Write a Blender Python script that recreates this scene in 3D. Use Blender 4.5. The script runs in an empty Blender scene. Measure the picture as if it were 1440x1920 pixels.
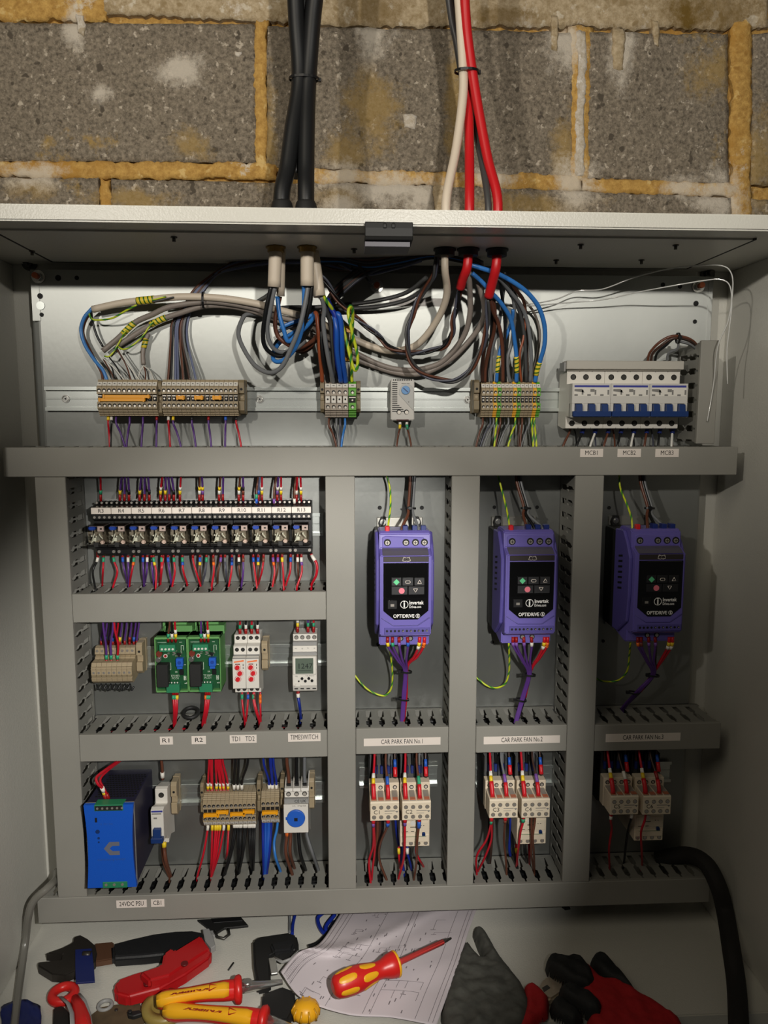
import bpy, bmesh, math, random
from mathutils import Vector, Matrix, noise
random.seed(7)
SC = bpy.context.scene
COL = SC.collection
# ---------------------------------------------------------------- camera
CZ = 1.5            # camera height in the room (m)
D0 = 1.17           # camera to mounting plate (m)
FPX, YAW, PIT, ROL = 1442.0, .0514, .12653, .0012
cy, sy, cp, sp = math.cos(YAW), math.sin(YAW), math.cos(PIT), math.sin(PIT)
FV = Vector((sy*cp, cy*cp, -sp))
_r = Vector((cy, -sy, 0)); _u = _r.cross(FV)
RV = _r*math.cos(ROL)+_u*math.sin(ROL); UV_ = -_r*math.sin(ROL)+_u*math.cos(ROL)
cd = bpy.data.cameras.new('camera'); cam = bpy.data.objects.new('camera', cd); COL.objects.link(cam)
M3 = Matrix((RV, UV_, -FV)).transposed()
cam.matrix_world = Matrix.Translation((0, -D0, CZ)) @ M3.to_4x4()
cd.sensor_fit = 'HORIZONTAL'; cd.sensor_width = 36; cd.lens = FPX/1440*36
cd.clip_start = .02; cd.clip_end = 50
SC.camera = cam
# ---------------------------------------------------------------- view, world, lights
SC.view_settings.view_transform = 'Standard'; SC.view_settings.look = 'None'
SC.view_settings.gamma = 1; SC.view_settings.exposure = 0.0
SC.view_settings.use_curve_mapping = False
W = bpy.data.worlds.new('world'); SC.world = W; W.use_nodes = True
W.node_tree.nodes['Background'].inputs[0].default_value = (.9, .88, .8, 1)
W.node_tree.nodes['Background'].inputs[1].default_value = .024
def look(o, tgt):
    o.rotation_euler = (Vector(tgt)-o.location).to_track_quat('-Z', 'Y').to_euler()
def spot(nm, e, col, ang, blend, soft, loc, tgt):
    l = bpy.data.lights.new(nm, 'SPOT'); l.energy = e; l.color = col; l.spot_size = math.radians(ang); l.spot_blend = blend; l.shadow_soft_size = soft
    o = bpy.data.objects.new(nm, l); COL.objects.link(o); o.location = (loc[0], loc[1], CZ+loc[2]); look(o, (tgt[0], tgt[1], CZ+tgt[2])); return o
spot('site_lamp', 27, (1, .95, .87), 72, .7, .014, (.20, -1.27, .38), (.14, 0, .50))
spot('left_fill_lamp', 27, (1, .94, .85), 62, .6, .02, (-.66, -1.45, .42), (.00, 0, .41))  # unseen fill spot, added to brighten the top duct's left end and upper right wall
spot('hand_torch', 54, (1, .965, .91), 46, .62, .012, (.14, -1.20, .04), (-.11, 0, -.52))
ld2 = bpy.data.lights.new('ceiling_lamp', 'AREA'); ld2.energy = 5.5; ld2.color = (1, .90, .72); ld2.size = .9
lo2 = bpy.data.objects.new('ceiling_lamp', ld2); COL.objects.link(lo2); lo2.location = (-.75, -1.5, CZ+1.15)
look(lo2, (-.1, 0, CZ+.2))
# ---------------------------------------------------------------- panel coordinates (mm): x right, z up from camera height, d out of the mounting plate
def ray(px, py):
    return FV + RV*((px-720)/FPX) - UV_*((py-960)/FPX)
def P(px, py, d):
    v = ray(px, py); t = (D0*1000-d)/v.y
    return (v.x*t, v.z*t)
def P3(px, py, d):
    x, z = P(px, py, d); return (x, d, z)
def PZ(px, py, z):
    v = ray(px, py); t = z/v.z
    return (v.x*t, D0*1000-v.y*t, z)
def X(px, py, d): return P(px, py, d)[0]
def Z(px, py, d): return P(px, py, d)[1]
# ---------------------------------------------------------------- materials
def lin(c):
    return tuple(((v/255)/12.92 if v/255 <= .04045 else ((v/255+.055)/1.055)**2.4) for v in c)
MATS = {}
def mat(name, rgb, rough=.5, metal=0, var=.0, vscale=30, bump=0, bscale=400, coat=0, spec=.5, rvar=0, stretch=None):
    if name in MATS: return MATS[name]
    m = bpy.data.materials.new(name); m.use_nodes = True; nt = m.node_tree; b = nt.nodes['Principled BSDF']
    c = lin(rgb); b.inputs['Base Color'].default_value = (*c, 1)
    b.inputs['Roughness'].default_value = rough; b.inputs['Metallic'].default_value = metal
    b.inputs['Specular IOR Level'].default_value = spec
    if coat: b.inputs['Coat Weight'].default_value = coat; b.inputs['Coat Roughness'].default_value = .15
    tc = nt.nodes.new('ShaderNodeTexCoord'); src = tc.outputs['Object']
    if stretch:
        mp = nt.nodes.new('ShaderNodeMapping'); mp.inputs['Scale'].default_value = stretch
        nt.links.new(src, mp.inputs[0]); src = mp.outputs[0]
    if var:
        n = nt.nodes.new('ShaderNodeTexNoise'); n.inputs['Scale'].default_value = vscale; n.inputs['Detail'].default_value = 4
        r = nt.nodes.new('ShaderNodeValToRGB'); r.color_ramp.elements[0].position = .3; r.color_ramp.elements[1].position = .7
        r.color_ramp.elements[0].color = (*[max(0, v*(1-var)) for v in c], 1); r.color_ramp.elements[1].color = (*[min(1, v*(1+var)) for v in c], 1)
        nt.links.new(src, n.inputs['Vector']); nt.links.new(n.outputs[0], r.inputs[0]); nt.links.new(r.outputs[0], b.inputs['Base Color'])
        if rvar:
            mr = nt.nodes.new('ShaderNodeMapRange'); mr.inputs[3].default_value = rough-rvar; mr.inputs[4].default_value = rough+rvar
            nt.links.new(n.outputs[0], mr.inputs[0]); nt.links.new(mr.outputs[0], b.inputs['Roughness'])
    if bump:
        n2 = nt.nodes.new('ShaderNodeTexNoise'); n2.inputs['Scale'].default_value = bscale; n2.inputs['Detail'].default_value = 2
        bp = nt.nodes.new('ShaderNodeBump'); bp.inputs['Strength'].default_value = bump; bp.inputs['Distance'].default_value = .001
        nt.links.new(src, n2.inputs['Vector']); nt.links.new(n2.outputs[0], bp.inputs['Height']); nt.links.new(bp.outputs[0], b.inputs['Normal'])
    MATS[name] = m; return m
def galv_mat(name, rgb, rough, an):
    m = mat(name, rgb, rough, metal=.8, var=.10, vscale=7, rvar=.06, bump=.06, bscale=200, stretch=(1, 1, .5)); nt = m.node_tree; b = nt.nodes['Principled BSDF']
    b.inputs['Anisotropic'].default_value = an
    c = nt.nodes.new('ShaderNodeCombineXYZ'); c.inputs[0].default_value = 1; nt.links.new(c.outputs[0], b.inputs['Tangent']); return m
def stripe_mat(name, c1, c2, mode, k=1.0, rough=.4):
    m = bpy.data.materials.new(name); m.use_nodes = True; nt = m.node_tree; b = nt.nodes['Principled BSDF']
    a = nt.nodes.new('ShaderNodeAttribute'); a.attribute_name = 'tuv'
    s = nt.nodes.new('ShaderNodeSeparateXYZ'); nt.links.new(a.outputs['Vector'], s.inputs[0])
    mu = nt.nodes.new('ShaderNodeMath'); mu.operation = 'MULTIPLY_ADD'; mu.inputs[1].default_value = k
    nt.links.new(s.outputs[0], mu.inputs[0]); nt.links.new(s.outputs[1], mu.inputs[2])
    fr = nt.nodes.new('ShaderNodeMath'); fr.operation = 'FRACT'; nt.links.new(mu.outputs[0], fr.inputs[0])
    gt = nt.nodes.new('ShaderNodeMath'); gt.operation = 'GREATER_THAN'; gt.inputs[1].default_value = mode
    nt.links.new(fr.outputs[0], gt.inputs[0])
    mx = nt.nodes.new('ShaderNodeMix'); mx.data_type = 'RGBA'
    mx.inputs[6].default_value = (*lin(c1), 1); mx.inputs[7].default_value = (*lin(c2), 1)
    nt.links.new(gt.outputs[0], mx.inputs[0]); nt.links.new(mx.outputs[2], b.inputs['Base Color'])
    b.inputs['Roughness'].default_value = rough
    MATS[name] = m; return m
# ---------------------------------------------------------------- mesh helper
class MB:
    def __init__(s): s.v = []; s.f = []; s.sm = []; s.uv = {}
    def add(s, vs, fs, sm=False):
        n = len(s.v); s.v += [tuple(q) for q in vs]; s.f += [tuple(i+n for i in f) for f in fs]
        s.sm += (sm if isinstance(sm, list) else [sm]*len(fs)); return s
    def box(s, x0, x1, d0, d1, z0, z1):
        vs = [(x, d, z) for x in (x0, x1) for d in (d0, d1) for z in (z0, z1)]
        return s.add(vs, [(0, 1, 3, 2), (4, 6, 7, 5), (0, 4, 5, 1), (2, 3, 7, 6), (0, 2, 6, 4), (1, 5, 7, 3)])
    def _pr(s, a, b):
        n = len(a); vs = a+b
        fs = [tuple(range(n)), tuple(range(2*n-1, n-1, -1))]+[(i, i+n, (i+1) % n+n, (i+1) % n) for i in range(n)]
        return s.add(vs, fs)
    def prx(s, prof, x0, x1): return s._pr([(x0, d, z) for d, z in prof], [(x1, d, z) for d, z in prof])
    def prz(s, prof, z0, z1): return s._pr([(x, d, z0) for x, d in prof], [(x, d, z1) for x, d in prof])
    def prd(s, prof, d0, d1): return s._pr([(x, d0, z) for x, z in prof], [(x, d1, z) for x, z in prof])
    def cyl(s, c, ax, h, r, n=12, r2=None):
        c = Vector(c); ax = {'x': Vector((1, 0, 0)), 'd': Vector((0, 1, 0)), 'z': Vector((0, 0, 1))}[ax] if isinstance(ax, str) else Vector(ax).normalized()
        u = ax.orthogonal().normalized(); w = ax.cross(u); r2 = r if r2 is None else r2
        A = [c+(u*math.cos(t)+w*math.sin(t))*r for t in [2*math.pi*i/n for i in range(n)]]
        B = [c+ax*h+(u*math.cos(t)+w*math.sin(t))*r2 for t in [2*math.pi*i/n for i in range(n)]]
        fs = [tuple(range(n)), tuple(range(2*n-1, n-1, -1))]+[(i, i+n, (i+1) % n+n, (i+1) % n) for i in range(n)]
        return s.add(A+B, fs, [False, False]+[True]*n)
    def lathe(s, c, ax, prof, n=16):   # prof (h, r)
        c = Vector(c); ax = {'x': Vector((1, 0, 0)), 'd': Vector((0, 1, 0)), 'z': Vector((0, 0, 1))}[ax] if isinstance(ax, str) else Vector(ax).normalized()
        u = ax.orthogonal().normalized(); w = ax.cross(u); vs = []
        for h, r in prof:
            vs += [c+ax*h+(u*math.cos(t)+w*math.sin(t))*r for t in [2*math.pi*i/n for i in range(n)]]
        k = len(prof); fs = [tuple(range(n)), tuple(range(k*n-1, (k-1)*n-1, -1))]
        for j in range(k-1):
            fs += [(j*n+i, (j+1)*n+i, (j+1)*n+(i+1) % n, j*n+(i+1) % n) for i in range(n)]
        return s.add(vs, fs, [False, False]+[True]*(len(fs)-2))
    def ring(s, c, ax, r, rr, n=20, m=8, sz=1.0):
        c = Vector(c); ax = {'x': Vector((1, 0, 0)), 'd': Vector((0, 1, 0)), 'z': Vector((0, 0, 1))}[ax] if isinstance(ax, str) else Vector(ax).normalized()
        u = ax.orthogonal().normalized(); w = ax.cross(u); vs = []; fs = []
        for i in range(n):
            t = 2*math.pi*i/n; q = u*math.cos(t)+w*math.sin(t)
            for j in range(m):
                a = 2*math.pi*j/m; vs.append(c+q*(r+rr*math.cos(a))+ax*rr*sz*math.sin(a))
        for i in range(n):
            for j in range(m):
                fs.append((i*m+j, ((i+1) % n)*m+j, ((i+1) % n)*m+(j+1) % m, i*m+(j+1) % m))
        return s.add(vs, fs, True)
    def tube(s, pts, r, n=7, flat=1.0):
        pts = [Vector(p) for p in pts]; k = len(pts); L = 0; base = len(s.v)
        tans = [(pts[min(i+1, k-1)]-pts[max(i-1, 0)]).normalized() for i in range(k)]
        u = tans[0].orthogonal().normalized(); vs = []
        for i in range(k):
            if i: L += (pts[i]-pts[i-1]).length
            u = (u-tans[i]*u.dot(tans[i])).normalized(); w = tans[i].cross(u)
            rr = r[i] if isinstance(r, (list, tuple)) else r
            for j in range(n+1):
                a = 2*math.pi*j/n
                s.uv[base+len(vs)] = (L, j/n); vs.append(pts[i]+(u*math.cos(a)+w*math.sin(a)*flat)*rr)
        m = n+1
        fs = [(i*m+j, (i+1)*m+j, (i+1)*m+j+1, i*m+j+1) for i in range(k-1) for j in range(n)]
        fs += [tuple(range(n)), tuple((k-1)*m+n-1-j for j in range(n))]
        return s.add(vs, fs, [True]*(len(fs)-2)+[False]*2)
    def xf(s, fn, i0=0):
        s.v[i0:] = [tuple(fn(q)) for q in s.v[i0:]]; return s
    def mesh(s, name, m, org=(0, 0, 0), bev=0, seg=1):
        me = bpy.data.meshes.new(name)
        me.from_pydata([((x-org[0])*.001, -(d-org[1])*.001, (z-org[2])*.001) for x, d, z in s.v], [], s.f)
        me.polygons.foreach_set('use_smooth', s.sm)
        bm = bmesh.new(); bm.from_mesh(me)
        if bev:
            es = [e for e in bm.edges if len(e.link_faces) == 2 and e.calc_face_angle(0) > .6]
            bmesh.ops.bevel(bm, geom=es, offset=bev*.001, segments=seg, affect='EDGES', clamp_overlap=True)
        bmesh.ops.recalc_face_normals(bm, faces=bm.faces[:])
        bm.to_mesh(me); bm.free()
        if s.uv and not bev:
            at = me.attributes.new('tuv', 'FLOAT_VECTOR', 'POINT')
            fl = [0.0]*(len(me.vertices)*3)
            for i, (a, b) in s.uv.items(): fl[i*3] = a; fl[i*3+1] = b
            at.data.foreach_set('vector', fl)
        if m: me.materials.append(m)
        return me
def put(name, me, parent=None, loc=None):
    o = bpy.data.objects.new(name, me); COL.objects.link(o)
    if parent is not None: o.parent = parent
    if loc is not None: o.location = (loc[0]*.001, -loc[1]*.001, loc[2]*.001+(0 if parent is not None else CZ))
    return o
def part(name, mb, m, parent, bev=0, seg=1, org=(0, 0, 0), label=None):
    o = put(name, mb.mesh(name, m, org, bev, seg), parent)
    if label: o['label'] = label
    return o
def tag(o, label, cat, group=None, kind=None):
    if label: o['label'] = label
    if cat: o['category'] = cat
    if group: o['group'] = group
    if kind: o['kind'] = kind
    return o
def thing(name, label, cat, org, group=None):
    o = put(name, None, None, org); o['_org'] = 0; del o['_org']
    return tag(o, label, cat, group)
def kids(o): return [c for c in CH.get(o.name, [])]
def tree_index():
    d = {}
    for o in COL.objects:
        if o.parent: d.setdefault(o.parent.name, []).append(o)
    return d
CH = {}
def dup(root, org, label=None, group=None):
    global CH
    if root.name not in CH: CH = tree_index()
    r = root.copy(); COL.objects.link(r); r.location = (org[0]*.001, -org[1]*.001, org[2]*.001+CZ)
    if label: r['label'] = label
    if group: r['group'] = group
    for ch in CH.get(root.name, []):
        c = ch.copy(); COL.objects.link(c); c.parent = r
        for g in CH.get(ch.name, []):
            e = g.copy(); COL.objects.link(e); e.parent = c
    return r
TX = {}
def text_mesh(s, size, m, ext=.12, align='CENTER', bold=0.0):
    k = (s, size, m.name, align, bold)
    if k in TX: return TX[k]
    c = bpy.data.curves.new('t', 'FONT'); c.body = s; c.size = size*.001*1.35; c.align_x = align; c.align_y = 'CENTER'
    c.extrude = ext*.001; c.resolution_u = 2; c.offset = bold*.001
    o = bpy.data.objects.new('t', c); COL.objects.link(o)
    dg = bpy.context.evaluated_depsgraph_get(); me = bpy.data.meshes.new_from_object(o.evaluated_get(dg))
    bpy.data.objects.remove(o); me.name = 'lettering'
    for v in me.vertices:
        x, y, z = v.co; v.co = (x, -z, y)
    me.materials.clear(); me.materials.append(m); me.update(); TX[k] = me
    return me
def text(s, size, m, parent, loc, rot=0, align='CENTER', name='lettering', sx=1, bold=0.0, fit=None):
    o = put(name, text_mesh(s, size, m, align=align, bold=bold), parent, loc)
    if fit:
        xs = [v.co.x for v in o.data.vertices]; sx = fit*.001/(max(xs)-min(xs))
    o.scale = (sx, 1, 1)
    if rot: o.rotation_euler = (0, rot, 0)
    return o
def spline(pts, per=6):
    pts = [Vector(p) for p in pts]
    if len(pts) < 3: return pts
    q = [pts[0]*2-pts[1]]+pts+[pts[-1]*2-pts[-2]]; out = []
    for i in range(1, len(q)-2):
        p0, p1, p2, p3 = q[i-1:i+3]
        for j in range(per):
            t = j/per
            out.append(.5*((2*p1)+(p2-p0)*t+(2*p0-5*p1+4*p2-p3)*t*t+(3*p1-p0-3*p2+p3)*t**3))
    out.append(pts[-1]); return out
ZT = {}   # heights of duct tops
def cv(p):
    if p[2] == 'T1': return (X(p[0], 832, 36), 36, ZT['T1'])
    if isinstance(p[2], str): return PZ(p[0], p[1], ZT[p[2]])
    return P3(*p)
def seg(path, a, b):
    # sub path from arclength a to b (mm)
    L = [0]
    for i in range(1, len(path)): L.append(L[-1]+(path[i]-path[i-1]).length)
    T = L[-1]
    if a < 0: a += T
    if b <= 0: b += T
    def at(s):
        s = max(0, min(T, s))
        for i in range(1, len(L)):
            if L[i] >= s:
                w = (s-L[i-1])/max(1e-6, L[i]-L[i-1]); return path[i-1].lerp(path[i], w)
        return path[-1]
    k = max(1, int(abs(b-a)/4)); return [at(a+(b-a)*i/k) for i in range(k+1)]
WIRES = []
def wire(pts, r, m, label, name='wire', cat='wire', group=None, marks=(), n=6, per=6, raw=False, drop=0):
    p = [Vector(q) for q in pts] if raw else [Vector(cv(q)) for q in pts]
    if drop: p.append(p[-1]+Vector((0, -3, -drop)))
    path = spline(p, per)
    org = tuple(path[0])
    mb = MB().tube(path, r, n)
    o = put(name, mb.mesh(name, m, org), None, org)
    for mk in marks:
        a, b, mm, dr, nm = mk
        c = MB().tube(seg(path, a, b), r+dr, max(n, 7)); part(nm, c, mm, o, org=org)
    return tag(o, label, cat, group)
# ---------------------------------------------------------------- materials in use
ENC = mat('enclosure_paint', (204, 202, 192), .36, bump=.35, bscale=420)
DUCT = mat('duct_grey', (140, 138, 130), .55, var=.05, vscale=8, bump=.12, bscale=900)
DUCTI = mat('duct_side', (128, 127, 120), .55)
GALV = galv_mat('galvanised', (158, 160, 156), .45, .75)
ZINC = mat('zinc_rail', (205, 210, 206), .27, metal=.85, var=.04, vscale=14)
STEEL = mat('steel', (205, 205, 200), .25, metal=.9)
DSTEEL = mat('dark_steel', (90, 88, 84), .35, metal=.8)
COPPER = mat('copper', (190, 105, 70), .35, metal=.7)
BLK = mat('black_plastic', (22, 22, 23), .38)
BLKM = mat('black_matt', (26, 26, 25), .6)
HOLE = mat('hole_black', (9, 9, 9), .7)
BEIGE = mat('terminal_beige', (158, 142, 114), .5, var=.04, vscale=40)
BEIGED = mat('terminal_beige_dark', (128, 114, 88), .55)
TGREY = mat('terminal_greybeige', (160, 148, 134), .5)
TGRN = mat('terminal_green', (92, 160, 48), .45)
TYEL = mat('terminal_yellow', (225, 168, 42), .45)
AMB = mat('jumper_amber', (236, 162, 22), .4)
WHT = mat('white_plastic', (215, 211, 202), .42)
DEVW = mat('device_grey', (196, 193, 186), .45)
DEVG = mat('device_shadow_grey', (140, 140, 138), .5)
CREAM = mat('contactor_cream', (222, 208, 184), .45)
PAPERL = mat('sticker_white', (226, 216, 206), .5)
INK = mat('ink', (28, 27, 27), .6)
INKG = mat('ink_grey', (120, 118, 114), .6)
TBLUE = mat('toggle_blue', (26, 52, 104), .35)
BLUE = mat('device_blue', (36, 92, 190), .4)
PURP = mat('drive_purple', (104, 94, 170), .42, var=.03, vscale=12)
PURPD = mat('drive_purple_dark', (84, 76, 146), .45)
GLOSS = mat('panel_gloss', (12, 12, 13), .12, coat=.5)
PSUB = mat('psu_blue', (18, 84, 190), .45, bump=.3, bscale=1200)
PSUD = mat('psu_case', (38, 36, 58), .5)
PCBG = mat('pcb_green', (24, 78, 44), .4, var=.12, vscale=160)
CARR = mat('carrier_green', (100, 156, 90), .45)
CONG = mat('connector_green', (40, 122, 84), .45)
LCD = mat('lcd', (92, 104, 92), .25)
NICK = mat('screw_nickel', (215, 208, 198), .28, metal=.75)
WC = {  # wire insulation
 'red': mat('wire_red', (188, 22, 40), .35), 'purple': mat('wire_purple', (88, 52, 128), .38), 'black': mat('wire_black', (20, 21, 22), .35),
 'brown': mat('wire_brown', (98, 58, 42), .38), 'grey': mat('wire_grey', (112, 114, 116), .38), 'blue': mat('wire_blue', (52, 120, 196), .35),
 'dark blue': mat('wire_dark_blue', (22, 44, 142), .36), 'light blue': mat('wire_light_blue', (72, 132, 200), .36), 'white': mat('wire_white', (222, 220, 212), .4),
 'cream': mat('cable_cream', (214, 200, 180), .45), 'grey sheath': mat('cable_grey', (140, 130, 122), .45), 'orange brown': mat('wire_copper_brown', (150, 76, 44), .38),
 'slate': mat('wire_slate', (74, 76, 88), .38), 'dusty blue': mat('wire_dusty', (96, 104, 134), .4), 'dark brown': mat('wire_dark_brown', (62, 40, 32), .4),
 'red cable': mat('cable_red', (196, 26, 32), .38), 'black cable': mat('cable_black', (24, 25, 26), .42), 'dark grey': mat('wire_dark_grey', (66, 66, 66), .42),
}
YG = stripe_mat('earth_stripe', (200, 212, 48), (56, 134, 44), .66, .045)
WC['green and yellow'] = YG
SLV = stripe_mat('earth_sleeve', (232, 206, 60), (44, 104, 36), .66, .16)
MK = {'green': mat('mark_green', (48, 158, 116), .45), 'blue': mat('mark_blue', (40, 92, 190), .45), 'white': mat('mark_white', (230, 226, 216), .45),
      'yellow': mat('mark_yellow', (238, 204, 40), .45), 'orange': mat('mark_orange', (238, 110, 30), .45), 'black': mat('mark_black', (24, 24, 26), .45),
      'purple': mat('mark_purple', (122, 80, 160), .45), 'brown': mat('mark_brown', (120, 62, 46), .45), 'red': mat('ferrule_red', (150, 22, 22), .4),
      'navy': mat('ferrule_navy', (28, 44, 110), .4), 'bright red': mat('crimp_red', (206, 30, 40), .4), 'darkred': MATS['ferrule_red'], 'grey': WC['grey']}
# ---------------------------------------------------------------- brick wall behind
def wall_mat(name, base, dark, light, stain, white, sth=.56, wth=.66, sc=1.0, rough=.9, bump=.9, wb=(), sb=()):
    m = bpy.data.materials.new(name); m.use_nodes = True; nt = m.node_tree; b = nt.nodes['Principled BSDF']; L = nt.links.new
    b.inputs['Roughness'].default_value = rough; b.inputs['Specular IOR Level'].default_value = .25
    g = nt.nodes.new('ShaderNodeNewGeometry')
    def nz(s, det=5, off=0, typ='ShaderNodeTexNoise', ro=.6):
        mp = nt.nodes.new('ShaderNodeMapping'); mp.inputs['Location'].default_value = (off, off*1.7, off*.3); L(g.outputs['Position'], mp.inputs[0])
        n = nt.nodes.new(typ); n.inputs['Scale'].default_value = s
        if typ == 'ShaderNodeTexNoise': n.inputs['Detail'].default_value = det; n.inputs['Roughness'].default_value = ro
        L(mp.outputs[0], n.inputs['Vector']); return n.outputs[0]
    def ramp(src, p0, p1, c0=(0, 0, 0, 1), c1=(1, 1, 1, 1)):
        r = nt.nodes.new('ShaderNodeValToRGB'); r.color_ramp.elements[0].position = p0; r.color_ramp.elements[1].position = p1
        r.color_ramp.elements[0].color = c0; r.color_ramp.elements[1].color = c1; L(src, r.inputs[0]); return r.outputs[0]
    def mix(f, a, c):
        x = nt.nodes.new('ShaderNodeMix'); x.data_type = 'RGBA'; L(f, x.inputs[0])
        if isinstance(a, tuple): x.inputs[6].default_value = (*lin(a), 1)
        else: L(a, x.inputs[6])
        x.inputs[7].default_value = (*lin(c), 1); return x.outputs[2]
    fine = nz(170*sc, 6, 0, ro=.75)
    c = ramp(fine, .34, .64, (*lin(dark), 1), (*lin(base), 1))
    c = mix(ramp(nz(75*sc, 3, 5, ro=.7), .60, .68), c, light)
    c = mix(ramp(nz(55*sc, 2, 9), .66, .70), c, dark)
    c = mix(ramp(nz(5.5, 7, 3, ro=.75), sth, sth+.09), c, stain)
    c = mix(ramp(nz(7.5, 8, 13, ro=.8), wth, wth+.07), c, white)
    def blob(lst, tp):
        nzv = nt.nodes.new('ShaderNodeTexNoise'); nzv.inputs['Scale'].default_value = 30; nzv.inputs['Detail'].default_value = 8; nzv.inputs['Roughness'].default_value = .85; L(g.outputs['Position'], nzv.inputs['Vector'])
        acc = None
        for px, py, rx, rz in lst:
            bx, bz = P(px, py, -48)
            mp = nt.nodes.new('ShaderNodeMapping'); mp.vector_type = 'TEXTURE'; mp.inputs['Location'].default_value = (bx*.001, .048, bz*.001+CZ); mp.inputs['Scale'].default_value = (rx*.00083, 9, rz*.00083)
            L(g.outputs['Position'], mp.inputs[0]); ln_ = nt.nodes.new('ShaderNodeVectorMath'); ln_.operation = 'LENGTH'; L(mp.outputs[0], ln_.inputs[0])
            if acc is None: acc = ln_.outputs['Value']
            else:
                mn = nt.nodes.new('ShaderNodeMath'); mn.operation = 'MINIMUM'; L(acc, mn.inputs[0]); L(ln_.outputs['Value'], mn.inputs[1]); acc = mn.outputs[0]
        ad = nt.nodes.new('ShaderNodeMath'); ad.operation = 'MULTIPLY_ADD'; ad.inputs[1].default_value = 3.4; L(nzv.outputs[0], ad.inputs[0]); L(acc, ad.inputs[2])
        return ramp_(ad.outputs[0], tp)
    def ramp_(src, top_):
        mr = nt.nodes.new('ShaderNodeMapRange'); mr.inputs[1].default_value = 2.75; mr.inputs[2].default_value = 2.0; mr.inputs[3].default_value = 0; mr.inputs[4].default_value = top_; L(src, mr.inputs[0]); return mr.outputs[0]
    if sb: c = mix(blob(sb, .62), c, stain)
    if wb: c = mix(blob(wb, .8), c, white)
    L(c, b.inputs['Base Color'])
    bp = nt.nodes.new('ShaderNodeBump'); bp.inputs['Strength'].default_value = bump; bp.inputs['Distance'].default_value = .003
    L(nz(120*sc, 6, 0, ro=.75), bp.inputs['Height']); L(bp.outputs[0], b.inputs['Normal'])
    MATS[name] = m; return m
WB = ((640, 330, 60, 30), (720, 350, 90, 40), (800, 370, 60, 50), (640, 385, 40, 25), (1075, 350, 50, 60), (1060, 80, 40, 60), (1165, 90, 30, 70), (1350, 370, 60, 60), (1280, 350, 50, 25), (700, 60, 40, 60), (340, 130, 50, 30), (190, 175, 30, 20), (140, 55, 20, 45), (60, 330, 60, 30), (930, 335, 60, 20))
SB = ((700, 210, 60, 90), (650, 290, 60, 40), (360, 270, 40, 30), (60, 350, 50, 30), (1060, 300, 30, 90), (1340, 130, 60, 60), (1000, 385, 120, 30), (500, 250, 24, 110), (1420, 300, 40, 110), (640, 370, 50, 30), (250, 375, 90, 24), (850, 200, 18, 130))
BLOCK = wall_mat('concrete_block', (156, 144, 126), (88, 80, 69), (194, 182, 164), (172, 142, 80), (216, 206, 190), .62, .66, wb=WB, sb=SB)
MORT = wall_mat('yellow_mortar', (204, 164, 92), (160, 120, 60), (214, 182, 118), (176, 132, 62), (212, 202, 184), .55, .60, sc=.6, bump=.8, wb=WB)
MORTW = wall_mat('pale_mortar', (196, 178, 148), (150, 130, 96), (208, 196, 174), (112, 88, 40), (214, 204, 188), .60, .58, sc=.6, bump=.8, sb=((100, 10, 110, 50), (690, 20, 70, 50), (940, 30, 90, 20), (1330, 20, 120, 40)))
EFF = wall_mat('white_efflorescence', (214, 206, 194), (176, 162, 138), (226, 220, 210), (190, 160, 100), (232, 228, 220), .66, .60, sc=.8, bump=.7)
wall = part('wall_back', MB().box(-1700, 1700, -110, -60, -1500, 1300), MORT, None)
wall['kind'] = 'structure'; wall.location = (0, 0, CZ)
def rough_slab(name, m, cs, d, nx, ny, amp, jag, bulge=0, back=-62, seed=0):
    # four pixel corners TL TR BR BL -> quad on the wall, irregular face and edges, closed skirt
    c = [Vector((*P(px, py, d), 0)) for px, py in cs]; vs = []; fs = []
    for j in range(ny+1):
        for i in range(nx+1):
            u, v = i/nx, j/ny
            q = (c[0]*(1-u)+c[1]*u)*(1-v)+(c[3]*(1-u)+c[2]*u)*v
            x, z = q.x, q.y
            nn = noise.noise(Vector((x*.03+seed, z*.03, 0)))*jag+noise.noise(Vector((x*.11+seed, z*.11, 4)))*jag*.7
            n2 = noise.noise(Vector((x*.03, z*.03+seed, 9)))*jag+noise.noise(Vector((x*.12, z*.12+seed, 5)))*jag*.7
            eu = 1 if i in (0, nx) else .0; ev = 1 if j in (0, ny) else .0
            x += nn*eu; z += n2*ev
            h = noise.noise(Vector((x*.05, z*.05, seed)))*amp*.5+noise.noise(Vector((x*.25, z*.25, seed)))*amp
            e = min(u*nx, (1-u)*nx, v*ny, (1-v)*ny)
            if e < .5: h -= 2.0
            if bulge: h += bulge*math.sin(math.pi*(v if ny < nx else u))**.5
            vs.append((x, d+h, z))
    m_ = nx+1
    for j in range(ny):
        for i in range(nx): fs.append((j*m_+i, j*m_+i+1, (j+1)*m_+i+1, (j+1)*m_+i))
    rim = [i for i in range(m_)]+[j*m_+nx for j in range(1, ny+1)]+[ny*m_+i for i in range(nx-1, -1, -1)]+[j*m_ for j in range(ny-1, 0, -1)]
    b0 = len(vs); vs += [(vs[i][0], back, vs[i][2]) for i in rim]
    for k in range(len(rim)): k2 = (k+1) % len(rim); fs.append((rim[k], b0+k, b0+k2, rim[k2]))
    mb = MB(); mb.add(vs, fs, [True]*(nx*ny)+[False]*len(rim))
    return part(name, mb, m, wall)
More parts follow.
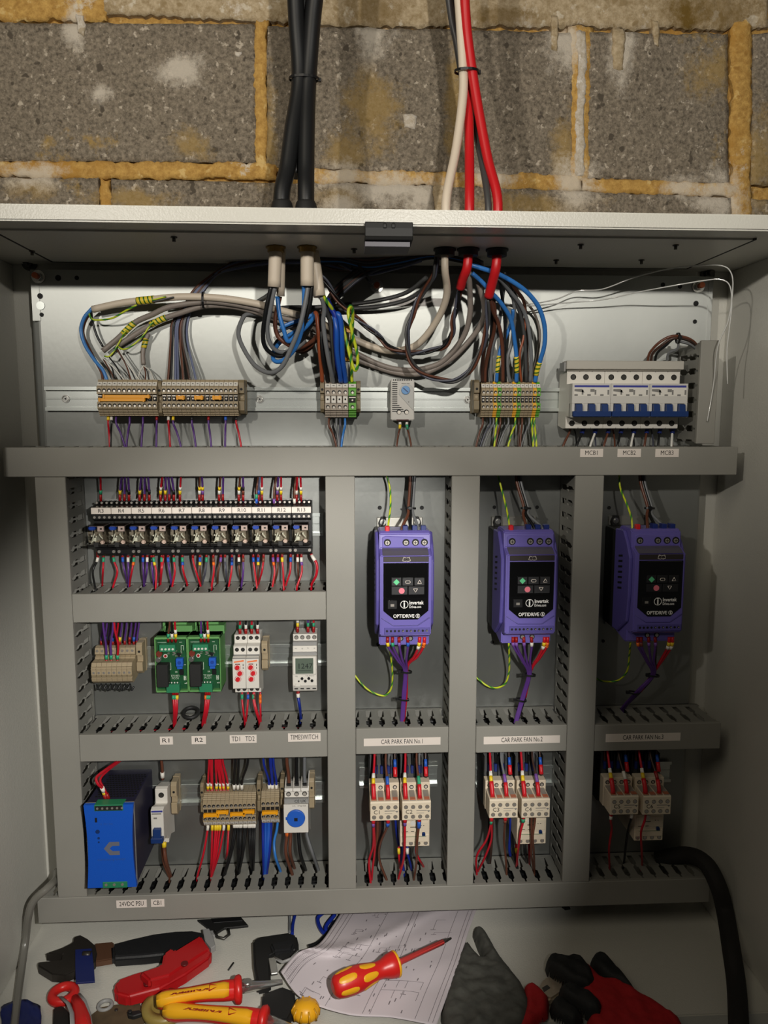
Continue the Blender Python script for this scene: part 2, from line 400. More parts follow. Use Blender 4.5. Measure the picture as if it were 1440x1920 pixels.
BL = [((-230, 40), (479, 44), (480, 304), (-230, 300)), ((500, 48), (1079, 60), (1077, 331), (500, 313)), ((1103, 60), (1366, 62), (1368, 343), (1101, 334)),
      ((1414, 62), (1640, 66), (1640, 352), (1408, 346)), ((-230, 328), (184, 334), (187, 585), (-230, 585)), ((207, 336), (815, 346), (812, 595), (207, 590)),
      ((838, 347), (1372, 370), (1370, 610), (838, 600)), ((1410, 372), (1640, 378), (1640, 620), (1408, 615)),
      ((-230, -260), (180, -260), (184, 0), (-230, 4)), ((204, -260), (760, -250), (760, -8), (204, -10)), ((782, -250), (1390, -240), (1390, 2), (782, -8))]
for i, c in enumerate(BL):
    w = P(*c[1], -48)[0]-P(*c[0], -48)[0]; hh = P(*c[0], -48)[1]-P(*c[3], -48)[1]
    rough_slab('concrete_block', BLOCK, c, -48, max(8, int(w/7)), max(6, int(hh/7)), 1.3, 2.6, seed=i*7.3)
JN = [((-230, 300), (520, 304), (520, 337), (-230, 328), MORT), ((520, 313), (1090, 326), (1090, 358), (520, 341), MORT), ((1090, 332), (1400, 343), (1400, 371), (1090, 359), MORT),
      ((476, 36), (501, 38), (501, 312), (477, 306), MORT), ((1370, 30), (1412, 30), (1408, 620), (1372, 620), MORT), ((186, 332), (207, 334), (208, 585), (187, 585), MORT),
      ((1068, 50), (1112, 50), (1106, 340), (1066, 338), MORT), ((812, 346), (842, 346), (842, 595), (812, 595), MORTW),
      ((1081, 62), (1100, 62), (1096, 332), (1078, 332), EFF), ((190, -20), (640, -16), (640, 46), (190, 26), MORTW), ((630, -20), (1440, -14), (1440, 52), (630, 48), MORTW), ((-230, -16), (200, -12), (200, 40), (-230, 36), MORT)]
for i, (a, b, c, d_, m) in enumerate(JN):
    w = max(P(*b, -48)[0]-P(*a, -48)[0], P(*a, -48)[1]-P(*d_, -48)[1])
    hz = abs(b[0]-a[0]) > abs(d_[1]-a[1])
    n = max(10, int(w/6)); rough_slab('mortar_joint', m, (a, b, c, d_), -49 if i != 8 else -46.5, int(n*1.3) if hz else 6, 6 if hz else int(n*1.3), 1.6, 6.5, 1.6, seed=i*3.1+50)
for (px, py, w, h) in ((768, 227, 26, 26), (150, 45, 16, 40), (445, 100, 14, 10), (560, 150, 18, 40), (1160, 90, 24, 80), (1230, 60, 14, 50), (1040, 60, 16, 70)):
    q = ((px-w/2, py-h/2), (px+w/2, py-h/2+2), (px+w/2-2, py+h/2), (px-w/2+3, py+h/2-3))
    o = rough_slab('plaster_splash', EFF if px < 800 else MATS['pale_mortar'], q, -45.4, 6, 8, .7, 3.5, seed=px)
# ---------------------------------------------------------------- enclosure
XL, XR = X(38, 760, -30), X(1352, 760, -30)
ZC = Z(700, 503, -30); ZF = -815.0; DF = 236.0
enc = thing('electrical_enclosure', 'grey painted steel wall enclosure standing open around all the electrical gear', 'enclosure', (0, -30, ZF))
eo = (0, -30, ZF)
part('back_panel', MB().box(XL-20, XR+20, -34, -30, ZF-20, ZC+20), ENC, enc, org=eo)
tp = part('top_panel', MB().box(XL-20, XR+20, -30, DF, ZC, ZC+19), ENC, enc, bev=2, seg=2, org=eo)
part('side_panel', MB().box(XL-20, XL, -30, DF, ZF, ZC), ENC, enc, bev=1.5, seg=2, org=eo)
part('side_panel', MB().box(XR, XR+20, -30, DF, ZF, ZC), ENC, enc, bev=1.5, seg=2, org=eo)
part('bottom_panel', MB().box(XL-20, XR+20, -30, DF, ZF-20, ZF), ENC, enc, bev=1.5, seg=2, org=eo)
# gland plate set in the ceiling
x0, x1 = PZ(52, 463, ZC)[0], PZ(1338, 479, ZC)[0]
gl = part('gland_plate', MB().box(x0, x1, 6, 196, ZC-2.2, ZC+.5), ENC, enc, bev=.5, org=eo)
part('gasket', MB().box(x0-3, x1+3, 3, 6, ZC-2.4, ZC+.4).box(x0-3, x0, 3, 199, ZC-2.4, ZC+.4).box(x1, x1+3, 3, 199, ZC-2.4, ZC+.4), HOLE, enc, org=eo)
for px, py in ((1089, 458), (1267, 459), (1043, 487), (1203, 487), (664, 466), (60, 470), (326, 444)):
    q = PZ(px, py, ZC-2); part('screw', MB().cyl((q[0], q[1], ZC-2), (0, 0, -1), 6, 2.2, 8).cyl((q[0], q[1], ZC-2), (0, 0, -1), 1.5, 4.2, 8), DSTEEL, enc, org=eo)
for px, py in ((56, 494), (1326, 515)):
    q = P3(px, py, -28); part('bolt', MB().cyl(q, 'd', 3, 11, 16).cyl((q[0], q[1]+3, q[2]), 'd', 7, 7, 6).cyl((q[0], q[1]+9, q[2]), 'd', 9, 4, 10), DSTEEL, enc, org=eo)
# ---------------------------------------------------------------- mounting plate
pl = thing('mounting_plate', 'galvanised steel mounting plate bolted inside the enclosure behind every component', 'mounting plate', (0, 0, 0))
xa, xb = X(80, 700, 0), X(1322, 700, 0); zt, zb = Z(700, 512, 0), ZF+22
prof = [(xa-16, -14), (xa-16, -11.5), (xa-3, -1), (xa, 0), (xb, 0), (xb+3, -1), (xb+3, -3), (xa, -3)]
part('plate', MB().prz([(xa-15, -12), (xa-2, -1), (xa+1, 0), (xb-1, 0), (xb+2, -1), (xb+2, -12), (xb, -12), (xb, -3), (xa, -3), (xa-13, -14)], zb, zt), GALV, pl)
part('corner_tab', MB().box(X(59, 560, 0), xa+2, -1.5, .6, Z(60, 602, 0), zt), GALV, pl, bev=.5)
part('corner_tab', MB().box(xb-2, X(1336, 560, 0), -1.5, .6, Z(1330, 640, 0), zt), GALV, pl, bev=.5)
for px, py, r in ((75, 555, 4), (78, 590, 3), (109, 521, 4.2), (144, 521, 3.2), (1305, 569, 4), (1303, 603, 3.2), (1243, 534, 3.4), (1275, 537, 3.4),
                  (712, 952, 3.2), (791, 952, 3.2), (927, 951, 2.8), (1007, 951, 2.8), (923, 1204, 2.8), (709, 1208, 3), (1142, 952, 2.8), (1131, 1202, 2.6)):
    q = P3(px, py, .7); part('hole', MB().cyl(q, 'd', .25, r, 14), HOLE, pl)
q = P3(76, 573, .6); part('plug', MB().cyl(q, 'd', .8, 6, 16), ZINC, pl)
for px, py in ((72, 519), (1309, 537), (706, 537)):
    q = P3(px, py, .5); b = part('bolt', MB().cyl(q, 'd', 1.6, 9.5, 18).cyl((q[0], 2, q[2]), 'd', 6, 6.2, 6), STEEL, pl)
    part('stud', MB().cyl((q[0], 6, q[2]), 'd', 9, 4.2, 12), COPPER, b)
tp_ = part('manufacturer_strip', MB().box(X(730, 566, 0), X(862, 566, 0), .1, .35, Z(760, 574, 0), Z(760, 559, 0)), mat('foil_tape', (150, 146, 142), .5, metal=.3), pl, label='grey embossed adhesive strip')
# wooden amber cable-tie bases behind the green yellow loop
# ---------------------------------------------------------------- DIN rails
def rail(px0, px1, pyt, pyb, label, pxm=None):
    pxm = pxm or (px0+px1)/2; x0, x1 = X(px0, pyt, 4), X(px1, pyt, 4); zc = (Z(pxm, pyt, 4)+Z(pxm, pyb, 4))/2; o = (x0, 0, zc)
    t = thing('din_rail', label, 'rail', o); w = x1-x0
    pr = [(7.5, 17.5), (7.5, 12.5), (1.4, 12.5), (1.4, 1), (2.0, .6), (2.0, -.6), (1.4, -1), (1.4, -12.5), (7.5, -12.5), (7.5, -17.5), (6.3, -17.5), (6.3, -13.6), (.2, -13.6), (.2, 13.6), (6.3, 13.6), (6.3, 17.5)]
    part('rail_profile', MB().prx(pr, 0, w), ZINC, t); return t, zc
R1, z1 = rail(84, 1110, 727, 770, 'long galvanised din rail across the top row of the plate', 560)
for px in (123, 487, 877):
    s = P3(px, 746 if px < 200 else 748, 2); s = (s[0]-X(84, 727, 4), 2, 0)
    q = part('rivet', MB().cyl(s, 'd', .8, 6, 18).ring((s[0], 3, 0), 'd', 4.2, .7, 16, 6), STEEL, R1); part('rivet_core', MB().cyl((s[0], 3, 0), 'd', .8, 1.2, 8), HOLE, q)
rail(178, 606, 961, 1007, 'din rail carrying the row of black relays')
rail(182, 612, 1206, 1253, 'din rail behind the green circuit boards and the timeswitch')
rail(190, 608, 1463, 1513, 'din rail behind the blue power supply and lower terminals')
rail(674, 820, 1431, 1479, 'short din rail behind the contactors C1 and C2')
rail(893, 1040, 1430, 1477, 'short din rail behind the contactors C3 and C4')
rail(1118, 1258, 1424, 1470, 'short din rail behind the dark pair of contactors at far right')
# ---------------------------------------------------------------- slotted wiring ducts
def slot_side(mb, a0, a1, bpos, th, horiz, D=72, pitch=20.6):
    n = max(2, round((a1-a0)/pitch)); p = (a1-a0)/n
    half = [(9, 4.2), (33, 4.2), (35, 1.6), (39, 1.6), (42, 4.4), (62, 4.4), (66, 1.4), (D, 1.4)]
    def out(poly):
        if horiz: mb._pr([(a, d, bpos) for a, d in poly], [(a, d, bpos+th) for a, d in poly])
        else: mb._pr([(bpos, d, a) for a, d in poly], [(bpos+th, d, a) for a, d in poly])
    out([(a0, .3), (a1, .3), (a1, 9), (a0, 9)])
    for i in range(n):
        s0, s1 = a0+i*p, a0+(i+1)*p
        out([(s0+h, d) for d, h in half]+[(s1-h, d) for d, h in reversed(half)])
def duct(name_label, r, horiz, D=80, key=None, a1side=True, pitch=20.6):
    x0, x1, z0, z1 = r; o = ((x0+x1)/2, 0, (z0+z1)/2)
    t = thing('cable_duct', name_label, 'cable duct', o)
    hx, hz = (x1-x0)/2, (z1-z0)/2
    lid = MB().box(-hx, hx, D-7, D, -hz, hz)
    part('lid', lid, DUCT, t, bev=.8)
    b = MB().box(-hx+1, hx-1, .3, 1.8, -hz+1, hz-1); part('base', b, DUCTI, t)
    for sgn in (-1, 1):
        m = MB()
        if horiz: slot_side(m, -hx+1, hx-1, hz-2.4 if sgn > 0 else -hz+1, 1.4, True, D-7, pitch)
        else: slot_side(m, -hz+1, hz-1, hx-2.4 if sgn > 0 else -hx+1, 1.4, False, D-7, pitch)
        part('slotted_side', m, DUCTI, t)
    if key: ZT[key] = z1-1
    return t
def rect(a, b, c, d, D=80):   # left px at y, right px, top py at x, bottom py
    return (X(*a, D), X(*b, D), Z(*d, D), Z(*c, D))
DT = {}
DT['T1'] = duct('longest horizontal grey slotted duct under the top row of terminals', rect((5, 860), (1383, 860), (690, 838.5), (690, 892.5)), True, key='T1')
zt1b = Z(690, 892.5, 80)
def vduct(label, xa, xb, top, bot):
    D = 80; x0 = (X(xa[0], 895, D)+X(xa[1], 1640, D))/2; x1 = (X(xb[0], 895, D)+X(xb[1], 1640, D))/2
    return duct(label, (x0, x1, bot, top), False), x0, x1
zB1 = Z(500, 1672, 80); zB0 = Z(500, 1718, 80)
DT['V1'], v1a, v1b = vduct('vertical grey slotted duct at the far left beside the relays', (63, 108), (121, 162), zt1b-.5, zB1+.5)
DT['V2'], v2a, v2b = vduct('vertical grey slotted duct between the relays and the first purple drive', (612.5, 613.7), (667, 666), zt1b-.5, zB1+.5)
DT['V3'], v3a, v3b = vduct('vertical grey slotted duct between the first and second purple drives', (847, 838.6), (899, 889), zt1b-.5, zB1+.5)
DT['V4'], v4a, v4b = vduct('vertical grey slotted duct between the second and third purple drives', (1077, 1057), (1133, 1105), zt1b-.5, zB1+.5)
def hz_(px, a, b): return Z(px, b, 80), Z(px, a, 80)
e = .4
z0, z1_ = hz_(370, 1112, 1165); DT['T2'] = duct('blank horizontal grey duct just below the black relays', (v1b+e, v2a-e, z0, z1_), True, key='T2')
z0, z1_ = hz_(380, 1374, 1424); DT['T3a'] = duct('horizontal grey duct with the R1, R2 and TIMESWITCH stickers', (v1b+e, v2a-e, z0, z1_), True, key='T3a')
z0, z1_ = hz_(750, 1365, 1413); DT['T3b'] = duct('short grey duct under the first drive, sticker CAR PARK FAN No.1', (v2b+e, v3a-e, z0, z1_), True, key='T3b')
z0, z1_ = hz_(980, 1361, 1410); DT['T3c'] = duct('short grey duct under the middle drive, sticker CAR PARK FAN No.2', (v3b+e, v4a-e, z0, z1_), True, key='T3c')
z0, z1_ = hz_(1200, 1358, 1407); DT['T3d'] = duct('dark short grey duct stuck with the CAR PARK FAN No.3 sticker', (v4b+e, X(1351, 1380, 80), z0, z1_), True, key='T3d')
DT['TB'] = duct('bottom horizontal grey duct above the tools on the enclosure floor', (X(70, 1700, 80), X(1330, 1680, 80), zB0, zB1), True, key='TB')
xr0, xr1 = X(1311, 730, 80), X(1345, 730, 80)
DT['VR'] = duct('short vertical grey duct right of the blue toggled breakers', (xr0, xr1, Z(1330, 832, 80), Z(1330, 638, 80)), False)
def sticker(key, px0, px1, py0, py1, s, size=None, fw=.54):
    t = DT[key]; ox, oz = t.location.x*1000, (t.location.z-CZ)*1000
    x0, x1 = X(px0, py0, 80), X(px1, py0, 80); zt_, zb_ = Z((px0+px1)/2, py0, 80), Z((px0+px1)/2, py1, 80)
    o = part('label_sticker', MB().box(x0-ox, x1-ox, 80, 80.35, zb_-oz, zt_-oz), PAPERL, t, label='white sticker printed %s in black' % s)
    sz = size or (zt_-zb_)*.56
    text(s, sz, INK, o, ((x0+x1)/2-ox, 80.4, (zt_+zb_)/2-oz), fit=(x1-x0)*fw)
sticker('T1', 1088, 1131, 841.5, 857, 'MCB1'); sticker('T1', 1158, 1202, 841.5, 857, 'MCB2'); sticker('T1', 1229, 1273, 841.5, 857, 'MCB3')
sticker('T3a', 299.6, 324, 1381, 1396, 'R1'); sticker('T3a', 359, 386, 1380, 1395, 'R2'); sticker('T3a', 430.6, 481, 1378, 1393, 'TD1   TD2', 8, .85); sticker('T3a', 540, 601, 1374.5, 1390, 'TIMESWITCH', 8, .85)
sticker('T3b', 682, 826, 1383.5, 1397.5, 'CAR PARK FAN No.1', 7.6, .54); sticker('T3c', 907, 1050, 1380, 1394, 'CAR PARK FAN No.2', 7.6, .54); sticker('T3d', 1136, 1276, 1375, 1390, 'CAR PARK FAN No.3', 7.6, .54)
sticker('TB', 218, 275, 1687.5, 1701.5, '24VDC PSU', 7.6, .8); sticker('TB', 283, 308, 1686, 1700, 'CB1', 7.6, .6)
# ================================================================ components on the rails
NUM = ['first', 'second', 'third', 'fourth', 'fifth', 'sixth', 'seventh', 'eighth', 'ninth', 'tenth', 'eleventh', 'twelfth', 'thirteenth', 'fourteenth', 'fifteenth', 'sixteenth']
# ---- feed-through terminal block
def terminal(w, m, md, label, org, group, style='std', h=26.0):
    t = thing('terminal_block', label, 'terminal block', org, group); g = w/2-.15; fl = -1 if style == 'flip' else 1
    b = MB().prx([(4, -h+5), (10, -h+1), (36, -h), (43, -17), (47, -15), (47, -5.5), (42.5, -5.5), (42.5, 5.5), (47, 5.5), (47, 15), (42, h-7.5), (37, h), (10, h), (4, h-4)], -g, g)
    for k in range(4): z = -h+1.3+k*2.4; dd = 36.6+(z+h)*.78; b.box(-g, g, dd-1, dd+1.0, z-.55, z+.55)
    b.xf(lambda q: (q[0], q[1], q[2]*fl)); part('housing', b, m, t)
    hl = MB(); sc = MB()
    for z in (10.5, -10.5):
        hl.cyl((0, 46.9, z), 'd', .3, min(2.75, g*.82), 12); sc.cyl((.3, 47.1, z-.9), 'd', .7, min(1.8, g*.5), 10)
    part('screw_well', hl, HOLE, t); part('clamp_screw', sc, NICK, t)
    mk = MB().prx([(43.1, 16.6), (44.4, 17.2), (41.2, 22.5), (39.4, 22.0)], -g+.2, g-.2).xf(lambda q: (q[0], q[1], q[2]*fl)); mkt = part('marker_tag', mk, WHT, t); part('print', MB().prx([(43.3, 19.6), (43.0, 20.8), (42.6, 20.8), (42.9, 19.6)], -g*.35, g*.35).xf(lambda q: (q[0], q[1]+.5, q[2]*fl)), INKG, mkt)
    if style == 'slot':
        part('bridge_slot', MB().box(-g+.6, g-.6, 42.5, 43.2, -4.5, 4.5), HOLE, t)
        part('bridge_screw', MB().cyl((0, 43, -1), 'd', 2, 1.3, 8).box(-g+.8, g-.8, 43, 44.6, 2.2, 3.6), NICK, t)
    if style == 'flip': part('bridge_slot', MB().box(-g+.6, g-.6, 42.5, 43.2, -4.5, 4.5), HOLE, t)
    if style == 'plug':
        part('test_plug', MB().box(-g+.8, g-.8, 43, 49, -5.2, 4.8), WHT, t, bev=.3); part('test_hole', MB().cyl((0, 49, .2), 'd', .3, 1.4, 8), HOLE, t)
    return t
def bracket(px, pyt, pyb, label, m=BEIGED, w=7.5, d=40):
    x = X(px, pyt, d); z0, z1 = Z(px, pyb, d), Z(px, pyt, d); h = (z1-z0)/2
    t = thing('end_bracket', label, 'end clamp', (x, 0, (z0+z1)/2))
    b = MB().prx([(4, -h), (d-6, -h), (d, -h+5), (d, -6), (d-5, -5), (d-5, 4), (d, 5), (d, h-4), (d-4, h), (4, h)], -w/2, w/2).box(-w/2-.6, w/2+.6, 12, 16, -h-1, h+1)
    part('clamp_body', b, m, t, bev=.4)
    part('clamp_hole', MB().cyl((0, d-.1, h*.45), 'd', .3, 1.9, 12), HOLE, t)
    part('clamp_screw', MB().cyl((0, d-5.1, -.6), 'd', 1, 2.0, 12), BEIGE if m is BEIGED else m, t)
    return t
def strip(px0, px1, n, pyc, labelf, group, protos, pat, d=47):
    x0, x1 = X(px0, pyc, d), X(px1, pyc, d); w = (x1-x0)/n; zc = Z((px0+px1)/2, pyc, d); out = []
    for i in range(n):
        k = pat(i); org = (x0+w*(i+.5), 0, zc); lab = labelf(i)
        if k not in protos: protos[k] = terminal(w, *PK[k][:2], lab, org, group, PK[k][2]); out.append(protos[k])
        else: out.append(dup(protos[k], org, lab, group))
    return out, x0, x1, zc, w
PK = {'f': (BEIGE, BEIGED, 'flip'), 'b': (BEIGE, BEIGED, 'slot'), 'g': (TGREY, TGREY, 'plug'), 'G': (TGRN, TGRN, 'slot'), 'y': (TYEL, TGRN, 'slot'), 'n': (TGRN, TGRN, 'slot')}
_, ax0, ax1, azc, aw = strip(181.5, 294, 12, 746, lambda i: '%s narrow beige terminal in the yellow bridged strip at far left' % NUM[i], 'terminals of the far left strip', {}, lambda i: 'b')
_, bx0, bx1, bzc, bw = strip(303, 446, 16, 746, lambda i: '%s narrow beige terminal in the strip right of the yellow bridged one' % NUM[i], 'terminals of the second strip', {}, lambda i: 'b')
def jumper(x0, x1, z, label, hh=2.2, d=44, d1=49.5, step=None):
    t = thing('jumper_bar', label, 'jumper', ((x0+x1)/2, d, z)); w = (x1-x0)/2
    b = MB().box(-w, w, 0, d1-d, -hh, hh)
    if step: b.box(w-step, w, 0, d1-d+.4, -hh*1.5, hh*1.5)
    part('bar', b, AMB, t, bev=.4); k = max(2, int(2*w/6))
    part('grip_ribs', MB().box(-w+1, -w+3, d1-d, d1-d+1, -hh-.6, hh+.6).box(w-3, w-1, d1-d, d1-d+1, -hh-.6, hh+.6), AMB, t)
    return t
jumper(X(192, 743, 49), X(281, 743, 49), Z(236, 743.5, 49), 'upper long amber jumper bar on the far left terminal strip')
jumper(X(184, 749, 49), X(272, 749, 49), Z(230, 749.5, 49), 'lower long amber jumper bar on the far left terminal strip')
for nm, a, b in (('left', 330, 346), ('middle', 364, 381), ('right', 398, 415)):
    jumper(X(a, 745, 49), X(b, 745, 49), Z(370, 745.5, 49), '%s short amber jumper on the second beige terminal strip' % nm, 2.7)
bracket(298, 714, 780, 'beige end bracket between the two left terminal strips', w=6)
bracket(452, 712, 776, 'beige end bracket closing the second terminal strip', w=8)
pc = {}
strip(609, 653, 4, 749, lambda i: '%s grey-beige terminal with white plug left of the green one' % NUM[i], 'white plugged terminals', pc, lambda i: 'g')
strip(653.5, 668, 1, 749, lambda i: 'single bright green earth terminal beside four white plugged terminals', None, {}, lambda i: 'G')
bracket(604, 714, 773, 'brown end bracket left of the white plugged terminals', w=6); bracket(672, 714, 773, 'brown end bracket right of the green earth terminal', w=6)
pd = {}
def patD(i): return 'n' if i in (4, 9, 14) else ('y' if i in (3, 8, 13) else 'b')
_, dx0, dx1, dzc, dw = strip(903, 1014, 15, 749, lambda i: '%s terminal of the strip fed by the blue and brown wires%s' % (NUM[i], {'n': ', green', 'y': ', yellow', 'b': ''}[patD(i)]), 'terminals under the drive supply cables', pd, patD)
bracket(894.5, 712, 774, 'olive end bracket left of the yellow and green striped terminals', w=8)
# ---- thermostat
x0, x1 = X(733.5, 750, 40), X(777, 750, 40); z0, z1 = Z(755, 788, 40), Z(755, 711, 40); w, h = (x1-x0)/2, (z1-z0)/2
t = thing('thermostat', 'small grey din rail thermostat with a round blue dial', 'thermostat', ((x0+x1)/2, 0, (z0+z1)/2))
part('housing', MB().box(-w, w, 8, 38, -h, h), DEVW, t, bev=1.2, seg=2)
vb = MB()
for k in range(16): z = h-5-k*2.75; vb.box(-w+1.6, -w+(9 if k < 12 else 9+(k-11)*3), 38, 38.3, z-.65, z+.65)
for k in range(11): xx = -w+3+k*2.6; vb.box(xx, xx+1.2, 36, 38.2, h-2.2, h+.05)
part('vent_slots', vb, HOLE, t)
th = part('dial_plate', MB().prd([(-7+2, 15), (-3+2, 22), (4+2, 24), (11+2, 20), (w-1, 14), (w-1, -16), (-6, 8)], 38, 39), mat('dial_plate_grey', (178, 178, 174), .45), t, bev=.3)
dl = part('dial', MB().cyl((4, 39, 14), 'd', 2.2, 6.2, 24), mat('dial_blue', (92, 146, 200), .4), t, bev=.4, label='blue dial')
part('pointer', MB()._pr([(1, 41.3, 17.6), (0, 41.3, 16.6), (7, 41.3, 10.4), (8, 41.3, 11.4)], [(1, 41.6, 17.6), (0, 41.6, 16.6), (7, 41.6, 10.4), (8, 41.6, 11.4)]), TBLUE, dl)
for sx in (-5.5, 5.5):
    q = part('screw_well', MB().cyl((sx, 38, -h+12), 'd', .4, 3.6, 14), HOLE, t); part('screw', MB().cyl((sx+.3, 38.1, -h+11.5), 'd', .9, 2.7, 12), NICK, q)
part('wire_inlet', MB().box(-9, 9, 20, 37, -h-.3, -h+4), mat('inlet_dark_red', (78, 34, 34), .6), t)
part('mark', MB().box(8, 9.2, 39, 39.2, -4, -2).box(-2, 10, 39, 39.15, 23.5, 23.9), INKG, t)
# ---- three pole breakers
def modular(name, label, px0, px1, pyc, poles, dn=74, ds=45, hh=43, hn=32, group=None, side_ext=0):
    pass
bx_0, bx_1 = X(1072.5, 750, 75), X(1289.5, 750, 75); BWD = (bx_1-bx_0)/3; bzc = Z(1170, 751, 60)
zt_, zb_ = Z(1170, 695, 46), Z(1170, 804.5, 46)
def breaker3(org, label):
    t = thing('circuit_breaker', label, 'circuit breaker', org, 'three pole breakers'); w = BWD/2-.15
    top, bot = zt_-org[2], zb_-org[2]; n1, n0 = Z(1170, 719, 75)-org[2], Z(1170, 783, 75)-org[2]
    part('housing', MB().prx([(4, bot+4), (30, bot), (46, bot+1), (46, n0+1), (62, n0+1), (62, n1), (46, n1), (46, top-1), (44, top), (6, top-4)], -w, w), WHT, t, bev=.5)
    p = 2*w/3; ny = n0+9.5
    nose = MB().box(-w, w, 60, 75, n0+20, n1)
    for k in range(3):
        for s_ in (0, 1):
            a = -w+k*p if s_ == 0 else -w+(k+1)*p-4.2; nose.box(a, a+4.2, 60, 75, n0, n0+20)
    nose.box(-w, w, 60, 66, n0, n0+20); part('front_nose', nose, DEVW, t, bev=.4)
    part('rating_plate', MB().box(-w+2.5, w-2.5, 75, 75.2, n1-18, n1-2.2), WHT, t)
    part('blue_stripe', MB().box(-w+2.8, w-2.8, 75.2, 75.35, n1-5.6, n1-2.6), mat('stripe_navy', (52, 58, 140), .5), t)
    pr = MB().prd([(-w+3, n1-8), (-w+14, n1-8), (-w+18, n1-13), (-w+3, n1-11)], 75.2, 75.3)
    for k in range(3): xx = -w+k*p+3; pr.box(xx, xx+5, 75.2, 75.35, n1-17.5, n1-15.2).box(xx+10.5, xx+13, 75.2, 75.3, n1-16, n1-9) if k < 9 else 0
    pr.box(-2, 4, 75.2, 75.3, n1-12, n1-8); part('print', pr, INKG, t)
    part('toggle_bar', MB().box(-w+.3, w-.3, 74, 82, n0+1.2, n0+9.2), TBLUE, t, bev=.8)
    for k in range(3):
        c = -w+(k+.5)*p; part('toggle', MB().prx([(66, n0+9), (82, n0+8), (80, n0+19), (66, n0+19.5)], c-4.6, c+4.6), TBLUE, t, bev=.6)
        for z in (top-9.5, bot+8.5):
            q = part('screw_well', MB().cyl((c, 46, z), 'd', .3, 4.2, 18), HOLE, t)
            part('screw', MB().cyl((c, 46.1, z), 'd', .8, 3.0, 12).box(c-.5, c+.5, 46.8, 47.1, z-2.6, z+2.6), DSTEEL, q)
    for k in (1, 2): part('pole_joint', MB().box(-w+k*p-.25, -w+k*p+.25, 45.6, 46.2, top-2.4, top).box(-w+k*p-.25, -w+k*p+.25, 45.6, 46.2, bot, bot+2.4), HOLE, t)
    return t
b1 = breaker3((bx_0+BWD/2, 0, bzc), 'white three-pole breaker with blue toggles above sticker MCB1')
for k in (1, 2): dup(b1, (bx_0+BWD*(k+.5), 0, bzc), 'white three-pole breaker with blue toggles above sticker MCB%d' % (k+1))
x0, x1 = X(1063, 684, 55), X(1283, 684, 55); z1, z0 = Z(1170, 676.5, 55), Z(1170, 692.5, 55)
t = thing('busbar_cover', 'long plain grey comb busbar cover along the breaker tops', 'busbar', ((x0+x1)/2, 0, (z0+z1)/2)); w = (x1-x0)/2; h = (z1-z0)/2
part('cover', MB().box(-w, w, 30, 55, -h, h).box(-w+2, w-2, 34, 50, -h-2, -h), mat('busbar_grey', (176, 172, 162), .5), t, bev=.8)
part('end_cap', MB().box(-w-2.5, -w, 26, 50, -h-3, h-2), DEVG, t, bev=.5)
# ---- plug-in relays R3 - R13
tx0, tx1 = X(170, 958, 62), X(583.5, 957, 62); RW = (tx1-tx0)/11
rz = Z(376, 988, 40); rtop, rbot = Z(376, 938, 25)-rz, Z(376, 1038, 30)-rz
ztag1, ztag0 = Z(376, 951.5, 62)-rz, Z(376, 963, 62)-rz
zr1, zr0 = Z(376, 985, 88)-rz, Z(376, 1023, 88)-rz
GLASS = bpy.data.materials.new('clear_relay_cover'); GLASS.use_nodes = True; nt = GLASS.node_tree
b = nt.nodes['Principled BSDF']; nt.nodes.remove(b); o_ = nt.nodes['Material Output']
tr = nt.nodes.new('ShaderNodeBsdfTransparent'); tr.inputs[0].default_value = (.93, .92, .89, 1); gs = nt.nodes.new('ShaderNodeBsdfGlossy'); gs.inputs['Roughness'].default_value = .08
fr = nt.nodes.new('ShaderNodeFresnel'); fr.inputs[0].default_value = 1.5; mx = nt.nodes.new('ShaderNodeMixShader')
nt.links.new(fr.outputs[0], mx.inputs[0]); nt.links.new(tr.outputs[0], mx.inputs[1]); nt.links.new(gs.outputs[0], mx.inputs[2]); nt.links.new(mx.outputs[0], o_.inputs[0])
COIL = mat('relay_coil', (214, 216, 200), .35); RTOP = mat('relay_top_label', (116, 100, 96), .4)
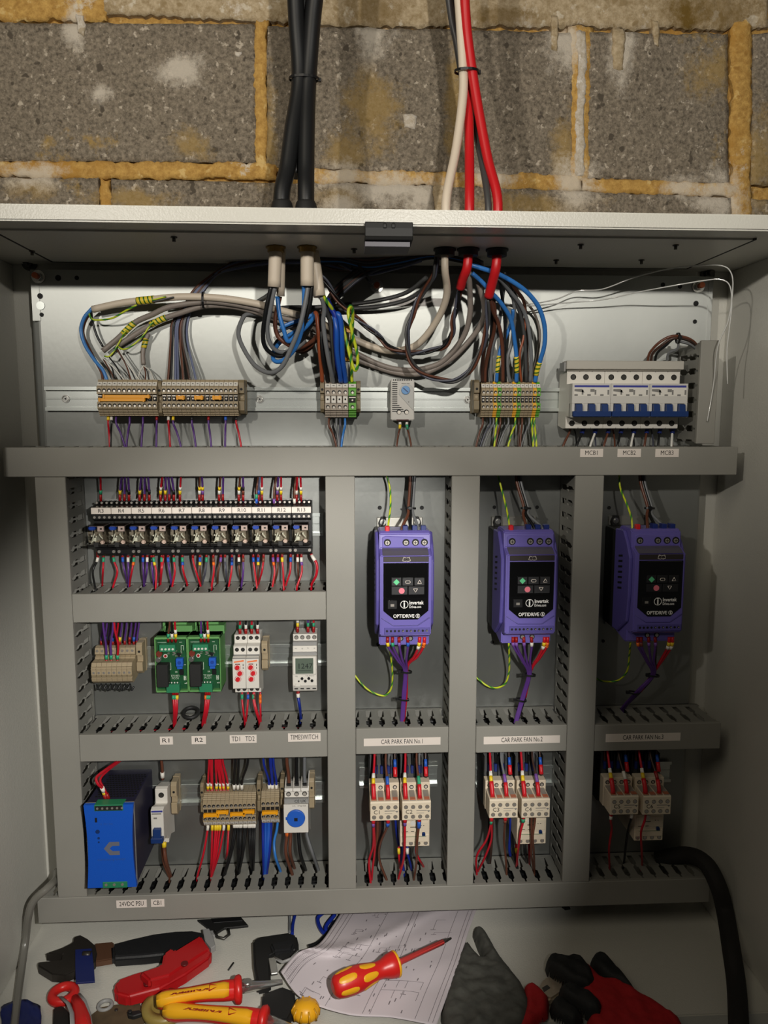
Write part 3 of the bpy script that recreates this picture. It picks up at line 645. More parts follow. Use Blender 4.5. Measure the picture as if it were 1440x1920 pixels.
def relay(org, s):
    t = thing('relay', 'black plug-in relay with clear cover and tag %s' % s, 'relay', org, 'row of plug-in relays'); w = RW/2-.25
    b = MB().prx([(5, rbot+6), (24, rbot), (40, rbot), (44, rbot+3), (44, rbot+10), (50, rbot+12), (50, zr1+2), (58, zr1+5), (58, ztag0-1), (56, ztag0), (56, ztag1), (46, ztag1+2), (42, rtop-5), (24, rtop), (8, rtop-2)], -w, w)
    part('socket', b, BLK, t, bev=.4)
    hl = MB(); sc = MB()
    for k in range(4):
        xx = -w+(k+.5)*(2*w/4); hl.cyl((xx, 57.8, ztag0-4.6), 'd', .4, 2.6, 10); sc.cyl((xx, 58, ztag0-5.2), 'd', .9, 1.9, 8)
        sc.cyl((xx, 44.6, ztag1+5.4), 'd', 1.2, 1.7, 8); hl.box(xx-1.8, xx+1.8, 20, 36, rtop-.8, rtop+.2)
    part('screw_well', hl, HOLE, t); part('clamp_screw', sc, NICK, t)
    part('frame_slots', MB().box(-w, w, 24, 25, rtop-.5, rtop+2.2), DEVG, t)
    sb = MB()
    for xx in (-w+3.6, w-3.6): sb.cyl((xx, 43.9, rbot+6.6), 'd', 1.2, 2.3, 10)
    part('lower_screw', sb, NICK, t)
    tg = part('label_tag', MB().box(-w+.1, w-.1, 56, 62, ztag0, ztag1), PAPERL, t, bev=.3, label='white tag printed %s' % s)
    text(s, (ztag1-ztag0)*.66, INK, tg, (0, 62.1, (ztag0+ztag1)/2))
    g = w-2.6
    cv_ = part('clear_cover', MB().box(-g, g, 50, 88, zr0, zr1), GLASS, t, bev=1.2, seg=2, label='clear plastic cover')
    part('flag', MB().box(-g+.8, -g+9.5, 78, 87, zr1-6.5, zr1-.8), mat('flag_blue', (30, 72, 176), .4), cv_, bev=1.2, seg=2)
    part('window_label', MB().box(g-9.5, g-1.0, 80, 87, zr1-8, zr1-1), mat('relay_label', (186, 168, 162), .5), cv_)
    part('indicator', MB().box(g-6, g-3.2, 87, 87.3, zr1-5.4, zr1-3.2), HOLE, cv_)
    part('top_label', MB().box(-g+2, g-1, 52, 87, zr1-.9, zr1-.5), RTOP, cv_)
    ci = MB().box(-g+4.5, -g+9.5, 60, 82, zr0+6, zr0+11).cyl((-g+4, 83, zr0+7), (3.4, 0, 9), 11, .8, 6).cyl((-g+2.4, 83, zr0+4), (3, 0, 3), 4, .9, 6).cyl((g-9, 83, zr0+16), (5, 0, -6), 8, .8, 6).box(-g+3, -g+4.6, 80, 83, zr0+13, zr0+15).box(-g+9, -g+10.6, 80, 83, zr0+12, zr0+14).box(g-9, g-7.4, 80, 83, zr0+15, zr0+17)
    part('coil_and_springs', ci, COIL, cv_)
    part('contact_block', MB().box(-g+1, g-1, 52, 62, zr0+1, zr1-9), mat('relay_inner', (132, 122, 104), .5), cv_)
    part('contact', MB().box(g-8, g-2, 74, 83, zr0+2, zr0+7), mat('relay_contact_pink', (214, 190, 178), .5), cv_, bev=1.2, seg=2)
    part('retainer', MB().prx([(44, zr0-5), (70, zr0-4), (86, zr0-1.2), (89.5, zr0+3), (88.6, zr0+3), (84, zr0), (44, zr0-.6)], -w+1, w-1).box(-3.2, 3.2, 86, 90, zr0-1, zr0+5.5), BLKM, t, bev=.4)
    return t
r0 = relay((tx0+RW*.5, 0, rz), 'R3')
for k in range(1, 11):
    s = 'R%d' % (k+3); o = dup(r0, (tx0+RW*(k+.5), 0, rz), 'black plug-in relay with clear cover and tag %s' % s)
    for c in COL.objects:
        if c.parent is o and c.name.startswith('label_tag'):
            c['label'] = 'white tag printed %s' % s
            for g in [g for g in COL.objects if g.parent is c]: g.data = text_mesh(s, (ztag1-ztag0)*.66, INK)
# ---- double level terminals (row three, left)
x0, x1 = X(172, 1262, 55), X(248.5, 1262, 55); w8 = (x1-x0)/8; zc = Z(215, 1240, 40)
zl1, zl0 = Z(215, 1244, 58)-zc, Z(215, 1283, 58)-zc; zu1 = Z(215, 1210, 30)-zc
def dterm(org, lab):
    t = thing('terminal_block', lab, 'terminal block', org, 'double-level terminals'); g = w8/2-.15
    part('housing', MB().prx([(4, zl0+10), (30, zl0+2), (50, zl0), (56, zl0+4), (58, zl0+9), (55, zl0+11), (58, zl0+14), (58, zl1-8), (54, zl1), (38, zl1+1), (38, zu1-16), (34, zu1-14), (38, zu1-11), (36, zu1-2), (30, zu1), (6, zu1-4)], -g, g).box(-g, g, 55, 58.6, zl1-6, zl1-5).box(-g, g, 56, 59, zl1-9, zl1-8), BEIGE, t)
    sc = MB().cyl((0, 57.8, zl1-14), 'd', .8, 1.9, 8).cyl((0, 37.8, zu1-6), 'd', .8, 1.9, 8); part('clamp_screw', sc, NICK, t)
    part('wire_entry', MB().cyl((0, 54.6, zl0+5.6), 'd', 1, 1.9, 8).box(-g+.5, g-.5, 57.6, 58.4, zl1-20.5, zl1-17.5), BEIGED, t)
    return t
d0_ = dterm((x0+w8/2, 0, zc), 'first double-level beige terminal above the black looped link wires')
for k in range(1, 8): dup(d0_, (x0+w8*(k+.5), 0, zc), '%s double-level beige terminal above the black looped link wires' % NUM[k])
bracket(260, 1206, 1264, 'pale beige end bracket between double-level terminals and green circuit board', BEIGE, w=9, d=36)
# ---- green circuit board modules
def pcbmod(px0, px1, pyt, pyb, label):
    D = 52; x0, x1 = X(px0, 1240, D), X(px1, 1240, D); z1, z0 = Z(350, pyt, D), Z(350, pyb, D); w, h = (x1-x0)/2, (z1-z0)/2
    t = thing('circuit_board_module', label, 'circuit board', ((x0+x1)/2, 0, (z0+z1)/2), 'circuit board modules')
    part('carrier', MB().prz([(-w, 6), (w, 6), (w, 54), (w-1.6, 54), (w-1.6, 44), (-w+1.6, 44), (-w+1.6, 54), (-w, 54)], -h, h).box(-w, w, 20, 54, h-3, h).box(-w, w, 20, 54, -h, -h+2.5).box(-w+8, w+2, 6, 24, h-4, h+9).box(-w+4, w-8, 6, 16, h, h+13), CARR, t, bev=.4)
    bd = part('printed_board', MB().box(-w+2, w-2, 45, 47, -h+3, h-6), PCBG, t, label='dark green printed circuit board')
    def at(x, z): return (-w+x*2*w/295, h-z*2*h/495)   # zoom pixels inside the module
    def bx(nm, a, b, c, d, dd, m, bev=.2, d0=47): q0, q1 = at(a, c), at(b, d); return part(nm, MB().box(q0[0], q1[0], d0, dd, q1[1], q0[1]), m, t, bev=bev)
    bx('top_connector', 48, 190, 62, 122, 57, CONG)
    for k in range(4): q = at(72+k*32, 100); part('connector_screw', MB().cyl((q[0], 57, q[1]), 'd', .5, 1.7, 8), WHT, t)
    bx('bottom_connector', 100, 218, 415, 490, 58, CONG)
    for k in range(4): q = at(120+k*26, 404); part('connector_screw', MB().cyl((q[0], 55, q[1]), 'd', .5, 1.1, 8), WHT, t)
    bx('board_relay', 22, 125, 232, 432, 62, BLKM, .8)
    bx('trimmer', 188, 252, 190, 262, 55, BLUE, .6); q = at(220, 226); part('trimmer_screw', MB().cyl((q[0], 55, q[1]), 'd', .6, 2.7, 12), mat('trimmer_face', (28, 66, 150), .4), t)
    bx('small_blue_part', 192, 240, 262, 292, 51, BLUE); bx('chip', 212, 248, 300, 348, 50, BLK)
    q = at(38, 148); part('disc_capacitor', MB().cyl((q[0], 48, q[1]), 'd', 6, 4.4, 14), mat('cap_brown', (108, 44, 30), .4), t)
    q = at(34, 196); part('can_capacitor', MB().cyl((q[0], 47, q[1]), 'd', 10, 4.0, 16), STEEL, t, bev=.5)
    q = at(92, 172); part('small_can', MB().ring((q[0], 51, q[1]), 'd', 2.6, .7, 12, 6), WHT, t)
    q = at(92, 172); part('red_component', MB().cyl((q[0], 47, q[1]), 'd', 5, 1.9, 10), MK['darkred'], t)
    q = at(210, 160); part('diode', MB().prd([(q[0]-3, q[1]+2), (q[0]+4, q[1]+1), (q[0]+1, q[1]-4)], 47, 52), BLK, t)
    rn = random.Random(3); rs = MB(); tr_ = MB()
    for k in range(16): q = at(60+rn.random()*190, 130+rn.random()*55); rs.box(q[0], q[0]+rn.choice((1, 3.2)), 47, 48.6, q[1], q[1]+1)
    part('soldered_parts', rs, NICK, t)
    for (a, b_, c, d_) in ((228, 232, 85, 150), (228, 250, 85, 88), (250, 254, 85, 130), (130, 134, 240, 300), (118, 134, 300, 304), (250, 270, 258, 262), (246, 256, 360, 400), (262, 268, 360, 400), (256, 262, 376, 380), (252, 262, 425, 432), (266, 272, 420, 434), (20, 100, 54, 57), (215, 240, 54, 58)):
        q0, q1 = at(a, c), at(b_, d_); tr_.box(q0[0], q1[0], 47, 47.15, q1[1], q0[1])
    part('screen_print', tr_, mat('silk_white', (190, 200, 184), .5), t)
    q = at(170, 360); text('TP100T', 3.2, MATS['silk_white'], t, (q[0], 47.1, q[1])); q = at(170, 382); text('PCO1', 3.2, MATS['silk_white'], t, (q[0], 47.1, q[1]))
    q = at(180, 325); text('BR', 2.4, MATS['silk_white'], t, (q[0], 47.1, q[1]))
    return t, (x0+x1)/2, (z0+z1)/2
m1, mx_, mz_ = pcbmod(291, 352.5, 1194, 1297, 'green circuit board module above the R1 sticker')
x0, x1 = X(352.8, 1240, 52), X(414, 1240, 52); dup(m1, ((x0+x1)/2, 0, mz_), 'green circuit board module above the R2 sticker')
# ---- time delay relays and timeswitch
def zz(px, py, d): return Z(px, py, d)
def tdelay(px0, px1, label):
    D = 62; x0, x1 = X(px0, 1255, D), X(px1, 1255, D); zc = Z(461, 1248, D); w = (x1-x0)/2-.2
    a = lambda py, d: Z(461, py, d)-zc
    t = thing('time_delay_relay', label, 'timer relay', ((x0+x1)/2, 0, zc), 'time delay relays')
    part('housing', MB().prx([(6, a(1300, 6)+8), (36, a(1299, 40)), (42, a(1298, 42)), (42, a(1290, 42)), (63, a(1291, 63)), (63, a(1235, 63)), (58, a(1231, 58)), (50, a(1228, 50)), (50, a(1212, 50)), (46, a(1209, 46)), (38, a(1205, 38)), (38, a(1190, 38)), (10, a(1180, 10))], -w, w), WHT, t, bev=.4)
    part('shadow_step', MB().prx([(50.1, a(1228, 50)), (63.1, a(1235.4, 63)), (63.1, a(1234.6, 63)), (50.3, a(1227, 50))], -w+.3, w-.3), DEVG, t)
    for k in (-.5, .5):
        for py, d in ((1196, 38), (1218, 50), (1292, 42)):
            q = part('screw_well', MB().cyl((k*w*.92, d, a(py, d)), 'd', .3, 3.0, 14), HOLE, t); part('screw', MB().cyl((k*w*.92, d+.1, a(py, d)), 'd', .8, 2.1, 10), DSTEEL, q)
    part('orange_print', MB().prd([(-w+2.2, a(1240, 63)), (w-2.5, a(1237.5, 63)), (w-2.5, a(1240.5, 63)), (-w+2.2, a(1242.5, 63))], 63, 63.15), mat('orange_print', (232, 122, 70), .5), t)
    part('fine_print', MB().box(-w+4, -w+11, 63, 63.15, a(1246, 63), a(1244.5, 63)).box(w-4, w-3, 63, 63.15, a(1249, 63), a(1245, 63)).box(w-4, w-3, 63, 63.15, a(1254, 63), a(1251, 63)), INK, t)
    for py, k in ((1251, -.25), (1262, .12), (1273, -.2)):
        z = a(py, 63); dl_ = part('dial', MB().ring((k*w, 63, z), 'd', 4.6, .25, 20, 4), MK['bright red'], t)
        part('knob', MB().cyl((k*w, 63, z), 'd', 2.6, 3.3, 16).box(k*w-.7, k*w+.7, 65.6, 66.4, z-3, z+3), MK['bright red'], dl_, bev=.2)
    return t, zc
td, tz = tdelay(436, 461, 'white time delay relay with three red dials, left one above TD1')
dx = (X(461, 1255, 62)+X(486, 1255, 62))/2; t2 = dup(td, (dx, 0, tz), 'white time delay relay with three red dials, right one above TD2')
bracket(495.5, 1203, 1259, 'beige end bracket right of the two time delay relays', BEIGE, w=9, d=40)
D = 62; x0, x1 = X(548.5, 1255, D), X(594, 1255, D); zc = Z(570, 1245, D); w = (x1-x0)/2; a = lambda py, d: Z(570, py, d)-zc
t = thing('timeswitch', 'white digital timeswitch with grey display reading 1247', 'timer', ((x0+x1)/2, 0, zc))
part('housing', MB().prx([(6, a(1300, 6)+8), (50, a(1296, 50)), (58, a(1295, 58)), (63, a(1285, 63)), (63, a(1231, 63)), (52, a(1228, 52)), (52, a(1211, 52)), (42, a(1209, 42)), (42, a(1189, 42)), (12, a(1178, 12))], -w, w), WHT, t, bev=.5)
part('grey_band', MB().box(-w+.2, w-.2, 41, 50, a(1210.5, 45), a(1202, 45)).box(-w+.2, w-.2, 52, 54.5, a(1229, 54), a(1222.5, 54)), DEVG, t)
part('display_frame', MB().box(-w+.8, w-.8, 62, 65.5, a(1265, 65), a(1231, 65)), WHT, t, bev=.8)
lc = part('display', MB().box(-w+4.5, w-5, 65.4, 65.9, a(1263, 65), a(1234, 65)), LCD, t, label='grey liquid crystal display')
text('1247', 8.4, mat('lcd_ink', (34, 40, 38), .4), lc, (.5, 66, a(1249.5, 66))); part('display_line', MB().box(-10, 10, 65.9, 66.05, a(1258, 66), a(1257.2, 66)), MATS['lcd_ink'], lc)
for px, py, r in ((566.3, 1272, 2.1), (579, 1272, 2.1), (572.6, 1276.8, 2.1), (585, 1276.3, 2.1), (560.3, 1277, 1.1)):
    part('button', MB().cyl((X(px, py, 63)-(x0+x1)/2, 63, a(py, 63)), 'd', 1.2, r, 14), BLK, t)
for px, py, s in ((556, 1268, 'MIL'), (581, 1267.3, 'TALENTO')): text(s, 2.2, INKG, t, (X(px, py, 63)-(x0+x1)/2, 63.05, a(py, 63)))
for k in range(4):
    xx = -w+5+k*(2*w-9)/3; q = part('screw_well', MB().cyl((xx, 42, a(1195, 42)), 'd', .3, 3.2, 14), HOLE, t); part('screw', MB().cyl((xx, 42.1, a(1195, 42)), 'd', .8, 2.4, 10), NICK, q)
    part('bottom_slot', MB().box(xx-2.6, xx+2.6, 56, 61.5, a(1291.6, 60), a(1290, 60)), HOLE, t)
    text(('M1', '16', 'T1', '18')[k], 2.2, INKG, t, (xx, 52.1, a(1216, 52)))
part('sealing_tab', MB().prd([(-w+4, a(1281, 63)), (-w+11, a(1281, 63)), (-w+12, a(1287, 63)), (-w+3, a(1287, 63))], 63, 64.5), WHT, t, bev=.3)
# ---- power supply
D = 120; x0, x1 = X(160.5, 1590, D), X(253, 1590, D); z1, z0 = Z(207, 1509, D), Z(212, 1664, D); w, h = (x1-x0)/2, (z1-z0)/2; zc = (z0+z1)/2
t = thing('power_supply', 'tall bright blue fronted power supply with dark perforated case', 'power supply', ((x0+x1)/2, 0, zc)); ps_o = ((x0+x1)/2, zc)
part('case', MB().box(-w+1, w-1, 8, 116, -h+1, h-1), PSUD, t, bev=.6)
fc = [(-w+3-2.0*math.sin(math.pi*(i/10))*-1, -h+2*h*i/10) for i in range(11)]
pl_ = [(-w+3.2*math.sin(math.pi*i/10), h-2*h*i/10) for i in range(11)]+[(w-3.2*math.sin(math.pi*i/10), -h+2*h*i/10) for i in range(11)]
part('front_cover', MB().prd(pl_, 114, 120), PSUB, t, label='blue curved front cover')
part('front_edge', MB().box(-w+.6, w-.6, 111, 115, -h+.4, h-.4), DEVG, t)
mg = MB()
for i in range(13):
    for j in range(11):
        xx = -w+8+i*(2*w-12)/13+(j % 2)*2.2; mg.box(xx, xx+2.9, 26+j*6.6, 30+j*6.6, h-1.05, h-.6)
o = part('vent_perforations', mg, HOLE, t)
part('top_terminals', MB().box(-w+15, w-14, 104, 121, h-9, h+.4), CONG, t, bev=.5); part('terminal_shade', MB().box(-w+16, w-15, 121, 121.2, h-8, h-1), BLKM, t)
for k in range(6): part('terminal_screw', MB().cyl((-w+19.5+k*6.9, 121.1, h-4.6), 'd', .6, 1.7, 8), NICK, t)
part('bottom_terminals', MB().box(-13, 22, 108, 121, -h-.4, -h+9), CONG, t, bev=.5)
for k in range(3): part('terminal_screw', MB().cyl((-8+k*11.5, 121, -h+5), 'd', .6, 2.1, 8), NICK, t)
sl = mat('psu_logo', (104, 106, 118), .45); cxx, czz = 1, Z(207, 1591, D)-zc
part('logo', MB().prd([(12+cxx, czz+10), (-2+cxx, czz+10), (-10+cxx, czz), (-2+cxx, czz-10), (12+cxx, czz-10), (12+cxx, czz-4), (2+cxx, czz-4), (-2+cxx, czz), (2+cxx, czz+4), (12+cxx, czz+4)], 120, 120.2), sl, t)
text('connectpower', 5.0, mat('psu_print', (42, 84, 160), .5), t, (1, 120.1, Z(207, 1611, D)-zc)); text('O  DC OK', 3.0, MATS['psu_print'], t, (-4, 120.1, Z(207, 1545, D)-zc))
part('indicator', MB().box(-w+15, -w+18, 120, 120.3, h-26, h-19), HOLE, t); part('adjuster', MB().cyl((-w+18, 120, h-40), 'd', .8, 3, 12), TBLUE, t)
part('small_led', MB().cyl((-w+19, 120, h-50), 'd', .5, 1.8, 8).cyl((-w+19, 120, h-56), 'd', .5, 1.4, 8), TBLUE, t)
# ---- single pole breaker CB1
D = 75; x0, x1 = X(283.5, 1550, D), X(307, 1550, D); zc = Z(300, 1520, 60); w = (x1-x0)/2; a = lambda py, d: Z(296, py, d)-zc
t = thing('circuit_breaker', 'white single-pole breaker with navy toggle above sticker CB1', 'circuit breaker', ((x0+x1)/2, 0, zc))
n1, n0 = a(1519, 75), a(1578, 75)
part('housing', MB().prx([(5, a(1560, 5)), (30, a(1574, 46)), (46, a(1580, 46)), (46, a(1572, 46)), (60, n0+1), (75, n0+1), (75, n1), (68, n1+2), (50, a(1508, 50)), (46, a(1505, 46)), (46, a(1480, 46)), (40, a(1478, 46)), (8, a(1466, 8))], -w, w), WHT, t, bev=.5)
part('stripe', MB().box(-w+1, w-1, 75, 75.2, n1-3.6, n1-.8), mat('stripe_navy', (52, 58, 140), .5), t); part('print', MB().box(-w+1.5, w-3, 75, 75.15, n1-7, n1-5).box(-w+4, -w+9, 75, 75.15, n1-14, n1-11.5), INKG, t)
part('toggle', MB().prx([(66, n0+10), (82, n0+8), (80, n0+22), (66, n0+23)], -w+3.5, w-3.5).box(-w+.3, w-.3, 72, 83, n0+1, n0+9), TBLUE, t, bev=.8)
q = part('screw_well', MB().cyl((0, 46, a(1491, 46)), 'd', .4, 4.2, 16), HOLE, t); part('screw', MB().cyl((0, 46.2, a(1491, 46)), 'd', .9, 3.0, 12), DSTEEL, q)
bracket(325, 1468, 1531, 'beige end bracket right of the single-pole breaker', BEIGE, w=9, d=36)
# ---- lower terminals
_, ex0, ex1, ezc, ew = strip(380, 479.5, 12, 1523, lambda i: '%s beige terminal in the row of red and black wires' % NUM[i], 'terminals of the bottom row', {}, lambda i: 'f')
_, fx0, fx1, fzc, fw = strip(489.5, 523.5, 4, 1519, lambda i: '%s beige terminal in the small group of dark blue wires' % NUM[i], 'terminals with dark blue wires', {}, lambda i: 'f')
def J(a, b, py, lab): jumper(X(a, py, 49), X(b, py, 49), Z((a+b)/2, py, 49), lab, 2.4)
J(381, 411, 1529.5, 'left low amber jumper on the red wire terminals'); J(405, 428, 1524, 'right raised amber jumper on the red wire terminals')
J(431, 460, 1527.5, 'left low amber jumper on the black wire terminals'); J(455, 477, 1523, 'right raised amber jumper on the black wire terminals')
J(491, 521, 1524.5, 'amber jumper across the four dark blue wire terminals')
bracket(378, 1470, 1528, 'beige end bracket left of the red wire terminals', w=5); bracket(485, 1465, 1526, 'beige end bracket between black and dark blue wire terminals', w=6, d=38)
bracket(528.5, 1463, 1520, 'beige end bracket left of the blue dial motor starter', w=6, d=38); bracket(584, 1461, 1520, 'beige end bracket right of the blue dial motor starter', BEIGE, w=8, d=36)
# ---- motor starter with blue dial
D = 76; x0, x1 = X(532, 1535, D), X(578, 1535, D); zc = Z(555, 1512, 60); w = (x1-x0)/2; a = lambda py, d: Z(555, py, d)-zc
t = thing('motor_starter', 'white motor protection switch with a large round blue dial', 'motor starter', ((x0+x1)/2, 0, zc))
part('housing', MB().prx([(5, a(1556, 5)), (50, a(1562, 70)), (76, a(1561.5, 76)), (76, a(1508, 76)), (60, a(1505, 60)), (60, a(1495, 60)), (56, a(1494, 56)), (56, a(1484, 56)), (30, a(1482, 34)), (8, a(1480, 30))], -w, w), WHT, t, bev=.5)
part('grey_band', MB().box(-w+.3, w-.3, 60, 66, a(1507.5, 66), a(1498, 66)), DEVG, t); text('CE UK', 4.6, INK, t, (6, 66.1, a(1502.5, 66)))
for k in range(3):
    c = -w+(k+.5)*2*w/3
    part('pole_divider', MB().prx([(8, a(1482, 30)), (55, a(1483, 55)), (55, a(1478, 55)), (18, a(1448, 18)), (8, a(1448, 8))], c-w/3+.2, c-w/3+1.6), WHT, t)
    part('terminal_ramp', MB().prx([(8, a(1480, 30)), (54, a(1484, 55)), (52, a(1478, 52)), (28, a(1464, 28)), (8, a(1460, 8))], c-w/3+1.6, c+w/3-.4), DEVW, t)
    part('clamp_mouth', MB().box(c-3, c+3, 44, 47, a(1472, 44), a(1468, 44)), HOLE, t)
    q = part('screw_well', MB().cyl((c, 56, a(1488.5, 56)), 'd', .4, 3.6, 14), HOLE, t); part('screw', MB().cyl((c, 56.2, a(1488.5, 56)), 'd', .8, 2.6, 10), NICK, q)
part('pole_divider', MB().prx([(8, a(1482, 30)), (55, a(1483, 55)), (52, a(1474, 52)), (14, a(1445, 14)), (8, a(1445, 8))], w-1.6, w), WHT, t)
zd = a(1535, 78); dl_ = part('rotary_dial', MB().lathe((0, 76, zd), 'd', [(0, 13.8), (2.5, 13.6), (3.2, 12.8)], 36), BLUE, t, label='round blue dial'); part('dial_socket', MB().box(-2.6, 2.6, 79.2, 79.4, zd-3.4, zd+1.6), HOLE, dl_)
part('dial_notch', MB().box(-15.2, -12.8, 76, 78, zd-2, zd+2), BLUE, t); text('I/O', 2.6, INKG, t, (-3, 76.1, a(1511.5, 76))); text('STARTER', 2.4, INKG, t, (9, 76.1, a(1511.5, 76)))
# ================================================================ drives
def drive(org, label):
    t = thing('inverter_drive', label, 'inverter drive', org, 'three purple inverter drives')
    w = 41.0
    part('heatsink_case', MB().box(-w+2, w-2, 4, 62, -86, 66), BLKM, t, bev=1.5)
    part('mounting_flange', MB().box(-w+6, w-6, .8, 4, 56, 80), mat('flange_zinc', (170, 168, 160), .35, metal=.7), t, bev=.8)
    part('mounting_flange', MB().box(-w+6, w-6, .8, 4, -94, -76), MATS['flange_zinc'], t, bev=.8)
    for sx in (-1, 1):
        part('mounting_ear', MB().prd([(sx*(w-10), 64), (sx*(w-20), 64), (sx*(w-20), 81), (sx*(w-12), 81), (sx*(w-8), 72)], 1, 10), BLKM, t, bev=.8)
        s_ = part('mounting_screw', MB().cyl((sx*(w-15), 10, 73.5), 'd', 1.2, 4.6, 14).cyl((sx*(w-15), 11, 73.5), 'd', 3.4, 3.2, 6), STEEL, t)
    part('shell', MB().prx([(52, -88), (92, -94.5), (100, -92), (100, -76), (116, -75), (123, -71), (123, 42), (113, 46.5), (106, 49.6), (104, 70), (98, 73.5), (60, 73.5), (52, 68)], -w+5, w-5), PURP, t, bev=1.5, seg=2)
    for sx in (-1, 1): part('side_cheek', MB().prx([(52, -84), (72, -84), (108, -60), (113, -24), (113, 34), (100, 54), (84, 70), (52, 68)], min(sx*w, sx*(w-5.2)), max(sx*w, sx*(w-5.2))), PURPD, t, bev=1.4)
    vs = MB()
    for k in range(7):
        z = 28-k*8
        for sx in (-1, 1): vs.prx([(70, z), (86, z+3), (86, z+6), (70, z+3)], min(sx*(w-.2), sx*(w+.3)), max(sx*(w-.2), sx*(w+.3)))
    part('side_vents', vs, HOLE, t)
    part('terminal_hood', MB().prd([(-w+9, 50.5), (w-13, 50.5), (w-12, 61), (w-15, 65), (-w+14, 67), (-w+9, 65)], 103, 106.5), PURP, t, bev=.8)
    for k in range(4):
        xx = (-26.5, 1.5, 16.0, 29.5)[k]*.93
        q = part('terminal_well', MB().cyl((xx, 106.4, 58), 'd', .5, 5.0, 18), HOLE, t); part('terminal_screw', MB().cyl((xx, 106.7, 57.6), 'd', 1.2, 3.2, 10), NICK, q); part('cross_slot', MB().box(xx-2.4, xx+2.4, 107.8, 108.1, 57.2, 58).box(xx-.4, xx+.4, 107.8, 108.1, 55.4, 59.8), HOLE, q)
        if k: part('ferrule_boot', MB().box(xx-3.6, xx+3.6, 84, 96, 70, 80), MK['navy'], t, bev=.5)
    part('earth_crimp', MB().box(-27.5, -21, 90, 99, 70, 80), MK['bright red'], t, bev=1.2)
    part('hinge_strip', MB().prx([(106, 48.6), (113.5, 46), (122, 43), (123.6, 42.4), (114.5, 47.6), (107, 50.4)], -w+9, w-9), mat('drive_strip_grey', (84, 80, 92), .4), t, bev=.2)
    bk = part('help_card_slot', MB().box(-w+10, w-9, 123, 124, 33.4, 41), mat('help_card', (52, 46, 44), .35), t, bev=.4, label='dark brown strip with an open book symbol')
    bp = MB()
    for sx in (-1, 1):
        for a_, b_ in (((0, 39), (sx*4, 40)), ((sx*4, 40), (sx*5.6, 35)), ((sx*5.6, 35), (sx*1.5, 34.2)), ((sx*1.5, 34.2), (0, 35)), ((0, 39), (0, 34.6))):
            bp.tube([(a_[0]+1, 124.1, a_[1]), (b_[0]+1, 124.1, b_[1])], .35, 4)
    part('book_symbol', bp, PAPERL, bk)
    pn = part('keypad_panel', MB().prd([(-w+10, 32), (w-9, 32), (w-9, -36), (w-24, -48.6), (-w+25, -48.6), (-w+10, -36)], 123, 124.2), GLOSS, t, label='glossy black keypad panel')
    part('display_window', MB().box(-w+12, w-11, 124.2, 124.8, -17, 31), mat('display_gloss', (10, 10, 11), .07, coat=.6), pn, bev=.3)
    kb = mat('key_black', (34, 34, 36), .45)
    def key(x0, x1, z0, z1): return part('key', MB().box(x0, x1, 124.6, 126, z0, z1), kb, t, bev=.4)
    k1 = key(-19.8, -6.2, .2, 11); k2 = key(-4.8, 10.4, .2, 11); k3 = key(12, 26, .2, 11); k4 = key(-19.8, 2.4, -12.6, -1.4); k5 = key(3.8, 26, -12.6, -1.4)
    part('start_symbol', MB().prd([(-13, 9.8), (-8.6, 5.4), (-13, 1), (-17.4, 5.4)], 126, 126.3), mat('key_green', (96, 200, 140), .5), k1)
    def ol(pts, par, nm, cl=True):
        m_ = MB(); pts = pts+[pts[0]]
        for a_, b_ in zip(pts, pts[1:]): m_.tube([(a_[0], 126.1, a_[1]), (b_[0], 126.1, b_[1])], .42, 4)
        part(nm, m_, PAPERL, par)
    ol([(-.8, 5.4), (.4, 7.2), (5.2, 7.2), (6.4, 5.4), (5.2, 3.6), (.4, 3.6)], k2, 'navigate_symbol'); ol([(16.4, 3.2), (19.2, 8.2), (22, 3.2)], k3, 'up_symbol'); ol([(10.6, -4.2), (16.4, -4.2), (13.5, -9.2)], k5, 'down_symbol')
    part('stop_symbol', MB().cyl((-5.7, 126, -7), 'd', .3, 4.1, 20), mat('key_pink', (232, 120, 136), .5), k4)
    q = part('network_socket', MB().box(-25, -12, 124.1, 125.2, -33, -21), BLK, t, bev=.4); part('socket_mouth', MB().box(-21, -16, 125.2, 125.4, -29.5, -26), NICK, q)
    lw = mat('lettering_white', (232, 230, 226), .5)
    text('OPTIDRIVE', 5.2, lw, pn, (-2.5, 124.3, -43.6), fit=29.5, bold=.14); text('Invertek', 5.4, lw, pn, (15, 124.3, -24.6), fit=20, bold=.16); text('Drives.com', 4.2, lw, pn, (13.6, 124.3, -30.4), fit=16.5, bold=.04)
    part('logo_ring', MB().ring((-1.8, 124.3, -27), 'd', 5.2, .55, 28, 5, .4), lw, pn); text('i', 10, lw, pn, (-1.9, 124.4, -26.8), bold=.35)
    part('logo_ring', MB().ring((17.2, 124.3, -43.4), 'd', 2.8, .35, 20, 5, .4), lw, pn); text('E', 4.0, lw, pn, (17.4, 124.4, -43.6), bold=.1)
    # lower terminals
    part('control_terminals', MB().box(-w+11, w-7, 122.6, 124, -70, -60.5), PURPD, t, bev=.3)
    sc = MB()
    for k in range(11): sc.cyl((-w+15+k*5.6, 124, -65), 'd', .2, 1.7, 10)
    part('control_screw_wells', sc, HOLE, t); sc = MB()
    for k in (4, 6, 8, 10): sc.cyl((-w+15.3+k*5.6, 124.1, -65.2), 'd', .5, 1.0, 8)
    part('control_screws', sc, NICK, t)
    part('chamfer_line', MB().tube([(-w+7, 123.3, -46), (-w+24, 123.3, -57.5), (w-24, 123.3, -57.5), (w-7, 123.3, -46)], .7, 6), PURPD, t)
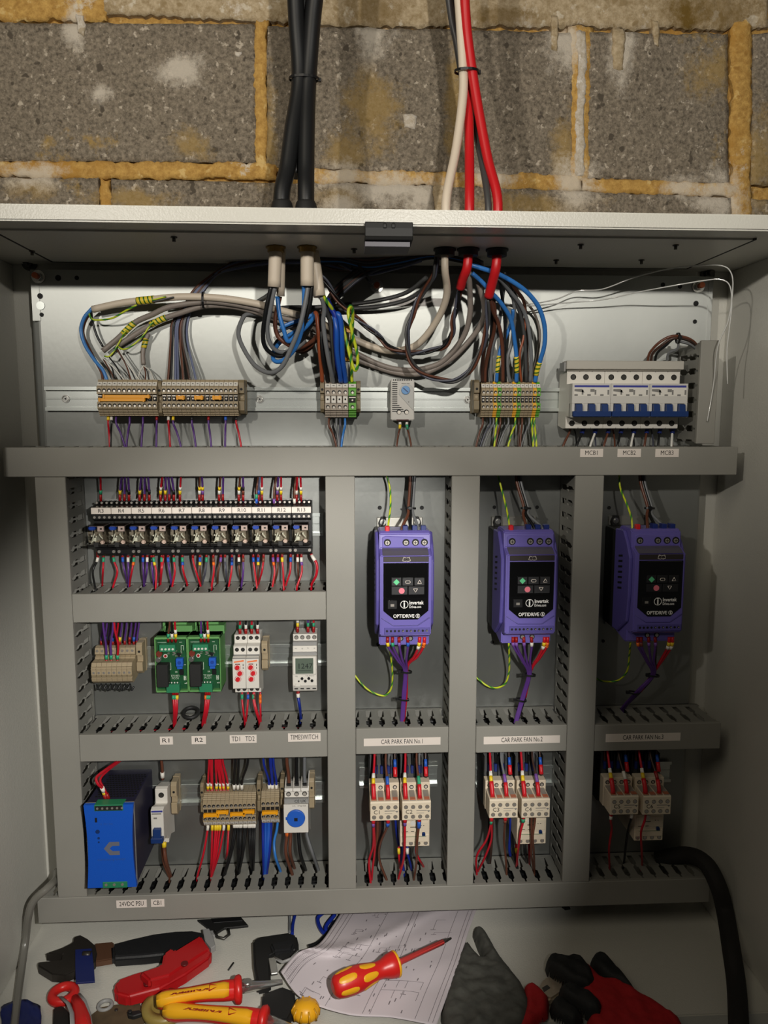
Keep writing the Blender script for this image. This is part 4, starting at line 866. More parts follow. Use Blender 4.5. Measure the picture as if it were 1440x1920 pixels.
    for xx in (-2, 12): q = part('lower_well', MB().cyl((xx-3, 99.8, -83), 'd', .4, 4, 14), HOLE, t); part('screw', MB().cyl((xx-3, 100, -83), 'd', 1, 2.6, 8), NICK, q)
    return t
dz = Z(760, 1030, 123)-50
DRV = []
for k, (px, py) in enumerate(((760.5, 1030), (995.5, 1028), (1236, 1026))):
    org = (X(px, 1110, 123), 0, Z(px, py, 123)-51)
    lab = ('leftmost purple inverter drive, above the CAR PARK FAN No.1 sticker', 'middle purple inverter drive, above the CAR PARK FAN No.2 sticker', 'dim purple inverter drive above the CAR PARK FAN No.3 sticker')[k]
    o = drive(org, lab) if k == 0 else dup(DRV[0][0], org, lab); DRV.append((o, org))
# ================================================================ contactors
def tscrew(mb_h, mb_s, x, d, z, r=2.9, rs=2.1):
    mb_h.cyl((x, d, z), 'd', .3, r, 14); mb_s.cyl((x, d+.1, z), 'd', .6, rs, 10)
CW = 22.3
def contactor(org, label, s, full=True):
    t = thing('contactor', label, 'contactor', org); w = CW
    # origin at centre, front plate z range: top +28 .. bottom -14
    part('rear_housing', MB().prx([(5, -22), (48, -22), (70, -14), (70, 10), (58, 30), (50, 46), (44, 62), (30, 66), (6, 62)], -w+.4, w-.4), BLKM, t, bev=.6)
    rb = MB()
    for k in range(5): rb.box(-w+.4+k*(2*w-2)/4, -w+1.6+k*(2*w-2)/4, 40, 62, 28, 60)
    part('pole_dividers', rb, BLK, t)
    part('front_plate', MB().box(-w, w, 64, 80, -15, 30), CREAM, t, bev=.6)
    h, s_ = MB(), MB()
    for k in range(4): tscrew(h, s_, -w+6+k*10.8, 80, 23, 3.2)
    part('screw_wells', h, HOLE, t); part('screws', s_, NICK, t)
    for k in range(3): part('ferrule_boot', MB().box(-w+7+k*10.5, -w+14+k*10.5, 48, 58, 33, 45), MK['navy'], t, bev=.8)
    part('marks', MB().box(w-4.6, w-2.6, 80, 80.2, 13, 15.2).box(w-5, w-1.8, 80, 80.2, 8.6, 9.2), INK, t)
    ax = part('auxiliary_block', MB().prx([(80, -13), (110, -13), (112, -12), (112, 15.4), (110.5, 16.8), (80, 17.6)], -w+.5, w-2), CREAM, t, bev=.4, label='front contact block marked %s' % s)
    for k in range(4):
        c = -w+6+k*10.4
        part('terminal_groove', MB().prx([(80.2, 17.5), (80.2, 18.3), (109.8, 17.5), (109.8, 16.6)], c-3.9, c+3.9), mat('groove_grey', (150, 142, 132), .5), ax)
        part('copper_clamp', MB().prx([(101.5, 17), (101.5, 18.7), (108.6, 18.4), (108.6, 16.5)], c-3.8, c+3.8), mat('clamp_copper', (206, 128, 96), .4, metal=.3), ax)
    h, s_ = MB(), MB()
    for k in range(4):
        for z in (8.2, -6.8): tscrew(h, s_, -w+6+k*10.4, 112, z, 3.1, 2.4)
    part('screw_wells', h, mat('well_grey', (110, 100, 88), .6), ax); part('screws', s_, NICK, ax)
    text(s, 6.4, INK, ax, (-w+10.5, 112.1, .6), name='lettering')
    part('print_lines', MB().box(-1, w-8, 112, 112.15, 2, 3).box(-1, w-12, 112, 112.12, -1.6, -1.1).prd([(w-8, 2.4), (w-3, 2.4), (w-5, -.4)], 112, 112.15), INKG, ax)
    return t
def overload(org, label):
    t = thing('overload_relay', label, 'overload relay', org); w = CW
    part('body', MB().box(-w, w, 10, 84, -21, 21), CREAM, t, bev=.7)
    part('upper_panel', MB().box(-w+2, w-2, 84, 85, 2, 18).box(-w+1, w-1, 84, 85, -13.5, -2), CREAM, t, bev=.4)
    h, s_ = MB(), MB()
    for k in range(4): tscrew(h, s_, -w+5.4+k*11.2, 84, -16, 3.1, 2.4)
    part('screw_wells', h, MATS['well_grey'], t); part('screws', s_, NICK, t)
    part('reset_button', MB().cyl((w-9, 84.5, 0), 'd', 2.5, 2.5, 12).box(w-11.5, w-6.5, 84.5, 87, -3, 0), TBLUE, t); part('green_line', MB().box(-w+6, w-5, 85, 85.2, -5, -4.4), mat('line_green', (40, 110, 60), .5), t)
    part('print', MB().box(-w+5, -w+12, 85, 85.15, 3, 3.8).box(-6, -1, 85, 85.15, 3, 3.8).box(w-14, w-12, 85, 85.15, 12, 12.8).box(w-10, w-8, 85, 85.15, 12, 12.8).box(-7, 2, 85, 85.15, 10, 11.2), INK, t)
    q = part('setting_dial', MB().cyl((-3, 84.8, 17), 'd', .6, 4, 16), WHT, t)
    return t
CT = {}
def front_org(pxa, pxb, pyt, d=80, top=30):  # contactor front plate edges
    return ((X(pxa, pyt, d)+X(pxb, pyt, d))/2, 0, Z((pxa+pxb)/2, pyt, d)-top)
CI = [('C1', 692, 748.5, 1468), ('C2', 750, 807, 1467), ('C3', 910, 965.5, 1463.5), ('C4', 968, 1025, 1463), ('C5', 1131, 1187, 1458), ('C6', 1191, 1246, 1458)]
for k, (s, a_, b_, py) in enumerate(CI):
    org = front_org(a_, b_, py); lab = 'cream contactor with front block marked %s' % s
    if s in ('C5', 'C6'): lab = 'dim cream contactor marked %s in the dark right bay' % s
    if k == 0: CT[s] = (contactor(org, lab, s), org)
    else:
        o = dup(CT['C1'][0], org, lab); CT[s] = (o, org)
        for c in COL.objects:
            if c.parent is o and c.name.startswith('auxiliary_block'):
                c['label'] = 'front contact block marked %s' % s
                for g in COL.objects:
                    if g.parent is c and g.name.startswith('lettering'): g.data = text_mesh(s, 6.4, INK)
ol0 = None
for (s, a_, b_, py) in (('C2', 749, 806, 1587), ('C4', 967.5, 1024.5, 1582.5), ('C6', 1188, 1243, 1576)):
    org = ((X(a_, py, 84)+X(b_, py, 84))/2, 0, Z((a_+b_)/2, py, 84)+21); lab = 'cream overload relay hanging below contactor %s' % s
    if ol0 is None: ol0 = overload(org, lab)
    else: dup(ol0, org, lab)
# ================================================================ wiring
ZT['C'] = ZC-1; ZT['CT'] = ZC+19
def twist(pts, cols, label, R=2.6, pitch=70, r=1.7, ph=0, group=None, per=8):
    path = spline([Vector(cv(p)) for p in pts], per); out = []
    L = [0]
    for i in range(1, len(path)): L.append(L[-1]+(path[i]-path[i-1]).length)
    n = len(cols)
    for k, c in enumerate(cols):
        u = Vector((0, 1, 0)); q = []
        for i, p in enumerate(path):
            tn = (path[min(i+1, len(path)-1)]-path[max(i-1, 0)]).normalized(); u = (u-tn*u.dot(tn)).normalized(); w = tn.cross(u)
            a = 2*math.pi*(L[i]/pitch+k/n)+ph; q.append(p+(u*math.cos(a)+w*math.sin(a))*R)
        o = wire(q, r, WC[c], label % c, group=group, raw=True, per=1)
        out.append(o)
    return out
def tie(pt, tan, rx, label, head=(1, 0), n=20, wd=3.0, ry=None, m=None):
    c = Vector(cv(pt)); ax = Vector(tan).normalized(); t = thing('cable_tie', label, 'cable tie', tuple(c))
    u = Vector((0, 1, 0)); u = (u-ax*u.dot(ax)).normalized(); w = ax.cross(u); ry = ry or rx; vs = []; fs = []
    for i in range(n):
        a = 2*math.pi*i/n
        for dr, dl in ((0, -wd/2), (.9, -wd/2), (.9, wd/2), (0, wd/2)):
            vs.append(w*math.cos(a)*(rx+dr)+u*math.sin(a)*(ry+dr)+ax*dl)
    for i in range(n):
        for j in range(4): fs.append((i*4+j, ((i+1) % n)*4+j, ((i+1) % n)*4+(j+1) % 4, i*4+(j+1) % 4))
    mb = MB(); mb.add(vs, fs); part('strap', mb, m or BLK, t)
    a = math.atan2(head[1], head[0]); hc = w*math.cos(a)*(rx+1.5)+u*math.sin(a)*(ry+1.5)
    part('tie_head', MB().box(hc.x-2.4, hc.x+2.4, hc.y-2, hc.y+2.4, hc.z-2.4, hc.z+2.4), m or BLK, t, bev=.4)
    return t
FR = lambda a, b, m, dr=.45: (a, b, m, dr, 'ferrule')
MR = lambda a, b, c, dr=.65: (a, b, MK[c], dr, 'marker_sleeve')
# ---- heavy cables coming down the wall
BC = WC['black cable']
for k, (pts, r, lab) in enumerate((
    ([(549, -60, 100), (556, 60, 90), (561, 150, 85), (545, 250, 95), (535, 320, 105), (526, 372, 118), (524, 398, 'CT')], 11.5, 'thick black armoured cable running down the wall, left one of the pair'),
    ([(600, -60, 100), (588, 60, 90), (580, 150, 86), (575, 250, 95), (573, 320, 105), (573, 372, 118), (574, 398, 'CT')], 11.5, 'thick black armoured cable running down the wall, right one of the pair'))):
    pass
q0 = PZ(524, 397, ZC+19)
GD = 138.0
def topcable(pts, r, m, lab, px, marks=()):
    ex = X(px, 398, GD); p = [Vector(cv(q)) for q in pts]+[Vector((ex, GD, ZC+60)), Vector((ex, GD, ZC+15))]
    return wire(p, r, m, lab, name='cable', cat='cable', raw=True, n=14, marks=marks), ex
o1, e1 = topcable([(520, -900, 110), (540, -400, 108), (551, -80, 105), (556, 40, 100), (562, 150, 98), (549, 240, 112), (539, 315, 125)], 10.8, BC, 'thick black cable down the wall, left of the tied pair', 529)
o2, e2 = topcable([(640, -900, 110), (612, -400, 108), (597, -80, 105), (586, 40, 100), (578, 150, 98), (575, 240, 112), (574, 315, 125)], 10.8, BC, 'thick black cable down the wall, right of the tied pair', 574)
o3 = wire([(580, -900, 90), (574, -400, 90), (572, -80, 88), (571, 60, 84), (569, 160, 86), (560, 260, 100), (552, 330, 112)], 9, BC, 'thick black cable mostly hidden behind the tied black pair', name='cable', cat='cable', n=12)
tie((570, 148, 98), (0, 0, 1), 19, 'black cable tie around the thick black cable pair', ry=12, head=(-1, -.2))
for ex, nm in ((e1, 'left'), (e2, 'right')):
    t = thing('cable_gland', 'black rubber gland under the %s thick black cable' % nm, 'cable gland', (ex, GD, ZC+19))
    part('rubber_cone', MB().lathe((0, 0, 0), 'z', [(0, 19), (8, 18), (30, 13), (33, 11)], 24), BLKM, t)
ends = []
for pts, r, c, lab, px in (
    ([(840, -900, 112), (850, -400, 112), (857, -70, 112), (863, 40, 108), (868, 120, 105), (868, 180, 106), (855, 280, 116)], 6.0, 'cream', 'cream cable descending the wall beside the two red cables', 837),
    ([(850, -900, 96), (858, -400, 96), (862, -70, 96), (868, 40, 93), (874, 120, 92), (878, 180, 92), (880, 280, 108)], 6.4, 'red cable', 'red cable descending the wall, nearer the cream cable', 880),
    ([(862, -900, 118), (866, -400, 118), (870, -70, 118), (874, 40, 112), (885, 130, 108), (898, 210, 110), (915, 300, 120)], 6.4, 'red cable', 'red cable descending the wall, right outer one', 932),
    ([(800, -900, 80), (822, -400, 80), (836, -70, 80), (846, 30, 76), (856, 80, 74), (868, 150, 76), (895, 260, 90)], 4.6, 'dark grey', 'thin dark grey cable behind the cream and red cables', 914)):
    o, ex = topcable(pts, r, WC[c], lab, px); ends.append(ex)
wire([(806, -900, 66), (828, -400, 66), (842, -70, 66), (852, 30, 66), (861, 90, 70), (870, 160, 78), (880, 250, 96)], 3.4, WC['grey'], 'thin grey cable tucked behind the cream cable at top', name='cable', cat='cable', n=8)
tie((875, 134, 104), (0, .1, 1), 15.5, 'black cable tie around the cream and red cables', ry=13, head=(-1, -.2))
# ---- glands below the ceiling and what leaves them
def gland(px, m, lab, r=13, h=7, py=462):
    ex, ed, _ = PZ(px, py, ZC-2); t = thing('cable_gland', lab, 'cable gland', (ex, ed, ZC-2.4))
    part('lock_nut', MB().lathe((0, 0, 0), (0, 0, -1), [(0, r+2), (2.2, r+2), (2.3, r), (h, r)], 8 if m is not BLKM else 20), m, t); return ex, ed
brass = mat('brass', (146, 120, 62), .4, metal=.6)
def sheath(p0, p1, r, c, lab): return wire([p0, tuple((a+b)/2 for a, b in zip(p0, p1)), p1], r, WC[c], lab, name='cable', cat='cable', raw=True, n=14, per=3)
ga = gland(517, brass, 'brass gland holding the left cream sheathed cable', 11); gb = gland(576, brass, 'brass gland holding the right cream sheathed cable', 11)
gc = gland(834, BLKM, 'black ring gland around the white cable', 13, 9, 466); gd = gland(878, BLKM, 'black ring gland around the shorter red cable', 13, 9, 466); ge = gland(932, BLKM, 'black ring gland around the longer red cable', 13, 9, 467)
dz_ = lambda px, py, d: Vector(P3(px, py, d))
sheath(Vector((ga[0], ga[1], ZC)), dz_(514, 538, 118), 8.6, 'cream', 'left cream cable sheath hanging below the brass gland')
sheath(Vector((ga[0]+6, ga[1]-20, ZC)), dz_(526, 555, 92), 5.6, 'cream', 'thinner cream sheath tucked behind the left cream one')
sheath(Vector((gb[0], gb[1], ZC)), dz_(576, 536, 120), 8.8, 'cream', 'right cream cable sheath hanging below the brass gland')
sheath(Vector((gb[0]+6, gb[1]-26, ZC)), dz_(599, 556, 104), 8.2, 'cream', 'slanting cream sheath with blue and green-yellow cores')
# red sheath ends
rc1 = wire([Vector((gd[0], gd[1], ZC+2)), dz_(876, 500, 128), dz_(868, 522, 116), dz_(863, 540, 104)], 6.2, WC['red cable'], 'short red sheath end hanging under the ceiling', name='cable', cat='cable', raw=True, n=12)
rc2 = wire([Vector((ge[0], ge[1], ZC+2)), dz_(930, 500, 128), dz_(923, 530, 116), dz_(916, 557, 104)], 6.4, WC['red cable'], 'long red sheath end above the blue and brown wires', name='cable', cat='cable', raw=True, n=12)
# white cable from its gland, in a sagging arc to the far left
wire([Vector((gc[0], gc[1], ZC+2)), dz_(834, 505, 128), dz_(838, 551, 100), dz_(824, 592, 72), dz_(797, 632, 48), dz_(771, 652, 34), dz_(733, 658, 24), dz_(700, 651, 20), dz_(664, 636, 20), dz_(620, 614, 22), dz_(570, 594, 26), dz_(530, 583, 36),
      dz_(483, 570, 44), dz_(430, 561, 44), dz_(383, 557, 42), dz_(330, 557, 38), dz_(283, 562, 32), dz_(230, 568, 27), dz_(174, 580, 22)], 5.0, WC['cream'], 'long white cable sagging from its gland to the far left', name='cable', cat='cable', raw=True, n=12, marks=((-92, -66, SLV, .5, 'striped_sleeve'),))
GS = WC['grey sheath']
wire([(878, 500, 96), (881, 549, 80), (881, 591, 62), (868, 633, 44), (833, 675, 28), (799, 690, 20), (761, 694, 16), (719, 686, 14), (667, 662, 14), (594, 620, 16), (560, 604, 22), (500, 588, 34), (480, 579, 36), (430, 569, 38), (383, 566, 36), (320, 575, 30), (285, 590, 24), (253, 605, 20), (222, 634, 18), (193, 658, 18)],
     4.0, GS, 'upper grey cable arcing from the red cables to the left terminals', name='cable', cat='cable', n=10, marks=((-62, -38, SLV, .5, 'striped_sleeve'),))
wire([(897, 530, 84), (908, 572, 70), (905, 600, 56), (889, 628, 42), (852, 668, 30), (815, 692, 20), (780, 702, 16), (740, 698, 12), (700, 686, 10), (660, 670, 10), (594, 634, 12), (555, 614, 18), (500, 592, 26), (470, 582, 30), (430, 574, 31), (383, 574, 30), (335, 588, 24), (300, 600, 20), (270, 617, 17), (240, 636, 16), (219, 649, 16)],
     4.0, GS, 'lower grey cable arcing from the red cables to the left terminals', name='cable', cat='cable', n=10, marks=((-84, -58, SLV, .5, 'striped_sleeve'),))
wire([(278, 626, 8), (272, 642, 10), (268, 662, 12), (269, 684, 14)], 3.4, GS, 'short grey cable stub with striped sleeve above left terminals', name='cable', cat='cable', n=9, marks=((8, 22, SLV, .7, 'striped_sleeve'),))
tie((382, 563, 38), (1, 0, 0), 11, 'black cable tie around the white and grey arc cables', ry=10, head=(0, -1)); 
# cores at the far left strip
def W(c, pts, lab, r=1.5, **k):
    if ' core' in lab or ' wire of the ' in lab: k.setdefault('name', 'cable_core'); k.setdefault('cat', 'cable core')
    return wire(pts, r, WC[c], lab, **k)
W('light blue', [(173, 578, 22), (158, 596, 20), (152, 620, 18), (160, 648, 20), (178, 676, 26), (193, 694, 32), (201, 714, 34)], 'blue core curving from the white cable end to the far left strip', 2.6)
W('brown', [(174, 580, 18), (160, 602, 14), (156, 625, 12), (167, 652, 14), (181, 680, 24), (191, 700, 30), (193, 714, 34)], 'brown core curving beside the blue one at far left', 2.0)
W('black', [(171, 584, 18), (174, 605, 14), (182, 630, 14), (193, 650, 14)], 'black core ending behind the grey cable at far left', 1.7)
W('green and yellow', [(166, 584, 20), (172, 598, 24), (187, 600, 26), (212, 596, 30), (235, 583, 36), (256, 572, 40)], 'green-yellow earth core curling under the white cable', 1.4)
W('green and yellow', [(196, 668, 22), (205, 668, 24), (216, 655, 22), (228, 634, 22), (236, 620, 26)], 'green-yellow earth core curling up to the upper grey cable', 1.3)
W('green and yellow', [(221, 650, 20), (232, 655, 24), (248, 648, 26), (268, 630, 26), (280, 612, 26), (288, 603, 26)], 'green-yellow earth core curling up to the lower grey cable', 1.3)
W('green and yellow', [(286, 563, 42), (296, 560, 44), (311, 556, 44)], 'cut green-yellow stub lying along the white cable', 1.3); W('dark grey', [(286, 566, 42), (304, 562, 44), (326, 557, 44)], 'cut dark grey stub lying along the white cable', 1.3)
for c, a, b, e in (('white', (193, 671, 22), (216, 692, 28), (234, 714, 34)), ('black', (196, 672, 20), (210, 690, 26), (215, 714, 34)), ('brown', (194, 674, 18), (206, 694, 26), (216, 714, 32)), ('black', (205, 670, 18), (220, 690, 26), (230, 714, 34)),
                   ('white', (222, 653, 22), (238, 680, 28), (262, 714, 34)), ('brown', (219, 655, 20), (236, 684, 24), (246, 714, 34)), ('dark grey', (220, 655, 16), (240, 684, 20), (255, 714, 32)),
                   ('white', (269, 685, 16), (282, 697, 26), (289, 714, 34)), ('white', (269, 686, 16), (262, 698, 24), (260, 708, 28)), ('brown', (270, 686, 16), (273, 700, 24), (272, 714, 34)), ('dark grey', (272, 686, 16), (277, 700, 24), (280, 714, 34))):
    W(c, [a, b, e], 'thin %s core dropping into the far left terminal strip' % c, 1.0)
for px, py in ((189, 660), (191, 672)):
    pass
# ---- harness along the ceiling to the second strip
hc = (('brown', 315, 322, 0), ('black', 320, 324, 1), ('dusty blue', 329, 330, 2), ('dusty blue', 334, 333, 3), ('brown', 344, 338, 4), ('dark brown', 356, 341, 5), ('grey', 362, 344, 6), ('dusty blue', 368, 350, 7))
for c, xb, xm, k in hc:
    o = (k-3.5)
    W(c, [(xb, 714, 32), (xb+(xm-xb)*.3, 690, 26), (xm+o*.4, 640, 14), (xm+2, 604, 9), (354+o*2.2, 572, 8), (372+o*2.6, 545, 10), (398+o*2.4, 518-o, 14), (440, 497+o*2, 20+k), (500, 486+o*2.4, 24+k*2), (560, 484+o*2.4, 28+k*2), (625, 497-o*2, 34+k), (680, 508+o*2, 36+k*2), (740, 497+o*2, 50+k), (790, 484+o*1.5, 66+k*2)], '%s wire of the ceiling harness feeding the second strip' % c, 1.9)
for k in range(9):
    o = k-4; c = ('black', 'dark grey', 'brown', 'black', 'slate', 'black', 'dark brown', 'blue', 'black')[k]
    W(c, [(600, 470+k*3, 60), (640, 484+o*2.5, 56), (690, 494+o*2.5, 60), (750, 484+o*3, 70), (810, 474+o*2.4, 80), (870, 484+o*2, 74), (905, 500+o*2, 64)], '%s wire of the dense dark bundle close under the ceiling' % c, 2.4)
for k in range(8):
    o = k-3.5; c = ('black', 'dark brown', 'black', 'dark grey', 'black', 'brown', 'black', 'slate')[k]
    W(c, [(770, 480+o*2, 70), (720, 494+o*2, 60), (682, 508+o*3, 52), (650, 532+o*3.4, 44), (622, 560+o*3.5, 34), (606, 585+o*2, 26), (598+o, 640, 26), (612+o*2.6, 690, 32), (617+o*2.8, 714, 36)][:6+(2 if k % 2 else 0)], '%s wire slanting from the tied dark bundle to the centre' % c, 2.3)
tie((682, 512, 52), (-1, 0, -.8), 19, 'black cable tie around the slanting dark wire bundle', ry=11, head=(-.3, -1))
W('dark grey', [(800, 520, 66), (761, 549, 40), (705, 564, 26), (650, 571, 20), (590, 576, 18), (530, 577, 16), (500, 588, 12)], 'upper dark grey cable crossing behind the sheaths', 3.0, name='cable', cat='cable', n=8)
W('dark grey', [(815, 520, 70), (775, 556, 42), (720, 573, 26), (650, 579, 18), (600, 582, 14)], 'lower dark grey cable crossing behind the sheaths', 3.0, name='cable', cat='cable', n=8)
W('dark grey', [(514, 545, 100), (500, 556, 60), (484, 566, 26), (470, 578, 12)], 'short dark grey cable passing behind the left cream sheath', 3.4, name='cable', cat='cable', n=8)
# ---- loops of cores below the cream sheaths
W('black', [(509, 536, 118), (500, 575, 112), (493, 625, 100), (498, 652, 92), (519, 667, 84), (545, 662, 76), (562, 645, 66), (578, 618, 50), (590, 600, 40)], 'black core looping below the left cream sheath', 3.0, n=9)
W('grey', [(516, 536, 118), (507, 580, 110), (501, 616, 100), (507, 645, 92), (525, 660, 84), (552, 655, 74), (572, 640, 60)], 'grey core looping below the left cream sheath', 3.0, n=9)
W('blue', [(520, 556, 92), (524, 590, 92), (532, 618, 90), (540, 640, 86), (556, 628, 78), (575, 612, 60), (592, 590, 44)], 'blue core looping below the left cream sheath', 3.0, n=9)
W('brown', [(525, 556, 88), (516, 600, 86), (520, 628, 82), (538, 645, 78), (560, 652, 66), (585, 640, 50), (596, 628, 40)], 'brown core looping below the left cream sheath', 3.0, n=9)
W('grey', [(578, 534, 118), (572, 570, 116), (562, 612, 112), (545, 655, 104), (528, 688, 96), (505, 699, 86), (478, 685, 70), (456, 652, 54), (447, 624, 44), (455, 597, 34), (466, 589, 28), (490, 590, 18)], 'large grey core loop hanging left below the right cream sheath', 3.2, n=9)
W('black', [(585, 534, 118), (580, 575, 112), (566, 618, 102), (552, 650, 92), (533, 664, 82), (515, 660, 70), (520, 640, 60), (545, 628, 50), (570, 620, 40)], 'black core looping below the right cream sheath', 3.0, n=9)
W('blue', [(570, 534, 116), (570, 572, 110), (566, 618, 104), (552, 655, 98), (530, 676, 92), (514, 676, 84), (513, 660, 74), (527, 640, 62), (548, 625, 50), (575, 612, 40)], 'bright blue core loop below the right cream sheath', 3.0, n=9)
W('blue', [(525, 615, 40), (548, 605, 38), (575, 596, 34), (592, 586, 30)], 'short blue core crossing behind the looped cores', 3.0); W('slate', [(520, 622, 34), (545, 612, 30), (575, 604, 26)], 'dull slate core crossing behind the looped cores', 3.0)
W('brown', [(536, 640, 44), (560, 656, 44), (580, 650, 38), (594, 635, 32)], 'brown core curling right behind the blue loop', 3.4); W('dark brown', [(545, 648, 34), (565, 660, 34), (585, 650, 28)], 'dark brown core curling right behind the blue loop', 3.4)
# cores into the white plugged strip
W('orange brown', [(591, 586, 60), (594, 592, 66), (597, 625, 66), (600, 665, 56), (603, 695, 44), (604, 716, 36)], 'copper brown core dropping to the white plugged terminals', 3.0, n=9)
W('black', [(602, 590, 60), (603, 630, 66), (606, 670, 60), (612, 700, 46), (615, 716, 38)], 'black core dropping to the white plugged terminals', 3.2, n=9)
W('brown', [(606, 600, 52), (608, 640, 54), (612, 680, 50), (616, 716, 38)], 'brown core between the black ones above the white plugged terminals', 2.6, n=9)
W('grey', [(603, 556, 102), (608, 580, 92), (606, 605, 84), (611, 645, 76), (617, 680, 64), (622, 702, 52), (625, 716, 40)], 'grey core dropping to the white plugged terminals', 3.2, n=9)
W('dark grey', [(605, 556, 98), (612, 585, 84), (620, 605, 74), (624, 645, 66), (626, 680, 56), (624, 705, 46)], 'dark grey core looping back above the white plugged terminals', 3.6, n=9)
W('black', [(604, 580, 56), (617, 592, 60), (622, 630, 62), (626, 680, 56), (629, 700, 46), (630, 716, 40)], 'glossy black core ending on the white plugged terminals', 3.2, n=9)
W('dark blue', [(612, 560, 90), (622, 580, 86), (629, 597, 84), (630, 640, 78), (633, 680, 62), (637, 700, 50), (640, 716, 40)], 'thick blue core, left of the two above the plugged terminals', 3.8, n=10)
WC['royal'] = mat('wire_royal', (30, 84, 176), .35)
W('royal', [(628, 592, 80), (634, 589, 86), (639, 605, 84), (641, 645, 76), (643, 680, 62), (646, 700, 50), (648, 716, 40)], 'thick blue core, right of the two above the plugged terminals', 3.8, n=10)
W('royal', [(627, 592, 84), (631, 620, 86), (632, 660, 74), (636, 690, 60), (639, 716, 44)], 'bright blue core in front above the plugged terminals', 3.4, n=10)
W('green and yellow', [(606, 552, 104), (612, 564, 100), (620, 575, 92), (628, 587, 80)], 'green-yellow core leaving the slanting cream sheath', 2.4, n=9)
W('green and yellow', [(640, 600, 70), (646, 625, 72), (652, 650, 72), (659, 678, 70), (665, 694, 68), (670, 688, 70), (670, 665, 74), (662, 630, 82), (655, 600, 88), (653, 584, 88), (657, 574, 84), (661, 582, 78), (661, 610, 68), (658, 650, 56), (659, 690, 46), (660, 716, 40)], 'green-yellow earth core making a tall loop above the green terminal', 2.3, n=9)
for py in (618, 671):
    t = thing('tie_base', '%s amber adhesive tie base behind the green-yellow loop' % ('upper' if py < 640 else 'lower'), 'tie base', P3(648, py, .5)); part('base', MB().box(-9, 9, 0, 5, -5, 5), AMB, t, bev=.8)
# twisted cores
GT = 'twisted cores under the ceiling'
twist([(596, 510, 60), (612, 530, 58), (636, 566, 54), (660, 590, 50), (690, 614, 46), (714, 634, 42), (728, 650, 40), (750, 659, 40), (775, 662, 42), (810, 657, 46), (835, 648, 52), (848, 625, 62), (850, 600, 70), (858, 568, 84), (862, 545, 98)], ('slate', 'brown', 'black'), '%s strand of the twisted core sagging to the short red sheath', 2.5, 95, 1.9)
twist([(822, 470, 110), (818, 495, 104), (812, 520, 96), (795, 545, 84), (783, 565, 78), (774, 590, 74), (765, 617, 70), (764, 650, 66), (771, 678, 62), (785, 695, 60), (812, 709, 58), (850, 714, 60), (878, 698, 64), (897, 668, 70), (909, 635, 78), (914, 600, 88), (915, 560, 102)], ('slate', 'brown', 'dark grey'), '%s strand of the big twisted loop left of the long red sheath', 2.4, 110, 2.0)
# ---- drive supply cores into the striped strip
SP = [('brown', [(918, 560, 100), (925, 585, 84), (934, 605, 70), (941, 640, 56), (943, 680, 46), (943, 716, 38)], 2.8, 'long brown core crossing down to the yellow terminal'),
 ('brown', [(925, 560, 80), (928, 590, 70), (926, 620, 58), (916, 660, 50), (910, 690, 44), (909, 716, 38)], 2.8, 'brown core on the left of the striped strip'),
 ('dark brown', [(914, 560, 90), (912, 600, 80), (908, 650, 66), (904, 690, 48), (905, 716, 38)], 2.8, 'dark brown core at the left edge of the striped strip'),
 ('black', [(920, 562, 80), (922, 600, 62), (919, 650, 50), (914, 690, 42), (914, 716, 36)], 2.2, 'black core left of the first grey one on the striped strip'),
 ('grey', [(946, 520, 90), (942, 560, 60), (934, 615, 50), (924, 650, 46), (920, 690, 42), (921, 716, 38)], 2.6, 'grey core left of the first sleeved blue core'),
 ('blue', [(962, 580, 60), (960, 600, 56), (950, 628, 50), (938, 655, 46), (933, 690, 44), (931, 716, 38)], 2.6, 'first blue core with striped sleeve above the striped strip'),
 ('black', [(935, 520, 90), (942, 560, 70), (947, 610, 56), (946, 660, 50), (948, 716, 38)], 2.2, 'black core just right of the long brown core'),
 ('grey', [(960, 540, 76), (965, 590, 56), (960, 640, 48), (952, 670, 46), (953, 700, 42), (957, 716, 38)], 2.6, 'grey core curving right of the long brown core'),
 ('blue', [(885, 512, 100), (905, 530, 96), (925, 552, 92), (942, 572, 84), (958, 600, 70), (965, 640, 58), (969, 680, 48), (968, 716, 38)], 3.0, 'middle blue core with striped sleeve crossing from upper left'),
 ('orange brown', [(982, 570, 56), (985, 600, 52), (981, 636, 50), (975, 660, 50), (975, 690, 44), (978, 716, 38)], 1.7, 'thin copper brown core right of the middle blue one'),
 ('black', [(945, 510, 90), (965, 550, 66), (980, 600, 52), (985, 650, 46), (983, 716, 36)], 2.3, 'black core in the third group of the striped strip'),
 ('grey', [(935, 520, 96), (955, 545, 80), (975, 570, 66), (988, 600, 56), (994, 640, 50), (996, 680, 44), (994, 716, 38)], 2.8, 'outer grey core of the third group on the striped strip'),
 ('dark grey', [(940, 525, 88), (960, 556, 70), (976, 590, 56), (984, 640, 48), (987, 716, 38)], 2.6, 'dark grey core of the third group on the striped strip'),
 ('brown', [(950, 524, 92), (968, 544, 78), (982, 565, 62), (986, 600, 40), (988, 650, 34), (989, 716, 32)], 2.4, 'brown core arching behind the outer grey core'),
 ('blue', [(878, 495, 108), (900, 502, 108), (935, 514, 104), (972, 535, 98), (996, 556, 90), (1012, 580, 82), (1021, 612, 72), (1021, 645, 62), (1014, 672, 52), (1007, 695, 44), (1003, 716, 38)], 3.2, 'big outer blue core bowing right with a striped sleeve'),
 ('grey sheath', [(960, 545, 60), (985, 565, 36), (1003, 590, 14), (1012, 625, 10), (1008, 665, 16), (1000, 700, 30), (999, 716, 36)], 1.9, 'slim brownish grey core bowing right behind the big blue one')]
